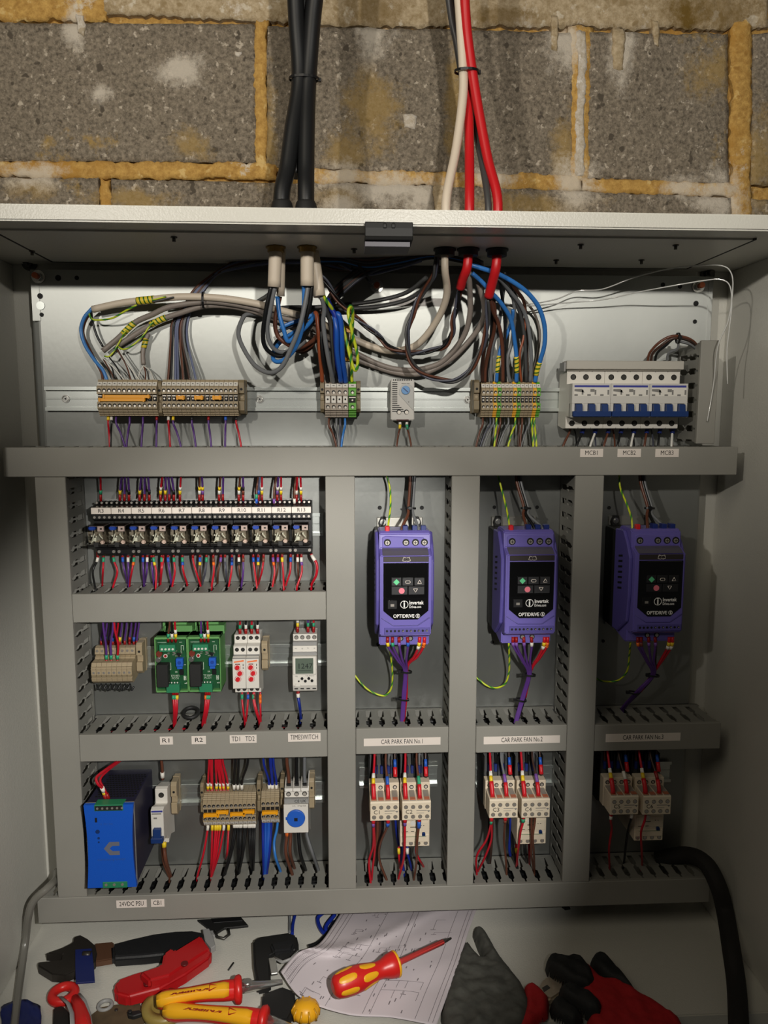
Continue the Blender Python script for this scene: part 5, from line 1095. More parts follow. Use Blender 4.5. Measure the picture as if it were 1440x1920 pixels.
for c, pts, r, lab in SP:
    mk = ()
    if 'striped sleeve' in lab: mk = ((-38, -14, SLV, .5, 'striped_sleeve'),) if 'outer' not in lab else ((-30, -10, SLV, .5, 'striped_sleeve'),)
    W(c, pts, lab, r, marks=mk, n=9)
# ---- capillary / clear line at upper right
CLR = mat('clear_line', (205, 205, 200), .12, spec=.9)
for k, (pts, lab) in enumerate((([(930, 566, 60), (975, 572, 44), (1040, 562, 30), (1082, 546, 30), (1130, 542, 40), (1190, 520, 60), (1255, 504, 90), (1310, 498, 110), (1352, 498, 120), (1370, 510, 124), (1374, 540, 124), (1366, 600, 118), (1346, 650, 104), (1338, 720, 84.5), (1326, 790, 83)], 'upper clear thin line arching to the top right corner'),
                                ([(940, 570, 50), (985, 574, 40), (1060, 568, 28), (1130, 562, 36), (1195, 548, 60), (1260, 536, 90), (1320, 526, 110), (1350, 524, 118), (1368, 535, 122), (1372, 570, 122), (1367, 620, 118), (1363, 660, 112), (1364, 720, 104)], 'lower clear thin line arching to the top right corner'))):
    wire(pts, .9, CLR, lab, name='thin_line', cat='line', n=6)
# ---- wires between the top strips and the long duct
def down(c, x0, x1, key='T1', y0=780, ye=831, r=1.5, d=32, marks=(), lab='', bow=0):
    return W(c, [(x0, y0, d), (x0+bow, y0+14, d+4), ((x0+x1)/2+bow, (y0+ye)/2+6, d+2), (x1, ye, key)], lab, r, marks=marks, drop=14)
for c, a, b, mk in (('red', 203, 206, 'yellow'), ('black', 209, 207, 'white'), ('purple', 218, 234, ''), ('purple', 243, 237, ''), ('purple', 268, 265, ''), ('purple', 294, 293, 'r'), ('red', 316, 319, 'white'), ('purple', 325, 339, 'yellow'), ('purple', 360, 367, 'b'), ('purple', 391, 396, 'r'), ('purple', 423, 422, 'blue'), ('red', 443, 452, 'b')):
    m_ = () if not mk else ((FR(0, 7, MK['darkred']),) if mk == 'r' else (FR(0, 7, MK['black']),) if mk == 'b' else (MR(0, 7, mk),))
    down(c, a, b, marks=m_, lab='%s wire from the left strips down into the long duct%s' % (c, '' if mk in ('', 'r', 'b') else ' with %s sleeve' % mk))
for c, a, b, r in (('brown', 617, 631, 1.7), ('black', 624, 633, 1.7), ('grey', 631, 635, 1.9), ('slate', 638, 637, 1.7), ('blue', 647, 640, 1.8)): down(c, a, b, y0=784, r=r, lab='%s core gathered below the white plugged terminals' % c)
down('brown', 750, 744, y0=787, marks=(MR(2, 8, 'white'), MR(8, 14, 'yellow')), lab='brown wire with yellow sleeve below the thermostat', d=26); down('brown', 763, 771, y0=787, marks=(MR(2, 8, 'white'), MR(8, 15, 'green')), lab='brown wire with green sleeve below the thermostat', d=26)
for c, a, b in (('brown', 905, 893), ('black', 913, 898), ('slate', 919, 901), ('grey', 925, 906), ('green and yellow', 931, 927), ('brown', 938, 929), ('black', 946, 932), ('grey', 953, 935), ('green and yellow', 966, 953), ('dark brown', 973, 972), ('brown', 979, 975), ('black', 986, 979), ('grey', 992, 978), ('green and yellow', 997, 1000), ('green and yellow', 1002, 1006)):
    down(c, a, b, y0=781, r=1.6, lab='%s core below the striped strip entering the duct' % c.replace('green and yellow', 'green-yellow'))
for k in range(9):
    a = 1070+k*24.2; c = ('brown', 'black', 'white', 'brown', 'black', 'white', 'brown', 'black', 'white')[k]; b = a-14+(k*1.2)
    W(c, [(a, 800, 26), (a-3, 812, 28), (b, 833, 'T1')], '%s wire with blue boot below the blue toggled breakers' % c, 1.8, marks=(FR(0, 11, MK['navy'], 1.6),) if k else (), drop=14)
for k in range(6):
    a = 1075+k*36; W(('black', 'slate', 'brown')[k % 3], [(a, 800, 14), (a+4, 815, 16), (a+6, 831, 'T1')], 'thin %s wire behind the blue boots under the breakers' % ('black', 'slate', 'brown')[k % 3], 1.4, drop=14)
for k, (c, a, h_) in enumerate((('brown', 1214, 630), ('black', 1228, 634), ('grey', 1250, 640), ('dark brown', 1220, 634))):
    W(c, [(a, 680, 34), (a+4, 662, 44), (a+20, h_+14, 56), ((a+1270)/2+12, h_+2, 62), (1272, h_, 64), (1292, h_+5, 62), (1304, h_+14, 56), (1310, h_+26, 44), (1312, h_+40, 30)], '%s wire looping over the breakers into the right duct' % c, 2.0)
tie((1271, 634, 63), (1, 0, 0), 7, 'black cable tie on the wire loop above the breakers', ry=6, head=(0, 1))
# ---- relay wiring
TOPW = [(189, 'red', 'green', '', 'R3'), (225, 'purple', 'yellow', '', 'R4'), (233.5, 'purple', '', '', 'R4'), (242, 'purple', 'black', '', 'R4'), (262, 'purple', 'yellow', '', 'R5'), (271, 'purple', '', '', 'R5'), (280, 'purple', 'black', '', 'R5'),
 (301, 'red', 'yellow', 'white', 'R6'), (310, 'purple', 'yellow', '', 'R6'), (317.5, 'purple', '', '', 'R6'), (326, 'purple', 'black', '', 'R6'), (337.5, 'red', 'yellow', 'white', 'R7'), (374, 'brown', 'white', 'yellow', 'R8'), (380, 'purple', 'purple', 'yellow', 'R8'),
 (411, 'brown', 'white', 'yellow', 'R9'), (418, 'purple', '', '', 'R9'), (448, 'brown', 'white', 'yellow', 'R10'), (456, 'purple', 'brown', 'black', 'R10'), (481, 'brown', 'blue', 'green', 'R11'), (485, 'dusty blue', 'blue', '', 'R11'), (491, 'red', 'yellow', 'white', 'R11'),
 (514, 'brown', 'purple', '', 'R12'), (520, 'purple', 'purple', 'white', 'R12'), (527, 'red', 'yellow', 'white', 'R12'), (552, 'brown', 'white', '', 'R13'), (556, 'red', 'white', '', 'R13'), (564.5, 'red', 'yellow', 'white', 'R13')]
tops = {'R3': 187, 'R4': 236, 'R5': 272, 'R6': 312, 'R7': 343, 'R8': 376, 'R9': 420, 'R10': 455, 'R11': 492, 'R12': 527, 'R13': 561}
for x, c, m1_, m2_, rr in TOPW:
    xt = tops[rr]*.5+x*.5; low = m1_ in ('blue', 'purple') and c == 'brown' or (c == 'brown' and rr == 'R13')
    yo = 946 if low else 940; d = 44 if low else 30
    mk = [] if low else [FR(-11, -1, MK['darkred'])]
    s = -9 if low else -18
    if m1_: mk.append(MR(s, s+7, m1_))
    if m2_: mk.append(MR(s-6.5, s, m2_))
    W(c, [(xt, 880, 46), ((xt+x*2)/3, 905, 42), (x, 924, d+2), (x, yo, d)], '%s wire%s entering the top of relay %s' % (c, ' with %s sleeve' % m1_ if m1_ else '', rr), 1.55, marks=mk)
BOTW = [(183, 174, 180, 1108, 'black', 'white', ''), (194, 193, 192, 1095, 'red', 'green', ''), (213, 220, 212, 1101, 'red', 'green', ''), (230, 234, 239, 1094, 'purple', 'blue', ''), (240, 241, 241, 1096, 'purple', 'white', ''), (251, 247, 243, 1096, 'red', 'green', 'orange'),
 (268, 269, 270, 1096, 'purple', 'blue', ''), (276, 275, 272, 1093, 'purple', 'white', ''), (284, 286, 289, 1098, 'purple', 'black', ''), (288, 293, 292, 1102, 'red', 'green', 'yellow'), (303, 302, 299, 1094, 'red', 'green', ''), (306, 303, 301, 1096, 'red', '', ''), (315, 318, 322, 1098, 'purple', 'blue', ''), (326, 328, 323, 1100, 'red', 'green', ''),
 (342, 344, 351, 1096, 'red', 'green', 'blue'), (362, 368, 376, 1098, 'red', '', ''), (375, 375, 377, 1096, 'brown', 'blue', 'yellow'), (387, 385, 379, 1096, 'slate', 'green', ''), (400, 401, 397, 1100, 'red', 'brown', 'orange'), (414, 409, 408, 1094, 'brown', 'purple', ''), (422, 424, 426, 1094, 'slate', 'grey', ''), (435, 434, 429, 1100, 'red', 'navy', 'blue'),
 (448, 449, 452, 1092, 'brown', 'white', 'black'), (456, 456, 453, 1098, 'purple', 'brown', ''), (475, 478, 482, 1102, 'red', 'blue', ''), (484, 484, 483, 1094, 'brown', 'blue', 'yellow'), (494, 491, 485, 1094, 'red', 'brown', ''), (512, 515, 511, 1100, 'red', 'purple', 'orange'), (521, 520, 515, 1094, 'brown', 'purple', ''),
 (529, 531, 532, 1102, 'red', 'yellow', ''), (545, 544, 536, 1098, 'red', 'blue', ''), (558, 559, 561, 1092, 'brown', 'white', ''), (565, 566, 557, 1100, 'red', 'white', 'purple')]
for x, xm, xe, ye, c, a, b in BOTW:
    mk = [FR(0, 9, MK['darkred'])]
    if a: mk.append(MR(8, 15, a))
    if b: mk.append(MR(15, 20, b))
    W(c, [(x, 1035, 30), (x, 1050, 32), (xm, 1072, 36), (xe, ye, 'T2')], '%s wire%s leaving the bottom of the relay row' % (c, ' with %s sleeve' % a if a in ('green', 'white', 'blue', 'purple', 'yellow') else ''), 1.55, marks=mk, drop=12)
W('red', [(582, 1034, 34), (586, 1044, 40), (594, 1058, 44), (593, 1078, 44), (584, 1097, 'T2')], 'red wire with white sleeve bowing right of relay R13', 2.1, marks=(MR(7, 17, 'white'),), drop=12)
# ---- row three wires
for k, (x, c, mk) in enumerate(((190, 'purple', ''), (197, 'purple', 'blue'), (204, 'purple', ''), (212, 'purple', 'blue'), (218, 'red', ''), (225, 'purple', 'yellow'), (234, 'purple', ''), (243, 'purple', 'red'), (251, 'purple', 'blue'), (257, 'purple', ''))):
    W(c, [(x+5, 1150, 34), (x+3, 1175, 28), (x, 1196, 22), (x, 1211, 20)], 'upper %s wire%s entering the double-level terminals' % (c, ' with %s sleeve' % mk if mk else ''), 1.5, marks=((FR(-9, -1, MK['darkred']), MR(-15, -8, mk)) if mk else (FR(-9, -1, MK['darkred']),)))
for x, xt, c in ((199.5, 192, 'purple'), (208.5, 213, 'purple'), (220.5, 213, 'red')):
    W(c, [(xt, 1150, 60), (xt+(x-xt)*.3, 1180, 58), (x+(1 if c == 'red' else -1), 1208, 52), (x, 1232, 46), (x, 1246, 44)], 'front %s wire with green sleeve to the lower terminal tier' % c, 1.7, marks=(FR(-9, -1, MK['darkred']), MR(-16, -9, 'green')))
lp = []
for k in range(8): lp += [(181+k*9, 1283, 34), (184+k*9, 1293+(k % 3), 38), (188+k*9, 1287, 36)]
W('black', lp, 'zigzag black link wire under the double-level terminals', 1.3)
for c, x, xt, m_ in (('brown', 315.5, 318, 'green'), ('black', 322.5, 322, 'white'), ('red', 329.5, 328, 'yellow'), ('purple', 377, 377, 'green'), ('black', 383.5, 383, 'white'), ('red', 390.5, 389, 'yellow')):
    W(c, [(xt, 1150, 60), (xt, 1172, 58), (x, 1190, 54), (x, 1204, 50)], '%s wire with %s sleeve on top of the circuit board module' % (c, m_), 1.6, marks=(FR(-9, -1, MK['darkred']), MR(-15, -8, m_))+((MR(-22, -15, 'white'),) if m_ == 'yellow' else ()))
for xs, xe, a, lab in ((325, 326, 'green', 'R1'), (329, 327, 'green', 'R1'), (332, 329, 'yellow', 'R1'), (386, 380, 'orange', 'R2'), (389, 381, 'green', 'R2'), (392, 384, 'green', 'R2')):
    W('red', [(xs, 1292, 48), (xs, 1306, 50), (xs*.5+xe*.5+1, 1332, 54), (xe, 1356, 'T3a')], 'red wire with %s sleeve between circuit board and duct above %s' % (a, lab), 1.9, marks=(FR(0, 9, MK['darkred']), MR(9, 15, a)), drop=12)
for x, xt, c, m_ in ((450, 452, 'red', 'green'), (461, 462, 'black', 'white'), (472, 473, 'red', 'green'), (483, 485, 'black', 'white')):
    W(c, [(xt, 1150, 36), (x, 1166, 34), (x, 1190, 32)], '%s wire with %s sleeve into the time delay relays' % (c, m_), 1.6, marks=(FR(-10, -1, MK['darkred'], .8), MR(-16, -9, m_)))
for x, xe, m_, c in ((454, 459, 'green', 'red'), (465, 461, 'blue', 'red'), (475, 486, 'green', 'red'), (477, 488, 'brown', 'red'), (488, 489, 'orange', 'red')):
    W(c, [(x, 1297, 40), (x, 1312, 44), (x*.5+xe*.5, 1336, 48), (xe, 1353, 'T3a')], 'red wire with %s sleeve below the time delay relays' % m_, 1.6, marks=(MR(4, 11, m_),)+((MR(11, 17, 'orange'),) if m_ == 'orange' else ()), drop=12)
for x, c, m_ in ((558, 'brown', 'yellow'), (577.5, 'purple', 'green'), (588, 'red', 'green')):
    W(c, [(x-1, 1150, 38), (x, 1164, 36), (x, 1186, 34)], '%s wire with %s sleeve into the timeswitch' % (c, m_), 1.6, marks=(FR(-10, -1, MK['darkred'], .8), MR(-16, -9, m_))+((MR(-22, -16, 'white'),) if m_ == 'yellow' else ()))
W('dark blue', [(559, 1294, 46), (559, 1304, 48), (562, 1325, 50), (564, 1346, 'T3a')], 'dark blue wire with white sleeve below the timeswitch', 2.3, marks=(FR(0, 6, MK['darkred']), MR(5, 11, 'white')), drop=12)
q = PZ(358, 1344, ZT['T3a']); t = thing('rubber_grommet', 'loose black rubber grommet lying on the duct between R1 and R2 wires', 'grommet', (q[0], q[1], ZT['T3a']))
part('ring', MB().ring((0, 0, 6.5), (0, .4, 1), 11.2, 3.0, 28, 10, 1.2), BLKM, t)
# ---- bottom row wires
W('red', [(224, 1425, 60), (196, 1445, 90), (181, 1458, 104), (184, 1470, 108), (192, 1478, 104), (197, 1492, 98), (201, 1502, 98)], 'red wire with white sleeve curling onto the blue power supply', 2.3, marks=(MR(-26, -17, 'white', .9), MR(-17, -12, 'yellow', .9), FR(-12, -1, MK['darkred'], 1.0)))
W('red', [(228, 1425, 54), (202, 1445, 84), (188, 1462, 98), (196, 1480, 102), (205, 1500, 98)], 'second red wire curling onto the blue power supply', 1.7, marks=(FR(-12, -1, MK['darkred'], 1.0),))
W('brown', [(302, 1420, 30), (304, 1440, 30), (305, 1462, 28)], 'brown wire with white sleeve into the top of the CB1 breaker', 2.4, marks=(MR(-13, -4, 'white', .9),))
W('brown', [(308, 1578, 46), (308, 1592, 48), (311, 1615, 50), (319, 1642, 'TB')], 'thick brown wire with yellow sleeve below the CB1 breaker', 3.2, marks=(MR(0, 8, 'yellow', .4),), drop=12)
W('brown', [(306, 1580, 42), (305, 1596, 42), (308, 1620, 46), (317, 1644, 'TB')], 'second brown wire below the CB1 breaker', 2.2, drop=12)
for x, xt in ((390, 392), (396.5, 395), (406, 404), (413, 406), (419.5, 411), (427.5, 418)):
    for dxx in (0, 1.8) if x in (396.5, 413, 419.5) else (0,):
        W('red', [(xt+dxx*2, 1410, 40), (xt+dxx*1.5, 1430, 38), (x*.7+xt*.3+dxx, 1455, 34), (x+dxx, 1474, 28), (x+dxx, 1492, 26)], 'red wire with white sleeve entering the bottom row of terminals', 1.7, marks=(FR(-12, -1, MK['darkred']), MR(-18, -12, 'yellow'), MR(-23, -17, 'white')) if not dxx else (FR(-12, -1, MK['darkred']),))
for x, xt, c in ((439, 441, 'black'), (446, 447.5, 'black'), (454, 466, 'black'), (504, 493, 'dark blue'), (511, 508, 'dark blue'), (518, 512, 'dark blue'), (510, 506, 'dark blue')):
    W(c, [(xt, 1410, 40), (xt*.8+x*.2, 1435, 38), (x, 1464, 30), (x, 1492, 26)], '%s wire with white sleeve entering the bottom row of terminals' % c, 1.9, marks=(FR(-12, -1, MK['black']), MR(-20, -12, 'white')))
for x, xe, ye, c, m_ in ((389.5, 370, 1644, 'red', 'white'), (398, 395, 1640, 'red', 'yellow'), (404, 396, 1642, 'red', 'yellow'), (412.5, 397, 1643, 'red', 'yellow'), (419.5, 398, 1641, 'red', 'white'), (408, 396, 1644, 'red', 'yellow'), (428.5, 422, 1612, 'red', 'yellow')):
    W(c, [(x, 1544, 34), (x, 1554, 36), (x*.6+xe*.4, 1600, 44), (xe, ye, 'TB')], 'red wire with %s sleeve running from terminals to the bottom duct' % m_, 1.7, marks=(MR(0, 10, m_),), drop=12)
for x, xe, ye in ((439, 420, 1642), (442, 422, 1640), (446, 446, 1636), (450, 447, 1634), (452, 448, 1632), (458, 449, 1636), (461, 448, 1638), (467, 472, 1632), (470, 473, 1630), (474, 474, 1628), (477, 475, 1632)):
    W('black', [(x, 1543, 34), (x, 1556, 36), (x*.6+xe*.4, 1600, 44), (xe, ye, 'TB')], 'black wire with white sleeve running from terminals to the bottom duct', 1.9, marks=(MR(0, 7, 'white'),), drop=12)
for x, xe, c in ((493, 495, 'dark blue'), (498, 497, 'royal'), (503, 498, 'royal'), (508, 500, 'dark blue'), (505, 496, 'royal')):
    W(c, [(x, 1538, 34), (x, 1556, 36), (x*.6+xe*.4, 1600, 44), (xe, 1638, 'TB')], 'blue wire in the bundle below the small terminal group', 2.4, drop=12)
W('blue', [(521, 1538, 34), (519, 1556, 36), (514, 1580, 40), (517, 1608, 46), (526, 1634, 'TB')], 'single light blue wire right of the dark blue bundle', 2.2, drop=12)
for x, xt, c in ((541, 538, 'brown'), (556, 556, 'black'), (571, 571, 'grey')):
    W(c, [(xt, 1410, 44), (xt, 1430, 42), (x, 1452, 40), (x+1, 1470, 40)], 'thick %s wire into the top of the blue dial starter' % c, 2.7)
for x, xm, xe, ye, c in ((538, 536, 548, 1640, 'brown'), (545, 544, 552, 1628, 'brown'), (560, 563, 573, 1632, 'black'), (576, 586, 597, 1632, 'grey')):
    W(c, [(x, 1556, 50), (x, 1568, 52), (xm, 1600, 54), (xe, ye, 'TB')], 'thick %s wire from the blue dial starter into the bottom duct' % c, 2.7, marks=(MR(1, 9, 'orange', .1),) if x == 538 else (), drop=12)
# ---- wires of the three drives
def drivewires(k, px, py0, key, nm, dim=''):
    o, org = DRV[k]; f = lambda dx, dy: (px+dx, py0+dy)
    dx_t = (-38, -25, -12)[k] if False else 0
    ew = {0: [(723, 885, 40), (731, 915, 44), (732, 950, 60), (728, 985, 88), (728, 1004, 92)], 1: [(932, 885, 40), (940, 915, 46), (950, 955, 66), (955, 985, 88), (955, 1004, 92)], 2: [(1161, 885, 40), (1163, 915, 46), (1175, 945, 66), (1184, 972, 84), (1186, 1002, 92)]}[k]
    W('green and yellow', ew, 'green-yellow earth wire entering the top of %s' % nm, 1.5)
    xb = (770, 986, 1218)[k]; xt = (773, 973, 1205)[k]; xx = [X0_ for X0_ in ((754.5, 769, 783.5), (987, 1001, 1015), (1214, 1229, 1244))[k]]
    for j, c in enumerate(('brown', 'black', 'grey')):
        W(c, [(xt+(j-1)*5, 880, 46), (xt+(j-1)*4, 905, 48), (xb+(j-1)*4, 950, 62), (xb+(j-1)*5, 965, 70), (xx[j], 988, 88), (xx[j], 1004, 92)], '%s supply wire fanning into %s' % (c, nm), 2.3)
    tie((xb, 953, 62), (.05, -.2, 1), 7, 'small black tie above %s' % nm, ry=4.5, head=(.2, 1), wd=2.6)
    # below: purple x4, red x2
    bx = (760, 992, 1224)[k]; by = (1258, 1264, 1265)[k]
    ex, ey = ((754, 1352), (968, 1351), (1168, 1328))[k]
    ky = 'T3'+'bcd'[k]
    xs = ((727, 736, 748, 764), (962, 968, 982, 996), (1196, 1202, 1216, 1228))[k]
    rs = ((787, 796), (1021, 1027), (1255, 1261))[k]
    for j, x in enumerate(xs):
        W('purple', [(x, 1194, 100), (x+1, 1212, 100), (x*.45+bx*.55, 1238, 84), (bx-2+j*1.6, by, 66), ((bx+ex)/2-2+j*1.6, (by+ey)/2, 56), (ex-2+j*1.5, ey, ky)], 'purple control wire below %s' % nm, 1.9,
          marks=(FR(0, 8, MK['darkred']), MR(8, 14, ('yellow', 'green', 'purple', 'blue')[j] if k == 0 else ('purple', 'purple', 'purple', 'white')[j] if k == 1 else ('orange', 'brown', 'purple', 'purple')[j])), drop=12)
    for j, x in enumerate(rs):
        W('red', [(x, 1194, 100), (x-2, 1212, 98), (x*.6+bx*.4, 1232, 84), (bx+4, by-8, 68), ((bx+ex)/2+5, (by+ey)/2, 52), (ex+3, ey, ky)][:5 if k else 6], 'red control wire below %s' % nm, 2.1, marks=(FR(0, 9, MK['bright red']), MR(8, 14, ('yellow', 'orange')[j] if k < 2 else 'yellow'), MR(14, 20, 'white') if j == 0 or k == 2 else MR(14, 16, 'orange')), drop=0)
    W('black', [(bx+6, 1205, 70), (bx+4, 1235, 60), (bx+2, by, 56), ((bx+ex)/2+4, (by+ey)/2, 46), (ex+4, ey-4, ky)], 'dark wire behind the purple ones below %s' % nm, 2.4, drop=12)
    tie((bx+1, by+1, 66), (.1, 0, 1), 8.5, 'upper black tie on the purple bundle below %s' % nm, ry=6, head=(-1, 0) if k == 9 else (1, .2), wd=2.6)
    tie(((bx*.35+ex*.65), by*.4+ey*.6-4, 54), (.15, 0, 1), 8.5, 'lower black tie on the purple bundle below %s' % nm, ry=6, head=(1, .2), wd=2.6)
    ee = {0: [(729, 1205, 90), (734, 1240, 60), (736, 1270, 40), (733, 1292, 30), (722, 1304, 26), (705, 1301, 24), (686, 1290, 20), (668, 1270, 14), (655, 1250, 10)], 1: [(954, 1205, 90), (955, 1240, 60), (954, 1262, 44), (947, 1282, 34), (930, 1290, 28), (912, 1285, 22), (893, 1270, 16), (880, 1260, 10)], 2: [(1182, 1205, 90), (1180, 1230, 60), (1176, 1258, 44), (1162, 1274, 34), (1145, 1278, 28), (1126, 1276, 20), (1112, 1268, 12)]}[k]
    W('green and yellow', ee, 'green-yellow earth wire curling below %s' % nm, 1.5)
drivewires(0, 760, 0, 'T3b', 'the first purple drive'); drivewires(1, 995, 0, 'T3c', 'the second purple drive'); drivewires(2, 1236, 0, 'T3d', 'the third purple drive')
# ---- contactor wires
def cwires(s, px, cols, key, sl):
    # px: left edge of the front plate in the photo
    o, org = CT[s]; U = lambda x, d, z: Vector((org[0]+x, d, org[2]+z))
    a0, a2, a3 = -CW+6, -CW+6+20.8, CW-5
    red = 'red'
    W('red', [U(a0+3, 52, 88), U(a0+2, 72, 62), U(a0-.3, 92, 42), U(a0-.3, 101, 30), U(a0, 106, 17.5)], 'red wire with %s sleeve onto the front block of contactor %s' % (sl[0], s), 1.9, marks=(FR(-22, -1, MK['bright red'], 1.5), MR(-30, -22, 'yellow', .9), MR(-37, -30, 'white', .9)), raw=True)
    W(cols[0], [U(a2+2, 52, 88), U(a2-2, 72, 62), U(a2-.5, 92, 42), U(a2, 101, 30), U(a2, 106, 17.5)], '%s wire with %s sleeve onto the front block of contactor %s' % (cols[0], sl[1], s), 1.8, marks=(FR(-20, -1, MK['bright red'], 1.3), MR(-32, -20, sl[1], .9)), raw=True)
    for j, (c, xx) in enumerate((('brown', -CW+10.5), ('black', -CW+21), ('grey', -CW+31.5))):
        W(c, [U(xx+2, 42, 90), U(xx, 50, 66), U(xx, 53, 44)], '%s power wire behind contactor %s' % (c, s), 2.3, raw=True)
    W('dark brown', [U(a3-1, 46, 90), U(a3, 56, 66), U(a3, 66, 46), U(a3, 72, 33)], 'dark brown wire with blue sleeve onto the rear of contactor %s' % s, 1.6, marks=(FR(-16, -2, MK['bright red'], 1.6), MR(-27, -16, 'blue', .9)), raw=True)
def clow(s, items, key):
    o, org = CT[s]
    for c, x0, pts, marks, r, lab in items:
        U = Vector((org[0]+x0, 104, org[2]-12)); p = [U, U+Vector((0, -2, -14))]+[Vector(cv(q)) for q in pts]
        p.append(p[-1]+Vector((0, -3, -12)))
        wire(p, r, WC[c], lab % s, marks=marks, raw=True)
for s, px, cols, sl in (('C1', 692, ('brown',), ('white', 'blue')), ('C2', 750, ('brown',), ('white', 'green')), ('C3', 910, ('grey',), ('white', 'purple')), ('C4', 968, ('dark brown',), ('white', 'purple')), ('C5', 1131, ('dark brown',), ('white', 'white')), ('C6', 1191, ('dark brown',), ('white', 'red'))):
    cwires(s, px, cols, None, sl)
bl = MK['blue']
clow('C1', [('red', -17, [(700, 1585, 84), (692, 1615, 70), (695, 1655, 'TB')], (FR(0, 8, MK['bright red'], 1.2), MR(8, 15, 'purple')), 1.9, 'red wire hanging left below contactor %s'),
            ('red', -16, [(703, 1590, 80), (699, 1625, 66), (697, 1650, 'TB')], (), 1.7, 'second red wire hanging left below contactor %s'),
            ('brown', 4, [(712, 1585, 80), (712, 1615, 66), (725, 1650, 'TB')], (FR(0, 8, MK['bright red'], 1.2), MR(8, 15, 'blue', .9)), 1.9, 'brown wire with blue sleeve below contactor %s')], 'TB')
for c, a, b, r in (('dark brown', 712, 705, 3.0), ('black', 716, 703, 3.0), ('brown', 708, 702, 2.8)):
    W(c, [(a, 1530, 60), (a, 1560, 56), ((a+b)/2, 1595, 50), (b, 1622, 'TB')], 'thick %s wire hanging behind the block of contactor C1' % c, r, drop=12)
W('dark blue', [(741, 1530, 40), (745, 1570, 40), (751, 1600, 40), (757, 1632, 'TB')], 'dark blue wire between contactor C1 and the overload relay', 2.2, drop=12)
clow('C2', [('red', -17, [(759, 1575, 100), (757, 1610, 84), (747, 1648, 'TB')], (FR(0, 8, MK['bright red'], 1.2), MR(8, 14, 'purple')), 1.9, 'red wire crossing the overload relay below contactor %s'),
            ('brown', 4, [(782, 1580, 100), (781, 1615, 84), (776, 1650, 'TB')], (FR(0, 7, MK['bright red'], 1.2), MR(7, 18, 'blue', 1.1)), 1.9, 'brown wire crossing the overload relay below contactor %s')], 'TB')
for c, a, b, ye, m_ in (('red', 748, 750, 1628, 'yellow'), ('dark blue', 764, 772, 1632, 'white'), ('black', 769, 774, 1628, ''), ('red', 781, 794, 1625, ''), ('dark blue', 753, 752, 1622, '')):
    W(c, [(a, 1586, 50), (a, 1600, 52), ((a+b)/2, 1614, 48), (b, ye, 'TB')], '%s wire under the overload relay of contactor C2' % c, 1.9, marks=(MR(3, 12, m_),) if m_ else (), drop=12)
clow('C3', [('red', -17, [(912, 1575, 84), (894, 1605, 70), (894, 1640, 'TB')], (FR(0, 9, MK['bright red'], 1.2), MR(9, 15, 'green')), 1.7, 'red wire hanging left below contactor %s'),
            ('red', -16, [(921, 1575, 84), (908, 1610, 66), (896, 1634, 'TB')], (), 1.7, 'second red wire hanging left below contactor %s'),
            ('brown', 4, [(945, 1575, 80), (948, 1605, 66), (950, 1640, 'TB')], (FR(0, 8, MK['bright red'], 1.2), MR(8, 14, 'brown', .5)), 1.9, 'brown wire hanging below contactor %s')], 'TB')
for c, a, b, r in (('black', 918, 916, 3.0), ('dark brown', 922, 918, 3.0)):
    W(c, [(a, 1530, 60), (a, 1560, 56), ((a+b)/2, 1595, 50), (b, 1618, 'TB')], 'thick %s wire hanging behind the block of contactor C3' % c, r, drop=12)
W('dark blue', [(957, 1525, 40), (957, 1560, 40), (955, 1590, 36), (957, 1605, 30)], 'dark blue wire between contactor C3 and the overload relay', 2.4); W('black', [(962, 1530, 44), (960, 1570, 44), (964, 1600, 40), (970, 1628, 'TB')], 'black wire between contactor C3 and the overload relay', 2.4, drop=12)
clow('C4', [('red', -17, [(976, 1560, 100), (972, 1590, 84), (968, 1626, 'TB')], (FR(0, 6, MK['bright red'], 1.2), MR(6, 12, 'green', 1.2)), 1.8, 'red wire with green sleeve below contactor %s'),
            ('brown', -4, [(997, 1565, 100), (996, 1600, 84), (1000, 1630, 'TB')], (), 1.8, 'left brown wire crossing the overload relay below contactor %s'),
            ('brown', 1, [(999, 1570, 102), (1001, 1600, 84), (1002, 1632, 'TB')], (), 1.8, 'right brown wire crossing the overload relay below contactor %s')], 'TB')
for c, a, b, ye, m_ in (('red', 968, 970, 1626, 'yellow'), ('black', 984, 988, 1618, ''), ('red', 992, 993, 1620, '')):
    W(c, [(a, 1582, 50), (a, 1594, 52), ((a+b)/2, 1606, 48), (b, ye, 'TB')], '%s wire under the overload relay of contactor C4' % c, 1.9, marks=(MR(6, 14, m_),) if m_ else (), drop=12)
clow('C5', [('red', -17, [(1147, 1555, 84), (1142, 1590, 70), (1143, 1625, 'TB')], (FR(0, 6, MK['bright red'], 1.0), MR(6, 12, 'white')), 1.8, 'red wire hanging below contactor %s'),
            ('black', 14, [(1178, 1555, 70), (1174, 1580, 60), (1170, 1618, 'TB')], (MR(2, 10, 'white'),), 1.8, 'black wire with white sleeve below contactor %s')], 'TB')
clow('C6', [('red', -14, [(1202, 1560, 100), (1203, 1590, 84), (1204, 1622, 'TB')], (), 1.8, 'red wire crossing the overload relay below contactor %s')], 'TB')
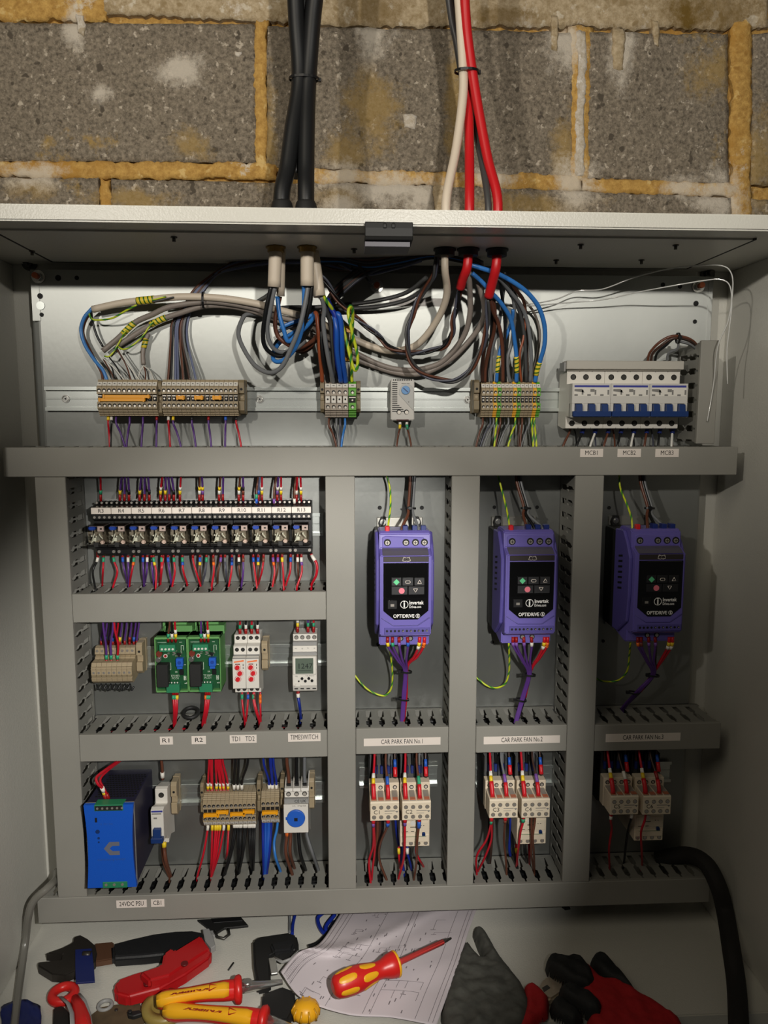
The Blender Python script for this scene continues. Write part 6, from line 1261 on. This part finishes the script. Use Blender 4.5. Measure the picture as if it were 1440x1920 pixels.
# ---- wires lying inside the ducts, glimpsed through the slots
for key, x0, x1, n, nm in (('T3a', v1b+8, v2a-8, 5, 'the R1 and TIMESWITCH duct'), ('TB', X(200, 1690, 60), X(1060, 1690, 60), 5, 'the bottom duct'), ('T3b', v2b+6, v3a-6, 3, 'the short duct below the leftmost drive'), ('T3c', v3b+6, v4a-6, 3, 'the short duct below the middle drive'), ('T2', v1b+8, v2a-8, 4, 'the blank duct below the relays')):
    rn = random.Random(len(key)*7+n)
    for col in ('red', 'purple', 'black'):
        mb = MB()
        for k in range(n):
            c = ('red', 'red', 'purple', 'black', 'red')[k % 5]; z = ZT[key]-(26 if key == 'TB' else 17)-rn.random()*7; d = 16+k*11
            if c != col: continue
            mb.tube(spline([(x, d+rn.uniform(-4, 4), z+rn.uniform(-2.5, 2.5)) for x in [x0+(x1-x0)*i/8 for i in range(9)]], 3), 1.8, 5)
        if col == 'black':
            for k in range(5):
                mb.tube(spline([(x, 14+k*12+rn.uniform(-3, 3), ZT[key]-18-rn.uniform(0, 4)) for x in [x0-6+(x1-x0+12)*i/8 for i in range(9)]], 3), 5.2, 6)
        if mb.v: tag(put('wire_bundle', mb.mesh('wire_bundle', WC[col], mb.v[0]), None, mb.v[0]), '%s wires inside %s, glimpsed through its slots' % (col, nm), 'wires', kind='stuff')
# ================================================================ tools and odds on the enclosure floor
def G(px, py, h=0): return PZ(px, py, ZF+h)
def flat(name, poly, h0, h1, m, parent=None, bev=1.0, seg=1, org=(0, 0, 0)):
    pts = [G(px, py, h1) for px, py in poly]; prof = [(p[0], p[1]) for p in pts]
    return part(name, MB().prz(prof, ZF+h0, ZF+h1), m, parent, bev=bev, seg=seg, org=org)
def thg(name, label, cat, px, py): o = G(px, py); return thing(name, label, cat, o), o
DRED = mat('tool_red', (176, 22, 26), .4); TRED = mat('handle_red', (206, 34, 30), .35); TYL = mat('handle_yellow', (236, 172, 30), .38)
IRON = mat('tool_iron', (62, 58, 54), .4, metal=.6); RUST = mat('tool_brown', (96, 66, 48), .5, metal=.3); SLEEVE = mat('handle_sleeve', (24, 25, 27), .55, bump=.3, bscale=300)
NAVY = mat('navy_tape', (22, 34, 92), .5); OLIVE = mat('tape_roll', (150, 130, 66), .4); LGREY = mat('light_grey_plastic', (150, 150, 148), .45)
# adjustable wrench
t, o = thg('adjustable_wrench', 'adjustable wrench with open iron jaws and black sleeved handle', 'wrench', 180, 1785)
flat('jaw_head', [(85, 1787), (117, 1776), (137, 1766), (139, 1756), (151, 1752), (164, 1759), (178, 1771), (182, 1787), (179, 1801), (167, 1812), (139, 1820), (122, 1828), (97, 1826), (71, 1810), (72, 1803), (94, 1801), (115, 1799), (117, 1788)], 2, 16, IRON, t, 1.5, 2, o)
flat('neck', [(178, 1768), (213, 1765), (213, 1797), (178, 1803)], 4, 14, RUST, t, 1.5, 2, o)
flat('handle_grip', [(208, 1768), (250, 1757), (290, 1748), (330, 1743), (362, 1742), (384, 1746), (388, 1756), (360, 1774), (325, 1786), (270, 1792), (210, 1796)], 1, 19, SLEEVE, t, 5, 3, o)
part('worm_screw', MB().cyl(tuple(Vector(G(163, 1790, 17))-Vector((6, 0, 0))), 'x', 12, 5, 12), IRON, t, org=o)
t, o = thg('tape_strip', 'strip of dark navy tape hanging across the wrench jaws', 'tape', 158, 1815)
flat('strip', [(141, 1780), (172, 1778), (176, 1812), (178, 1840), (142, 1843), (141, 1810)], 16.5, 19, NAVY, t, .4, 1, o)
# red moulded cutter
t, o = thg('cable_cutter', 'chunky red insulated cable cutter lying above the yellow handled pliers', 'cutter', 300, 1815)
flat('lower_body', [(212, 1848), (222, 1834), (255, 1822), (300, 1810), (345, 1796), (398, 1776), (395, 1792), (350, 1824), (300, 1852), (240, 1868), (216, 1862)], 1, 20, DRED, t, 4, 3, o)
flat('upper_body', [(262, 1822), (303, 1808), (307, 1786), (322, 1775), (327, 1782), (376, 1752), (384, 1764), (394, 1778), (360, 1800), (318, 1828), (280, 1838)], 20, 34, DRED, t, 3, 2, o)
part('pivot', MB().cyl(G(276, 1846, 20), 'z', 3, 5, 14).cyl(G(346, 1808, 34), 'z', 2, 5, 14), mat('tool_dark_red', (96, 14, 16), .5), t, org=o)
flat('hook', [(380, 1742), (392, 1740), (400, 1756), (404, 1772), (396, 1778), (384, 1762)], 14, 24, LGREY, t, 1, 1, o)
# VDE pliers: two yellow-red handles
t, o = thg('insulated_pliers', 'pliers with two red and yellow handles pointing left', 'pliers', 380, 1880)
def handle(p0, p1, h, collar, nm):
    a, b = Vector(G(*p0, h)), Vector(G(*p1, h)); L = (b-a).length; dr = (b-a)/L; pts = []; rs = []
    for i in range(17):
        s = i/16; pts.append(a+dr*L*s+Vector((0, 0, 2.5*math.sin(math.pi*s)))); rs.append((8.5, 12, 12.5, 11.6, 10.8, 10.4, 10.2, 10.2, 10.4, 10.8, 11.2, 11.8, 12.4, 13, 13.2, 13, 12)[i])
    q = part('handle', MB().tube(pts, rs, 14), TRED, t, org=o, label='red and yellow handle')
    pts2 = [p+Vector((0, 4.4, 4.6)) for p in pts[0:15]]; rs2 = [7.5]+[r*.80 for r in rs[1:14]]+[9.0]
    y = part('yellow_grip', MB().tube(pts2, rs2, 12), TYL, q, org=(o[0], o[1], o[2]))
    c = a+dr*L; part('guard_collar', MB().lathe(c-dr*9, tuple(dr), [(0, 11), (4, 17.5), (9, 18.5), (12, 16), (13, 9)], 20), TRED, t, org=o)
    m = (pts2[5]+pts2[8])/2; dirx = -dr; ang = math.atan2(-(dirx.y), dirx.x)
    tm = text_mesh('KNIPEX', 11, mat('print_red', (176, 30, 24), .5), bold=.5)
    x = put('lettering', tm, q); x.location = ((m.x-o[0])*.001, -(m.y+3.5-o[1])*.001, (m.z+8.2-o[2])*.001); x.rotation_euler = (-math.radians(68), 0, ang)
    # triangle mark
    m2 = pts2[11]; tri = MB(); e1 = dr; e2 = Vector((0, 1, -.35)).normalized(); cc = m2+Vector((0, 2.5, 8.3))
    P_ = [cc+e1*8, cc-e1*5-e2*4.5, cc-e1*5+e2*4.5]
    for i in range(3): tri.tube([P_[i], P_[(i+1) % 3]], .7, 5)
    part('triangle_mark', tri, MATS['print_red'], q, org=o)
    return a, b, dr
ha, hb, hd = handle((296, 1878), (449, 1855), 26, 0, 'upper')
la, lb, ldr = handle((310, 1896), (497, 1914), 18, 0, 'lower')
j0 = Vector(G(452, 1852, 18)); j1 = Vector(G(530, 1841, 20))
part('steel_jaw', MB().tube([j0, j0.lerp(j1, .3), j0.lerp(j1, .6), j1], [8, 7, 5, 3.4], 8), STEEL, t, org=o)
part('joint', MB().cyl(tuple(j0+Vector((9, 0, 4))), 'z', 6, 6, 16), STEEL, t, org=o)
part('steel_jaw', MB().tube([Vector(G(498, 1912, 16)), Vector(G(525, 1922, 14)), Vector(G(560, 1934, 12))], [8, 7, 5], 8), STEEL, t, org=o)
# tape roll
t, o = thg('tape_roll', 'round roll of yellowish tape under the pliers handles', 'tape', 306, 1886)
c = G(308, 1882, 12); part('roll', MB().lathe((c[0], c[1], ZF+.5), 'z', [(0, 30), (11, 30), (11, 17), (3, 17)], 36), OLIVE, t, bev=0, org=o)
# red and grey tool, lower left
t, o = thg('folding_knife', 'red tool with grey strap lying at the lower left corner', 'tool', 140, 1885)
part('red_ring', MB().ring(G(119, 1864, 10), 'z', 15, 6.5, 24, 10), TRED, t, org=o)
part('red_body', MB().tube([G(140, 1872, 10), G(148, 1890, 11), G(155, 1915, 11), G(158, 1940, 11)], [6, 9, 11, 11], 12), TRED, t, org=o)
part('grey_strap', MB().tube([G(115, 1870, 18), G(128, 1882, 19), G(135, 1900, 19), G(136, 1925, 18)], 3.6, 8, .5), LGREY, t, org=o)
part('grey_edge', MB().tube([G(148, 1866, 10), G(158, 1878, 12), G(166, 1900, 12), G(170, 1930, 12)], 3.2, 8), LGREY, t, org=o)
flat('black_body', [(100, 1888), (118, 1884), (132, 1900), (136, 1940), (98, 1940)], 1, 9, BLKM, t, 2, 2, o)
t, o = thg('wire_ring', 'small pale ring lying right of the red tool', 'ring', 197, 1885); part('ring', MB().ring(G(197, 1885, 3), 'z', 9, 2.6, 24, 8), LGREY, t, org=o)
t, o = thg('plastic_clip', 'small black clip lying left of the tape roll', 'clip', 250, 1899); flat('clip_body', [(238, 1896), (262, 1893), (266, 1900), (250, 1905), (240, 1903)], 1, 8, BLKM, t, 1, 1, o); part('clip_tab', MB().cyl(G(244, 1899, 8), 'z', 3, 2.5, 10), BLKM, t, org=o)
t, o = thg('cloth_scrap', 'crumpled dark blue scrap in the bottom left corner', 'cloth', 40, 1903)
vs = []; fs = []
for j in range(9):
    for i in range(13):
        u, v = i/12, j/8; px = 2+u*74+v*2; py = 1888-14*math.sin(u*3)+v*(52+12*u)+6*noise.noise(Vector((u*4, v*4, 1))); h = 6+9*abs(noise.noise(Vector((u*5, v*5, 2))))
        vs.append(G(px, py, h))
for j in range(8):
    for i in range(12): fs.append((j*13+i, j*13+i+1, (j+1)*13+i+1, (j+1)*13+i))
mb = MB(); mb.add(vs, fs, True); q = part('fabric', mb, NAVY, t, org=o); md = q.modifiers.new('t', 'SOLIDIFY'); md.thickness = .003
# brown debris strip
t, o = thg('leather_strip', 'dull brown leather strip under the tools at lower left', 'strip', 215, 1905)
flat('strip', [(168, 1905), (190, 1888), (225, 1882), (262, 1880), (268, 1896), (272, 1935), (170, 1935)], .3, 2.4, mat('brown_leather', (88, 72, 50), .8, var=.2, vscale=60), t, .4, 1, o); part('strip_rivet', MB().cyl(G(218, 1894, 2.4), 'z', 1.2, 2.4, 10), DSTEEL, t, org=o)
# black case with steel clip
t, o = thg('tool_holder', 'black moulded tool holder with bright steel clip left of the drawing', 'holder', 515, 1800)
flat('outer_case', [(474, 1762), (486, 1755), (540, 1747), (556, 1752), (560, 1768), (556, 1780), (520, 1782), (506, 1790), (508, 1838), (482, 1842), (476, 1810)], 1, 22, BLKM, t, 3, 3, o)
flat('inner_block', [(506, 1768), (548, 1758), (553, 1768), (548, 1780), (512, 1784)], 22, 30, SLEEVE, t, 3, 2, o)
flat('steel_clip', [(503, 1796), (517, 1794), (521, 1824), (508, 1826)], 20, 24, STEEL, t, .8, 1, o)
part('clip_arm', MB().tube([G(514, 1796, 22), G(530, 1804, 24), G(546, 1798, 26), G(558, 1784, 24)], 2.4, 8), LGREY, t, org=o)
flat('lower_case', [(492, 1862), (530, 1848), (552, 1856), (556, 1885), (540, 1912), (505, 1912), (490, 1888)], 1, 16, BLKM, t, 3, 2, o)
# yellow cap
t, o = thg('yellow_knob', 'yellow ribbed round knob at the bottom edge left of the drawing', 'cap', 573, 1900)
c = Vector(G(573, 1902, 16)); part('cap', MB().lathe(c-Vector((0, 6, 12)), (0, -.25, 1), [(0, 12), (3, 17), (9, 19), (16, 18), (22, 13), (25, 5)], 24), TYL, t, org=o)
rb = MB()
for k in range(10): a_ = k*.628; rb.tube([c+Vector((18*math.cos(a_), -6+18*math.sin(a_), -6)), c+Vector((18.5*math.cos(a_), -6+18.5*math.sin(a_), 2)), c+Vector((14*math.cos(a_), -7+14*math.sin(a_), 9))], 1.3, 6)
part('cap_ribs', rb, mat('cap_yellow_dark', (206, 150, 24), .4), t, org=o)
# black board scrap and hook behind
t, o = thg('board_scrap', 'flat black scrap just under the bottom duct', 'scrap', 424, 1732); flat('board', [(370, 1724), (452, 1719), (466, 1735), (420, 1740), (404, 1750), (396, 1744)], 1, 5, BLKM, t, .6, 1, o); flat('board_flap', [(396, 1722), (450, 1719), (455, 1726), (400, 1730)], 5, 7, BLK, t, .5, 1, o)
t, o = thg('metal_hook', 'small curved steel hook below the black scrap', 'hook', 418, 1752); part('hook_wire', MB().tube([G(402, 1746, 8), G(408, 1757, 7), G(420, 1760, 7), G(430, 1752, 8), G(428, 1742, 9)], 2.2, 8), DSTEEL, t, org=o); part('hook_plate', MB().box(*[v for p in zip(tuple(Vector(G(398, 1752, 4))-Vector((5, 5, 3))), tuple(Vector(G(398, 1752, 4))+Vector((5, 5, 3)))) for v in p]), LGREY, t, org=o)
def fcable(pts, r, c, lab, nm='cable', n=9): return wire([Vector(G(px, py, h)) for px, py, h in pts], r, c if not isinstance(c, str) else WC[c], lab, name=nm, cat=nm, raw=True, n=n, per=8)
fcable([(557, 1690, 20), (553, 1715, 6), (549, 1735, 5), (548, 1752, 5)], 2.6, 'dark blue', 'dark blue wire stub below the bottom duct', 'wire', 8); fcable([(545, 1695, 18), (543, 1720, 5), (543, 1748, 5)], 2.2, 'grey', 'grey wire stub beside the dark blue one', 'wire', 8)
fcable([(625, 1700, 14), (600, 1716, 8), (596, 1728, 6), (604, 1746, 6), (616, 1754, 6), (611, 1738, 10), (628, 1715, 14)], 3.2, 'dark blue', 'dark blue wire loop tucked behind the drawing', 'wire', 8)
fcable([(578, 1775, 10), (596, 1768, 10), (612, 1752, 10), (628, 1728, 10)], 3.0, 'black', 'black wire along the drawing left edge', 'wire', 8)
CLG = mat('clear_grey_tube', (118, 116, 108), .25, spec=.8)
wire([Vector(P3(*q)) for q in ((107, 1634, 20), (105, 1648, 60), (88, 1666, 92), (64, 1688, 98), (54, 1714, 98))]+[Vector(G(*q)) for q in ((48, 1762, 38), (40, 1820, 14), (32, 1880, 9), (24, 1950, 9))], 5.5, CLG, 'translucent grey hose down the left enclosure wall', name='hose', cat='hose', raw=True, n=12)
DKC = mat('dark_conduit', (30, 28, 25), .8, bump=.3, bscale=200)
wire([Vector(P3(*q)) for q in ((1232, 1612, 20), (1285, 1603, 40), (1322, 1618, 70), (1346, 1660, 95), (1360, 1712, 105))]+[Vector(G(*q)) for q in ((1372, 1785, 40), (1381, 1850, 20), (1386, 1945, 18))], 13, DKC, 'thick dark conduit bending down the right enclosure wall', name='conduit', cat='conduit', raw=True, n=16)
t, o = thg('metal_swarf', 'small dark burr lying right of the drawing on the floor', 'debris', 1061, 1704); part('flake', MB().prz([(o[0]-6, o[1]-3), (o[0]+5, o[1]-4), (o[0]+7, o[1]+2), (o[0]-2, o[1]+4)], ZF, ZF+3), BLKM, t, org=o)
t, o = thg('metal_splinter', 'thin dark splinter between the red cutter and the black holder', 'debris', 433, 1812); part('splinter', MB().tube([G(428, 1819, 2), G(433, 1812, 3), G(438, 1805, 3)], 1.2, 6), BLKM, t, org=o)
# ---- drawing sheet
def sheet(u, v):
    def pl(pts, s):
        s = s*(len(pts)-1); i = min(int(s), len(pts)-2); f = s-i; q = [pts[max(i-1, 0)], pts[i], pts[i+1], pts[min(i+2, len(pts)-1)]]
        return tuple(.5*((2*q[1][k])+(q[2][k]-q[0][k])*f+(2*q[0][k]-5*q[1][k]+4*q[2][k]-q[3][k])*f*f+(3*q[1][k]-q[0][k]-3*q[2][k]+q[3][k])*f**3) for k in (0, 1))
    T = pl([(642, 1706), (720, 1705), (800, 1704), (894, 1703)], u); B = pl([(526, 1822), (566, 1872), (650, 1902), (735, 1908), (818, 1924)], u)
    Lf = pl([(642, 1706), (622, 1738), (597, 1770), (556, 1788), (526, 1822)], v); Rt = pl([(894, 1703), (878, 1748), (862, 1800), (840, 1862), (818, 1924)], v)
    c = [T[k]*(1-v)+B[k]*v+Lf[k]*(1-u)+Rt[k]*u-((642, 1706)[k]*(1-u)*(1-v)+(894, 1703)[k]*u*(1-v)+(526, 1822)[k]*(1-u)*v+(818, 1924)[k]*u*v) for k in (0, 1)]
    h = 6+26*math.sin(math.pi*min(1, v*.9+.05))*(.5+.5*(1-u))+11*math.exp(-((u*.8+v-.62)/.07)**2)*(1-u)+12*(v**3)*(1-u)+3*noise.noise(Vector((u*4, v*4, 3)))
    return Vector(PZ(c[0], c[1], ZF+h))
vs = []; fs = []; NU, NV = 40, 36
for j in range(NV+1):
    for i in range(NU+1): vs.append(sheet(i/NU, j/NV))
for j in range(NV):
    for i in range(NU): k = j*(NU+1)+i; fs.append((k, k+1, k+NU+2, k+NU+1))
t, o = thg('drawing_sheet', 'curled white paper sheet printed with a wiring drawing under the screwdriver', 'paper', 720, 1810)
mb = MB(); mb.add(vs, fs, True); q = part('paper', mb, mat('paper_white', (205, 196, 200), .6), t, org=o); md = q.modifiers.new('t', 'SOLIDIFY'); md.thickness = .0004
ln = MB(); rn = random.Random(12)
def sline(u0, v0, u1, v1, w=.35):
    n = max(2, int(8*max(abs(u1-u0), abs(v1-v0))*3)); a = [sheet(u0+(u1-u0)*i/n, v0+(v1-v0)*i/n)+Vector((0, .25, .5)) for i in range(n+1)]
    for p, q_ in zip(a, a[1:]):
        dr = (q_-p); 
        if dr.length < 1e-4: continue
        s_ = dr.cross(Vector((0, 0, 1))).normalized()*w; b0 = len(ln.v); ln.add([p-s_, p+s_, q_+s_, q_-s_], [(0, 1, 2, 3)])
for u in (.05, .10, .13): sline(u, .02, u, .98)
for u in (.38, .58, .62, .86, .93, .96): sline(u, .04, u, .97, .3)
for k in range(8): sline(.03+k*.012, .6, .05+k*.012, .97, .2)
for k in range(26):
    u, v = rn.choice((.22, .30, .44, .50, .68, .76))+rn.uniform(-.02, .02), rn.uniform(.06, .92); l = rn.uniform(.02, .09)
    sline(u, v, u+rn.choice((0, .05, .10)), v, .28); sline(u, v, u, v+l, .28); sline(u-.015, v+l, u+.015, v+l, .5)
for k in range(60):
    u, v = rn.uniform(.16, .84), rn.uniform(.05, .95); sline(u, v, u, v+rn.uniform(.01, .03), .7)
for a, b in ((.62, .7), (.62, .78), (.70, .7), (.70, .78)): sline(a, b, a+.13, b, .3); sline(a, b, a, b+.06, .3); sline(a+.13, b, a+.13, b+.06, .3)
part('printed_lines', ln, mat('print_grey', (118, 110, 114), .6), t, org=o)['kind'] = 'stuff'
# ---- screwdriver
a = Vector(G(624, 1853, 58)); b = Vector(G(745, 1806, 62)); e = Vector(G(846, 1759, 58)); ax = (b-a).normalized(); L = (b-a).length
t, o = thg('screwdriver', 'red and yellow insulated screwdriver lying on the white drawing', 'screwdriver', 720, 1815)
prof = [(0, 7), (1.5, 11), (5, 14.2), (L*.15, 16.2), (L*.3, 17.2), (L*.42, 16.6), (L*.55, 14), (L*.68, 11.4), (L*.76, 11.8), (L*.86, 15.5), (L*.95, 17), (L*.985, 15.5), (L, 12)]
part('handle', MB().lathe(a, tuple(ax), prof, 24), TRED, t, org=o, label='red handle with yellow inlays')
part('yellow_ring', MB().lathe(a+ax*(L*.955), tuple(ax), [(0, 16.4), (1, 17.3), (3, 17.2), (4, 15.5)], 24), TYL, t, org=o)
u_ = ax.orthogonal().normalized(); w_ = ax.cross(u_)
def rad(s):
    for (s0, r0_), (s1, r1_) in zip(prof, prof[1:]):
        if s <= s1: return r0_+(r1_-r0_)*(s-s0)/max(1e-6, s1-s0)
    return prof[-1][1]
for k in range(6):
    am = k*math.pi/3+.25
    for (s0, s1, wd) in ((.06, .34, .36), (.40, .66, .40)):
        off = 0 if s0 < .2 else math.pi/6; m = MB(); vs = []; fs = []; n = 10
        for i in range(n+1):
            s = L*(s0+(s1-s0)*i/n); ww = wd*math.sqrt(max(.03, 1-abs(2*i/n-1)**3))
            for j in range(5):
                an = am+off+(j/4-.5)*2*ww; r_ = rad(s)+.5*(1 if 0 < j < 4 and 0 < i < n else -.6); vs.append(a+ax*s+(u_*math.cos(an)+w_*math.sin(an))*r_)
        for i in range(n):
            for j in range(4): fs.append((i*5+j, i*5+j+1, i*5+j+6, i*5+j+5))
        m.add(vs, fs, True); part('yellow_inlay', m, TYL, t, org=o)
sd = (e-b).normalized(); SL = (e-b).length
part('insulated_shaft', MB().tube([b-sd*4, b+sd*SL*.05, b+sd*SL*.06, b+sd*SL*.84], [5.4, 5.2, 4.0, 3.8], 12), mat('shaft_red', (222, 70, 66), .4), t, org=o)
part('tip', MB().tube([b+sd*SL*.83, b+sd*SL*.92, b+sd*SL], [2.8, 2.4, 1.4], 8), DSTEEL, t, org=o)
# ---- gloves (grown skins)
GLG = mat('glove_grey', (74, 74, 68), .8, var=.25, vscale=70, bump=.4, bscale=260); GLR = mat('glove_red', (170, 16, 22), .85, bump=.4, bscale=500); GLB = mat('glove_black', (20, 22, 22), .7, bump=.4, bscale=300)
def puffy(name, poly, hmax, m, parent, org, base=0, soft=11, step=2.6, bump=1.6, seed=0):
    pts = [Vector(G(px, py, base+hmax*.5)[:2]) for px, py in poly]; n = len(pts)
    def near(q):
        best = (1e9, None); ins = False
        for i in range(n):
            a_, b_ = pts[i], pts[(i+1) % n]; ab = b_-a_; tt = max(0, min(1, (q-a_).dot(ab)/max(1e-9, ab.length_squared))); c_ = a_+ab*tt; dd = (q-c_).length
            if dd < best[0]: best = (dd, c_)
            if (a_.y > q.y) != (b_.y > q.y) and q.x < (b_.x-a_.x)*(q.y-a_.y)/(b_.y-a_.y)+a_.x: ins = not ins
        return best[0], best[1], ins
    x0 = min(p.x for p in pts); x1 = max(p.x for p in pts); y0 = min(p.y for p in pts); y1 = max(p.y for p in pts)
    nx, ny = int((x1-x0)/step)+2, int((y1-y0)/step)+2; idx = {}; vs = []; fs = []; info = {}
    for j in range(ny):
        for i in range(nx): info[i, j] = near(Vector((x0+i*step, y0+j*step)))
    def vid(i, j):
        if (i, j) not in idx:
            dd, c_, ins = info[i, j]
            q = Vector((x0+i*step, y0+j*step)) if ins and dd > step*.3 else c_
            h = hmax*math.sqrt(max(0, 1-(1-min(1, dd/soft))**2)) if ins and dd > step*.3 else 0
            if h: h += bump*noise.noise(Vector((q.x*.06, q.y*.06, seed)))*2*min(1, dd/soft)+bump*.5*noise.noise(Vector((q.x*.2, q.y*.2, seed)))
            idx[i, j] = len(vs); vs.append((q.x, q.y, ZF+base+max(.3, h)))
        return idx[i, j]
    for j in range(ny-1):
        for i in range(nx-1):
            if sum(info[a_][2] for a_ in ((i, j), (i+1, j), (i+1, j+1), (i, j+1))) >= 2: fs.append((vid(i, j), vid(i+1, j), vid(i+1, j+1), vid(i, j+1)))
    mb = MB(); mb.add(vs, fs, True); return part(name, mb, m, parent, org=org)
t, o = thg('work_glove', 'dusty grey work glove with red cuff, lying palm down beside the drawing', 'glove', 915, 1850)
puffy('glove_body', [(886, 1745), (893, 1738), (904, 1740), (914, 1750), (928, 1774), (942, 1798), (962, 1822), (980, 1845), (996, 1880), (994, 1915), (980, 1950), (838, 1950), (826, 1900), (838, 1850), (852, 1806), (864, 1778), (872, 1768), (880, 1768), (890, 1782), (903, 1797), (907, 1794), (896, 1772)], 22, GLG, t, o, soft=14, bump=2.4, seed=3)
puffy('red_cuff', [(982, 1850), (996, 1844), (1012, 1852), (1030, 1872), (1028, 1900), (1006, 1920), (984, 1945), (968, 1930), (984, 1890)], 16, GLR, t, o, base=4, soft=9, seed=5)
t, o = thg('work_glove', 'red backed work glove with black dipped fingers at lower right', 'glove', 1140, 1860)
puffy('glove_back', [(1080, 1803), (1107, 1813), (1132, 1838), (1165, 1836), (1196, 1862), (1242, 1888), (1278, 1916), (1300, 1955), (1128, 1955), (1098, 1912), (1118, 1895), (1088, 1864), (1062, 1848), (1060, 1838), (1084, 1838)], 27, GLR, t, o, soft=16, bump=2.2, seed=8)
puffy('black_finger', [(1022, 1806), (1028, 1795), (1040, 1791), (1060, 1797), (1074, 1793), (1092, 1799), (1110, 1818), (1120, 1846), (1106, 1856), (1082, 1850), (1060, 1840), (1040, 1829), (1026, 1818)], 23, GLB, t, o, base=10, soft=10, bump=2.4, seed=11)
puffy('black_finger', [(1106, 1802), (1112, 1793), (1124, 1790), (1140, 1797), (1168, 1827), (1196, 1862), (1176, 1858), (1150, 1846), (1126, 1832), (1110, 1816)], 24, GLB, t, o, base=8, soft=10, bump=1.6, seed=12)
puffy('black_finger', [(1046, 1858), (1056, 1849), (1070, 1847), (1108, 1864), (1130, 1886), (1128, 1905), (1104, 1902), (1076, 1884), (1052, 1872)], 23, GLB, t, o, base=12, soft=9, bump=1.4, seed=13)
puffy('black_thumb', [(1030, 1884), (1040, 1872), (1058, 1876), (1088, 1898), (1096, 1914), (1076, 1922), (1048, 1910), (1034, 1898)], 20, GLB, t, o, base=4, soft=9, bump=1.4, seed=14)
t, o = thg('foil_packet', 'crumpled silver packet between the grey glove and the red one', 'packet', 1034, 1848)
flat('foil', [(1006, 1856), (1020, 1832), (1042, 1826), (1061, 1838), (1052, 1862), (1034, 1874), (1018, 1868)], 1, 13, mat('foil_silver', (190, 176, 156), .35, metal=.5, bump=1.0, bscale=60), t, 3, 2, o); flat('foil_print', [(1016, 1852), (1026, 1846), (1032, 1852), (1020, 1860)], 13, 13.4, DSTEEL, t, .1, 1, o)
# ---- black latch tape on the enclosure lip
x0, x1 = X(684, 430, DF+4), X(774, 430, DF+4); zt_, zb_ = Z(730, 416, DF+4), Z(730, 451, DF+4)
t = thing('door_catch', 'black ribbed rubber catch clipped over the enclosure top lip', 'catch', ((x0+x1)/2, DF, (zt_+zb_)/2)); w, h = (x1-x0)/2, (zt_-zb_)/2
part('rubber_cover', MB().prx([(-8, h-10), (0, h-3), (3, h), (8, h-1), (9.5, h-8), (9.5, -h+4), (7, -h), (-30, -h-1), (-30, -h+6), (-2, -h+6), (-2, h-12)], -w, w), BLKM, t, bev=.8)
part('pinch', MB().prx([(9, h-2), (10.4, h-4), (10.4, h-8), (9, h-9)], -7, -3).prx([(9, h-2), (10.4, h-4), (10.4, h-8), (9, h-9)], 3, 7), BLKM, t, bev=.5)
part('grey_tab', MB().box(-w, w-3, -40, 4, -h-7, -h-1.2), mat('tab_grey', (92, 90, 98), .5), t, bev=.4)
# ---------------------------------------------------------------- labels: equal ones are told apart by their order from the left
ORD = ['first', 'second', 'third', 'fourth', 'fifth', 'sixth', 'seventh', 'eighth', 'ninth', 'tenth', 'eleventh', 'twelfth', 'thirteenth', 'fourteenth', 'fifteenth', 'sixteenth', 'seventeenth', 'eighteenth', 'nineteenth', 'twentieth']
bylab = {}
for o in COL.objects:
    if o.parent is None and o.get('label') and o.get('category'): bylab.setdefault(o['label'], []).append(o)
for lab, os_ in bylab.items():
    if len(os_) < 2: continue
    os_.sort(key=lambda o: o.location.x)
    for i, o in enumerate(os_):
        w = ('leftmost of %d' % len(os_)) if i == 0 else ('rightmost of %d' % len(os_)) if i == len(os_)-1 else (ORD[i]+' from left')
        o['label'] = lab+', '+w

SMALL = ('screw_well', 'screw_wells', 'screws', 'clamp_screw', 'lower_screw', 'side_vents', 'vent_slots', 'vent_perforations', 'soldered_parts', 'control_screws', 'control_screw_wells', 'screen_print', 'print', 'pole_dividers', 'coil_and_springs', 'fine_print', 'print_lines', 'marks', 'mark', 'small_led', 'grip_ribs', 'gasket', 'cap_ribs', 'bridge_screw', 'wire_entry', 'corner_tab', 'pivot', 'cross_slot', 'book_symbol')
for o in COL.objects:
    if o.parent and o.type == 'MESH':
        n = o.name.split('.')[0]
        if n in SMALL and len(o.data.polygons) > 6 and n not in ('corner_tab', 'pivot'): o['kind'] = 'stuff'
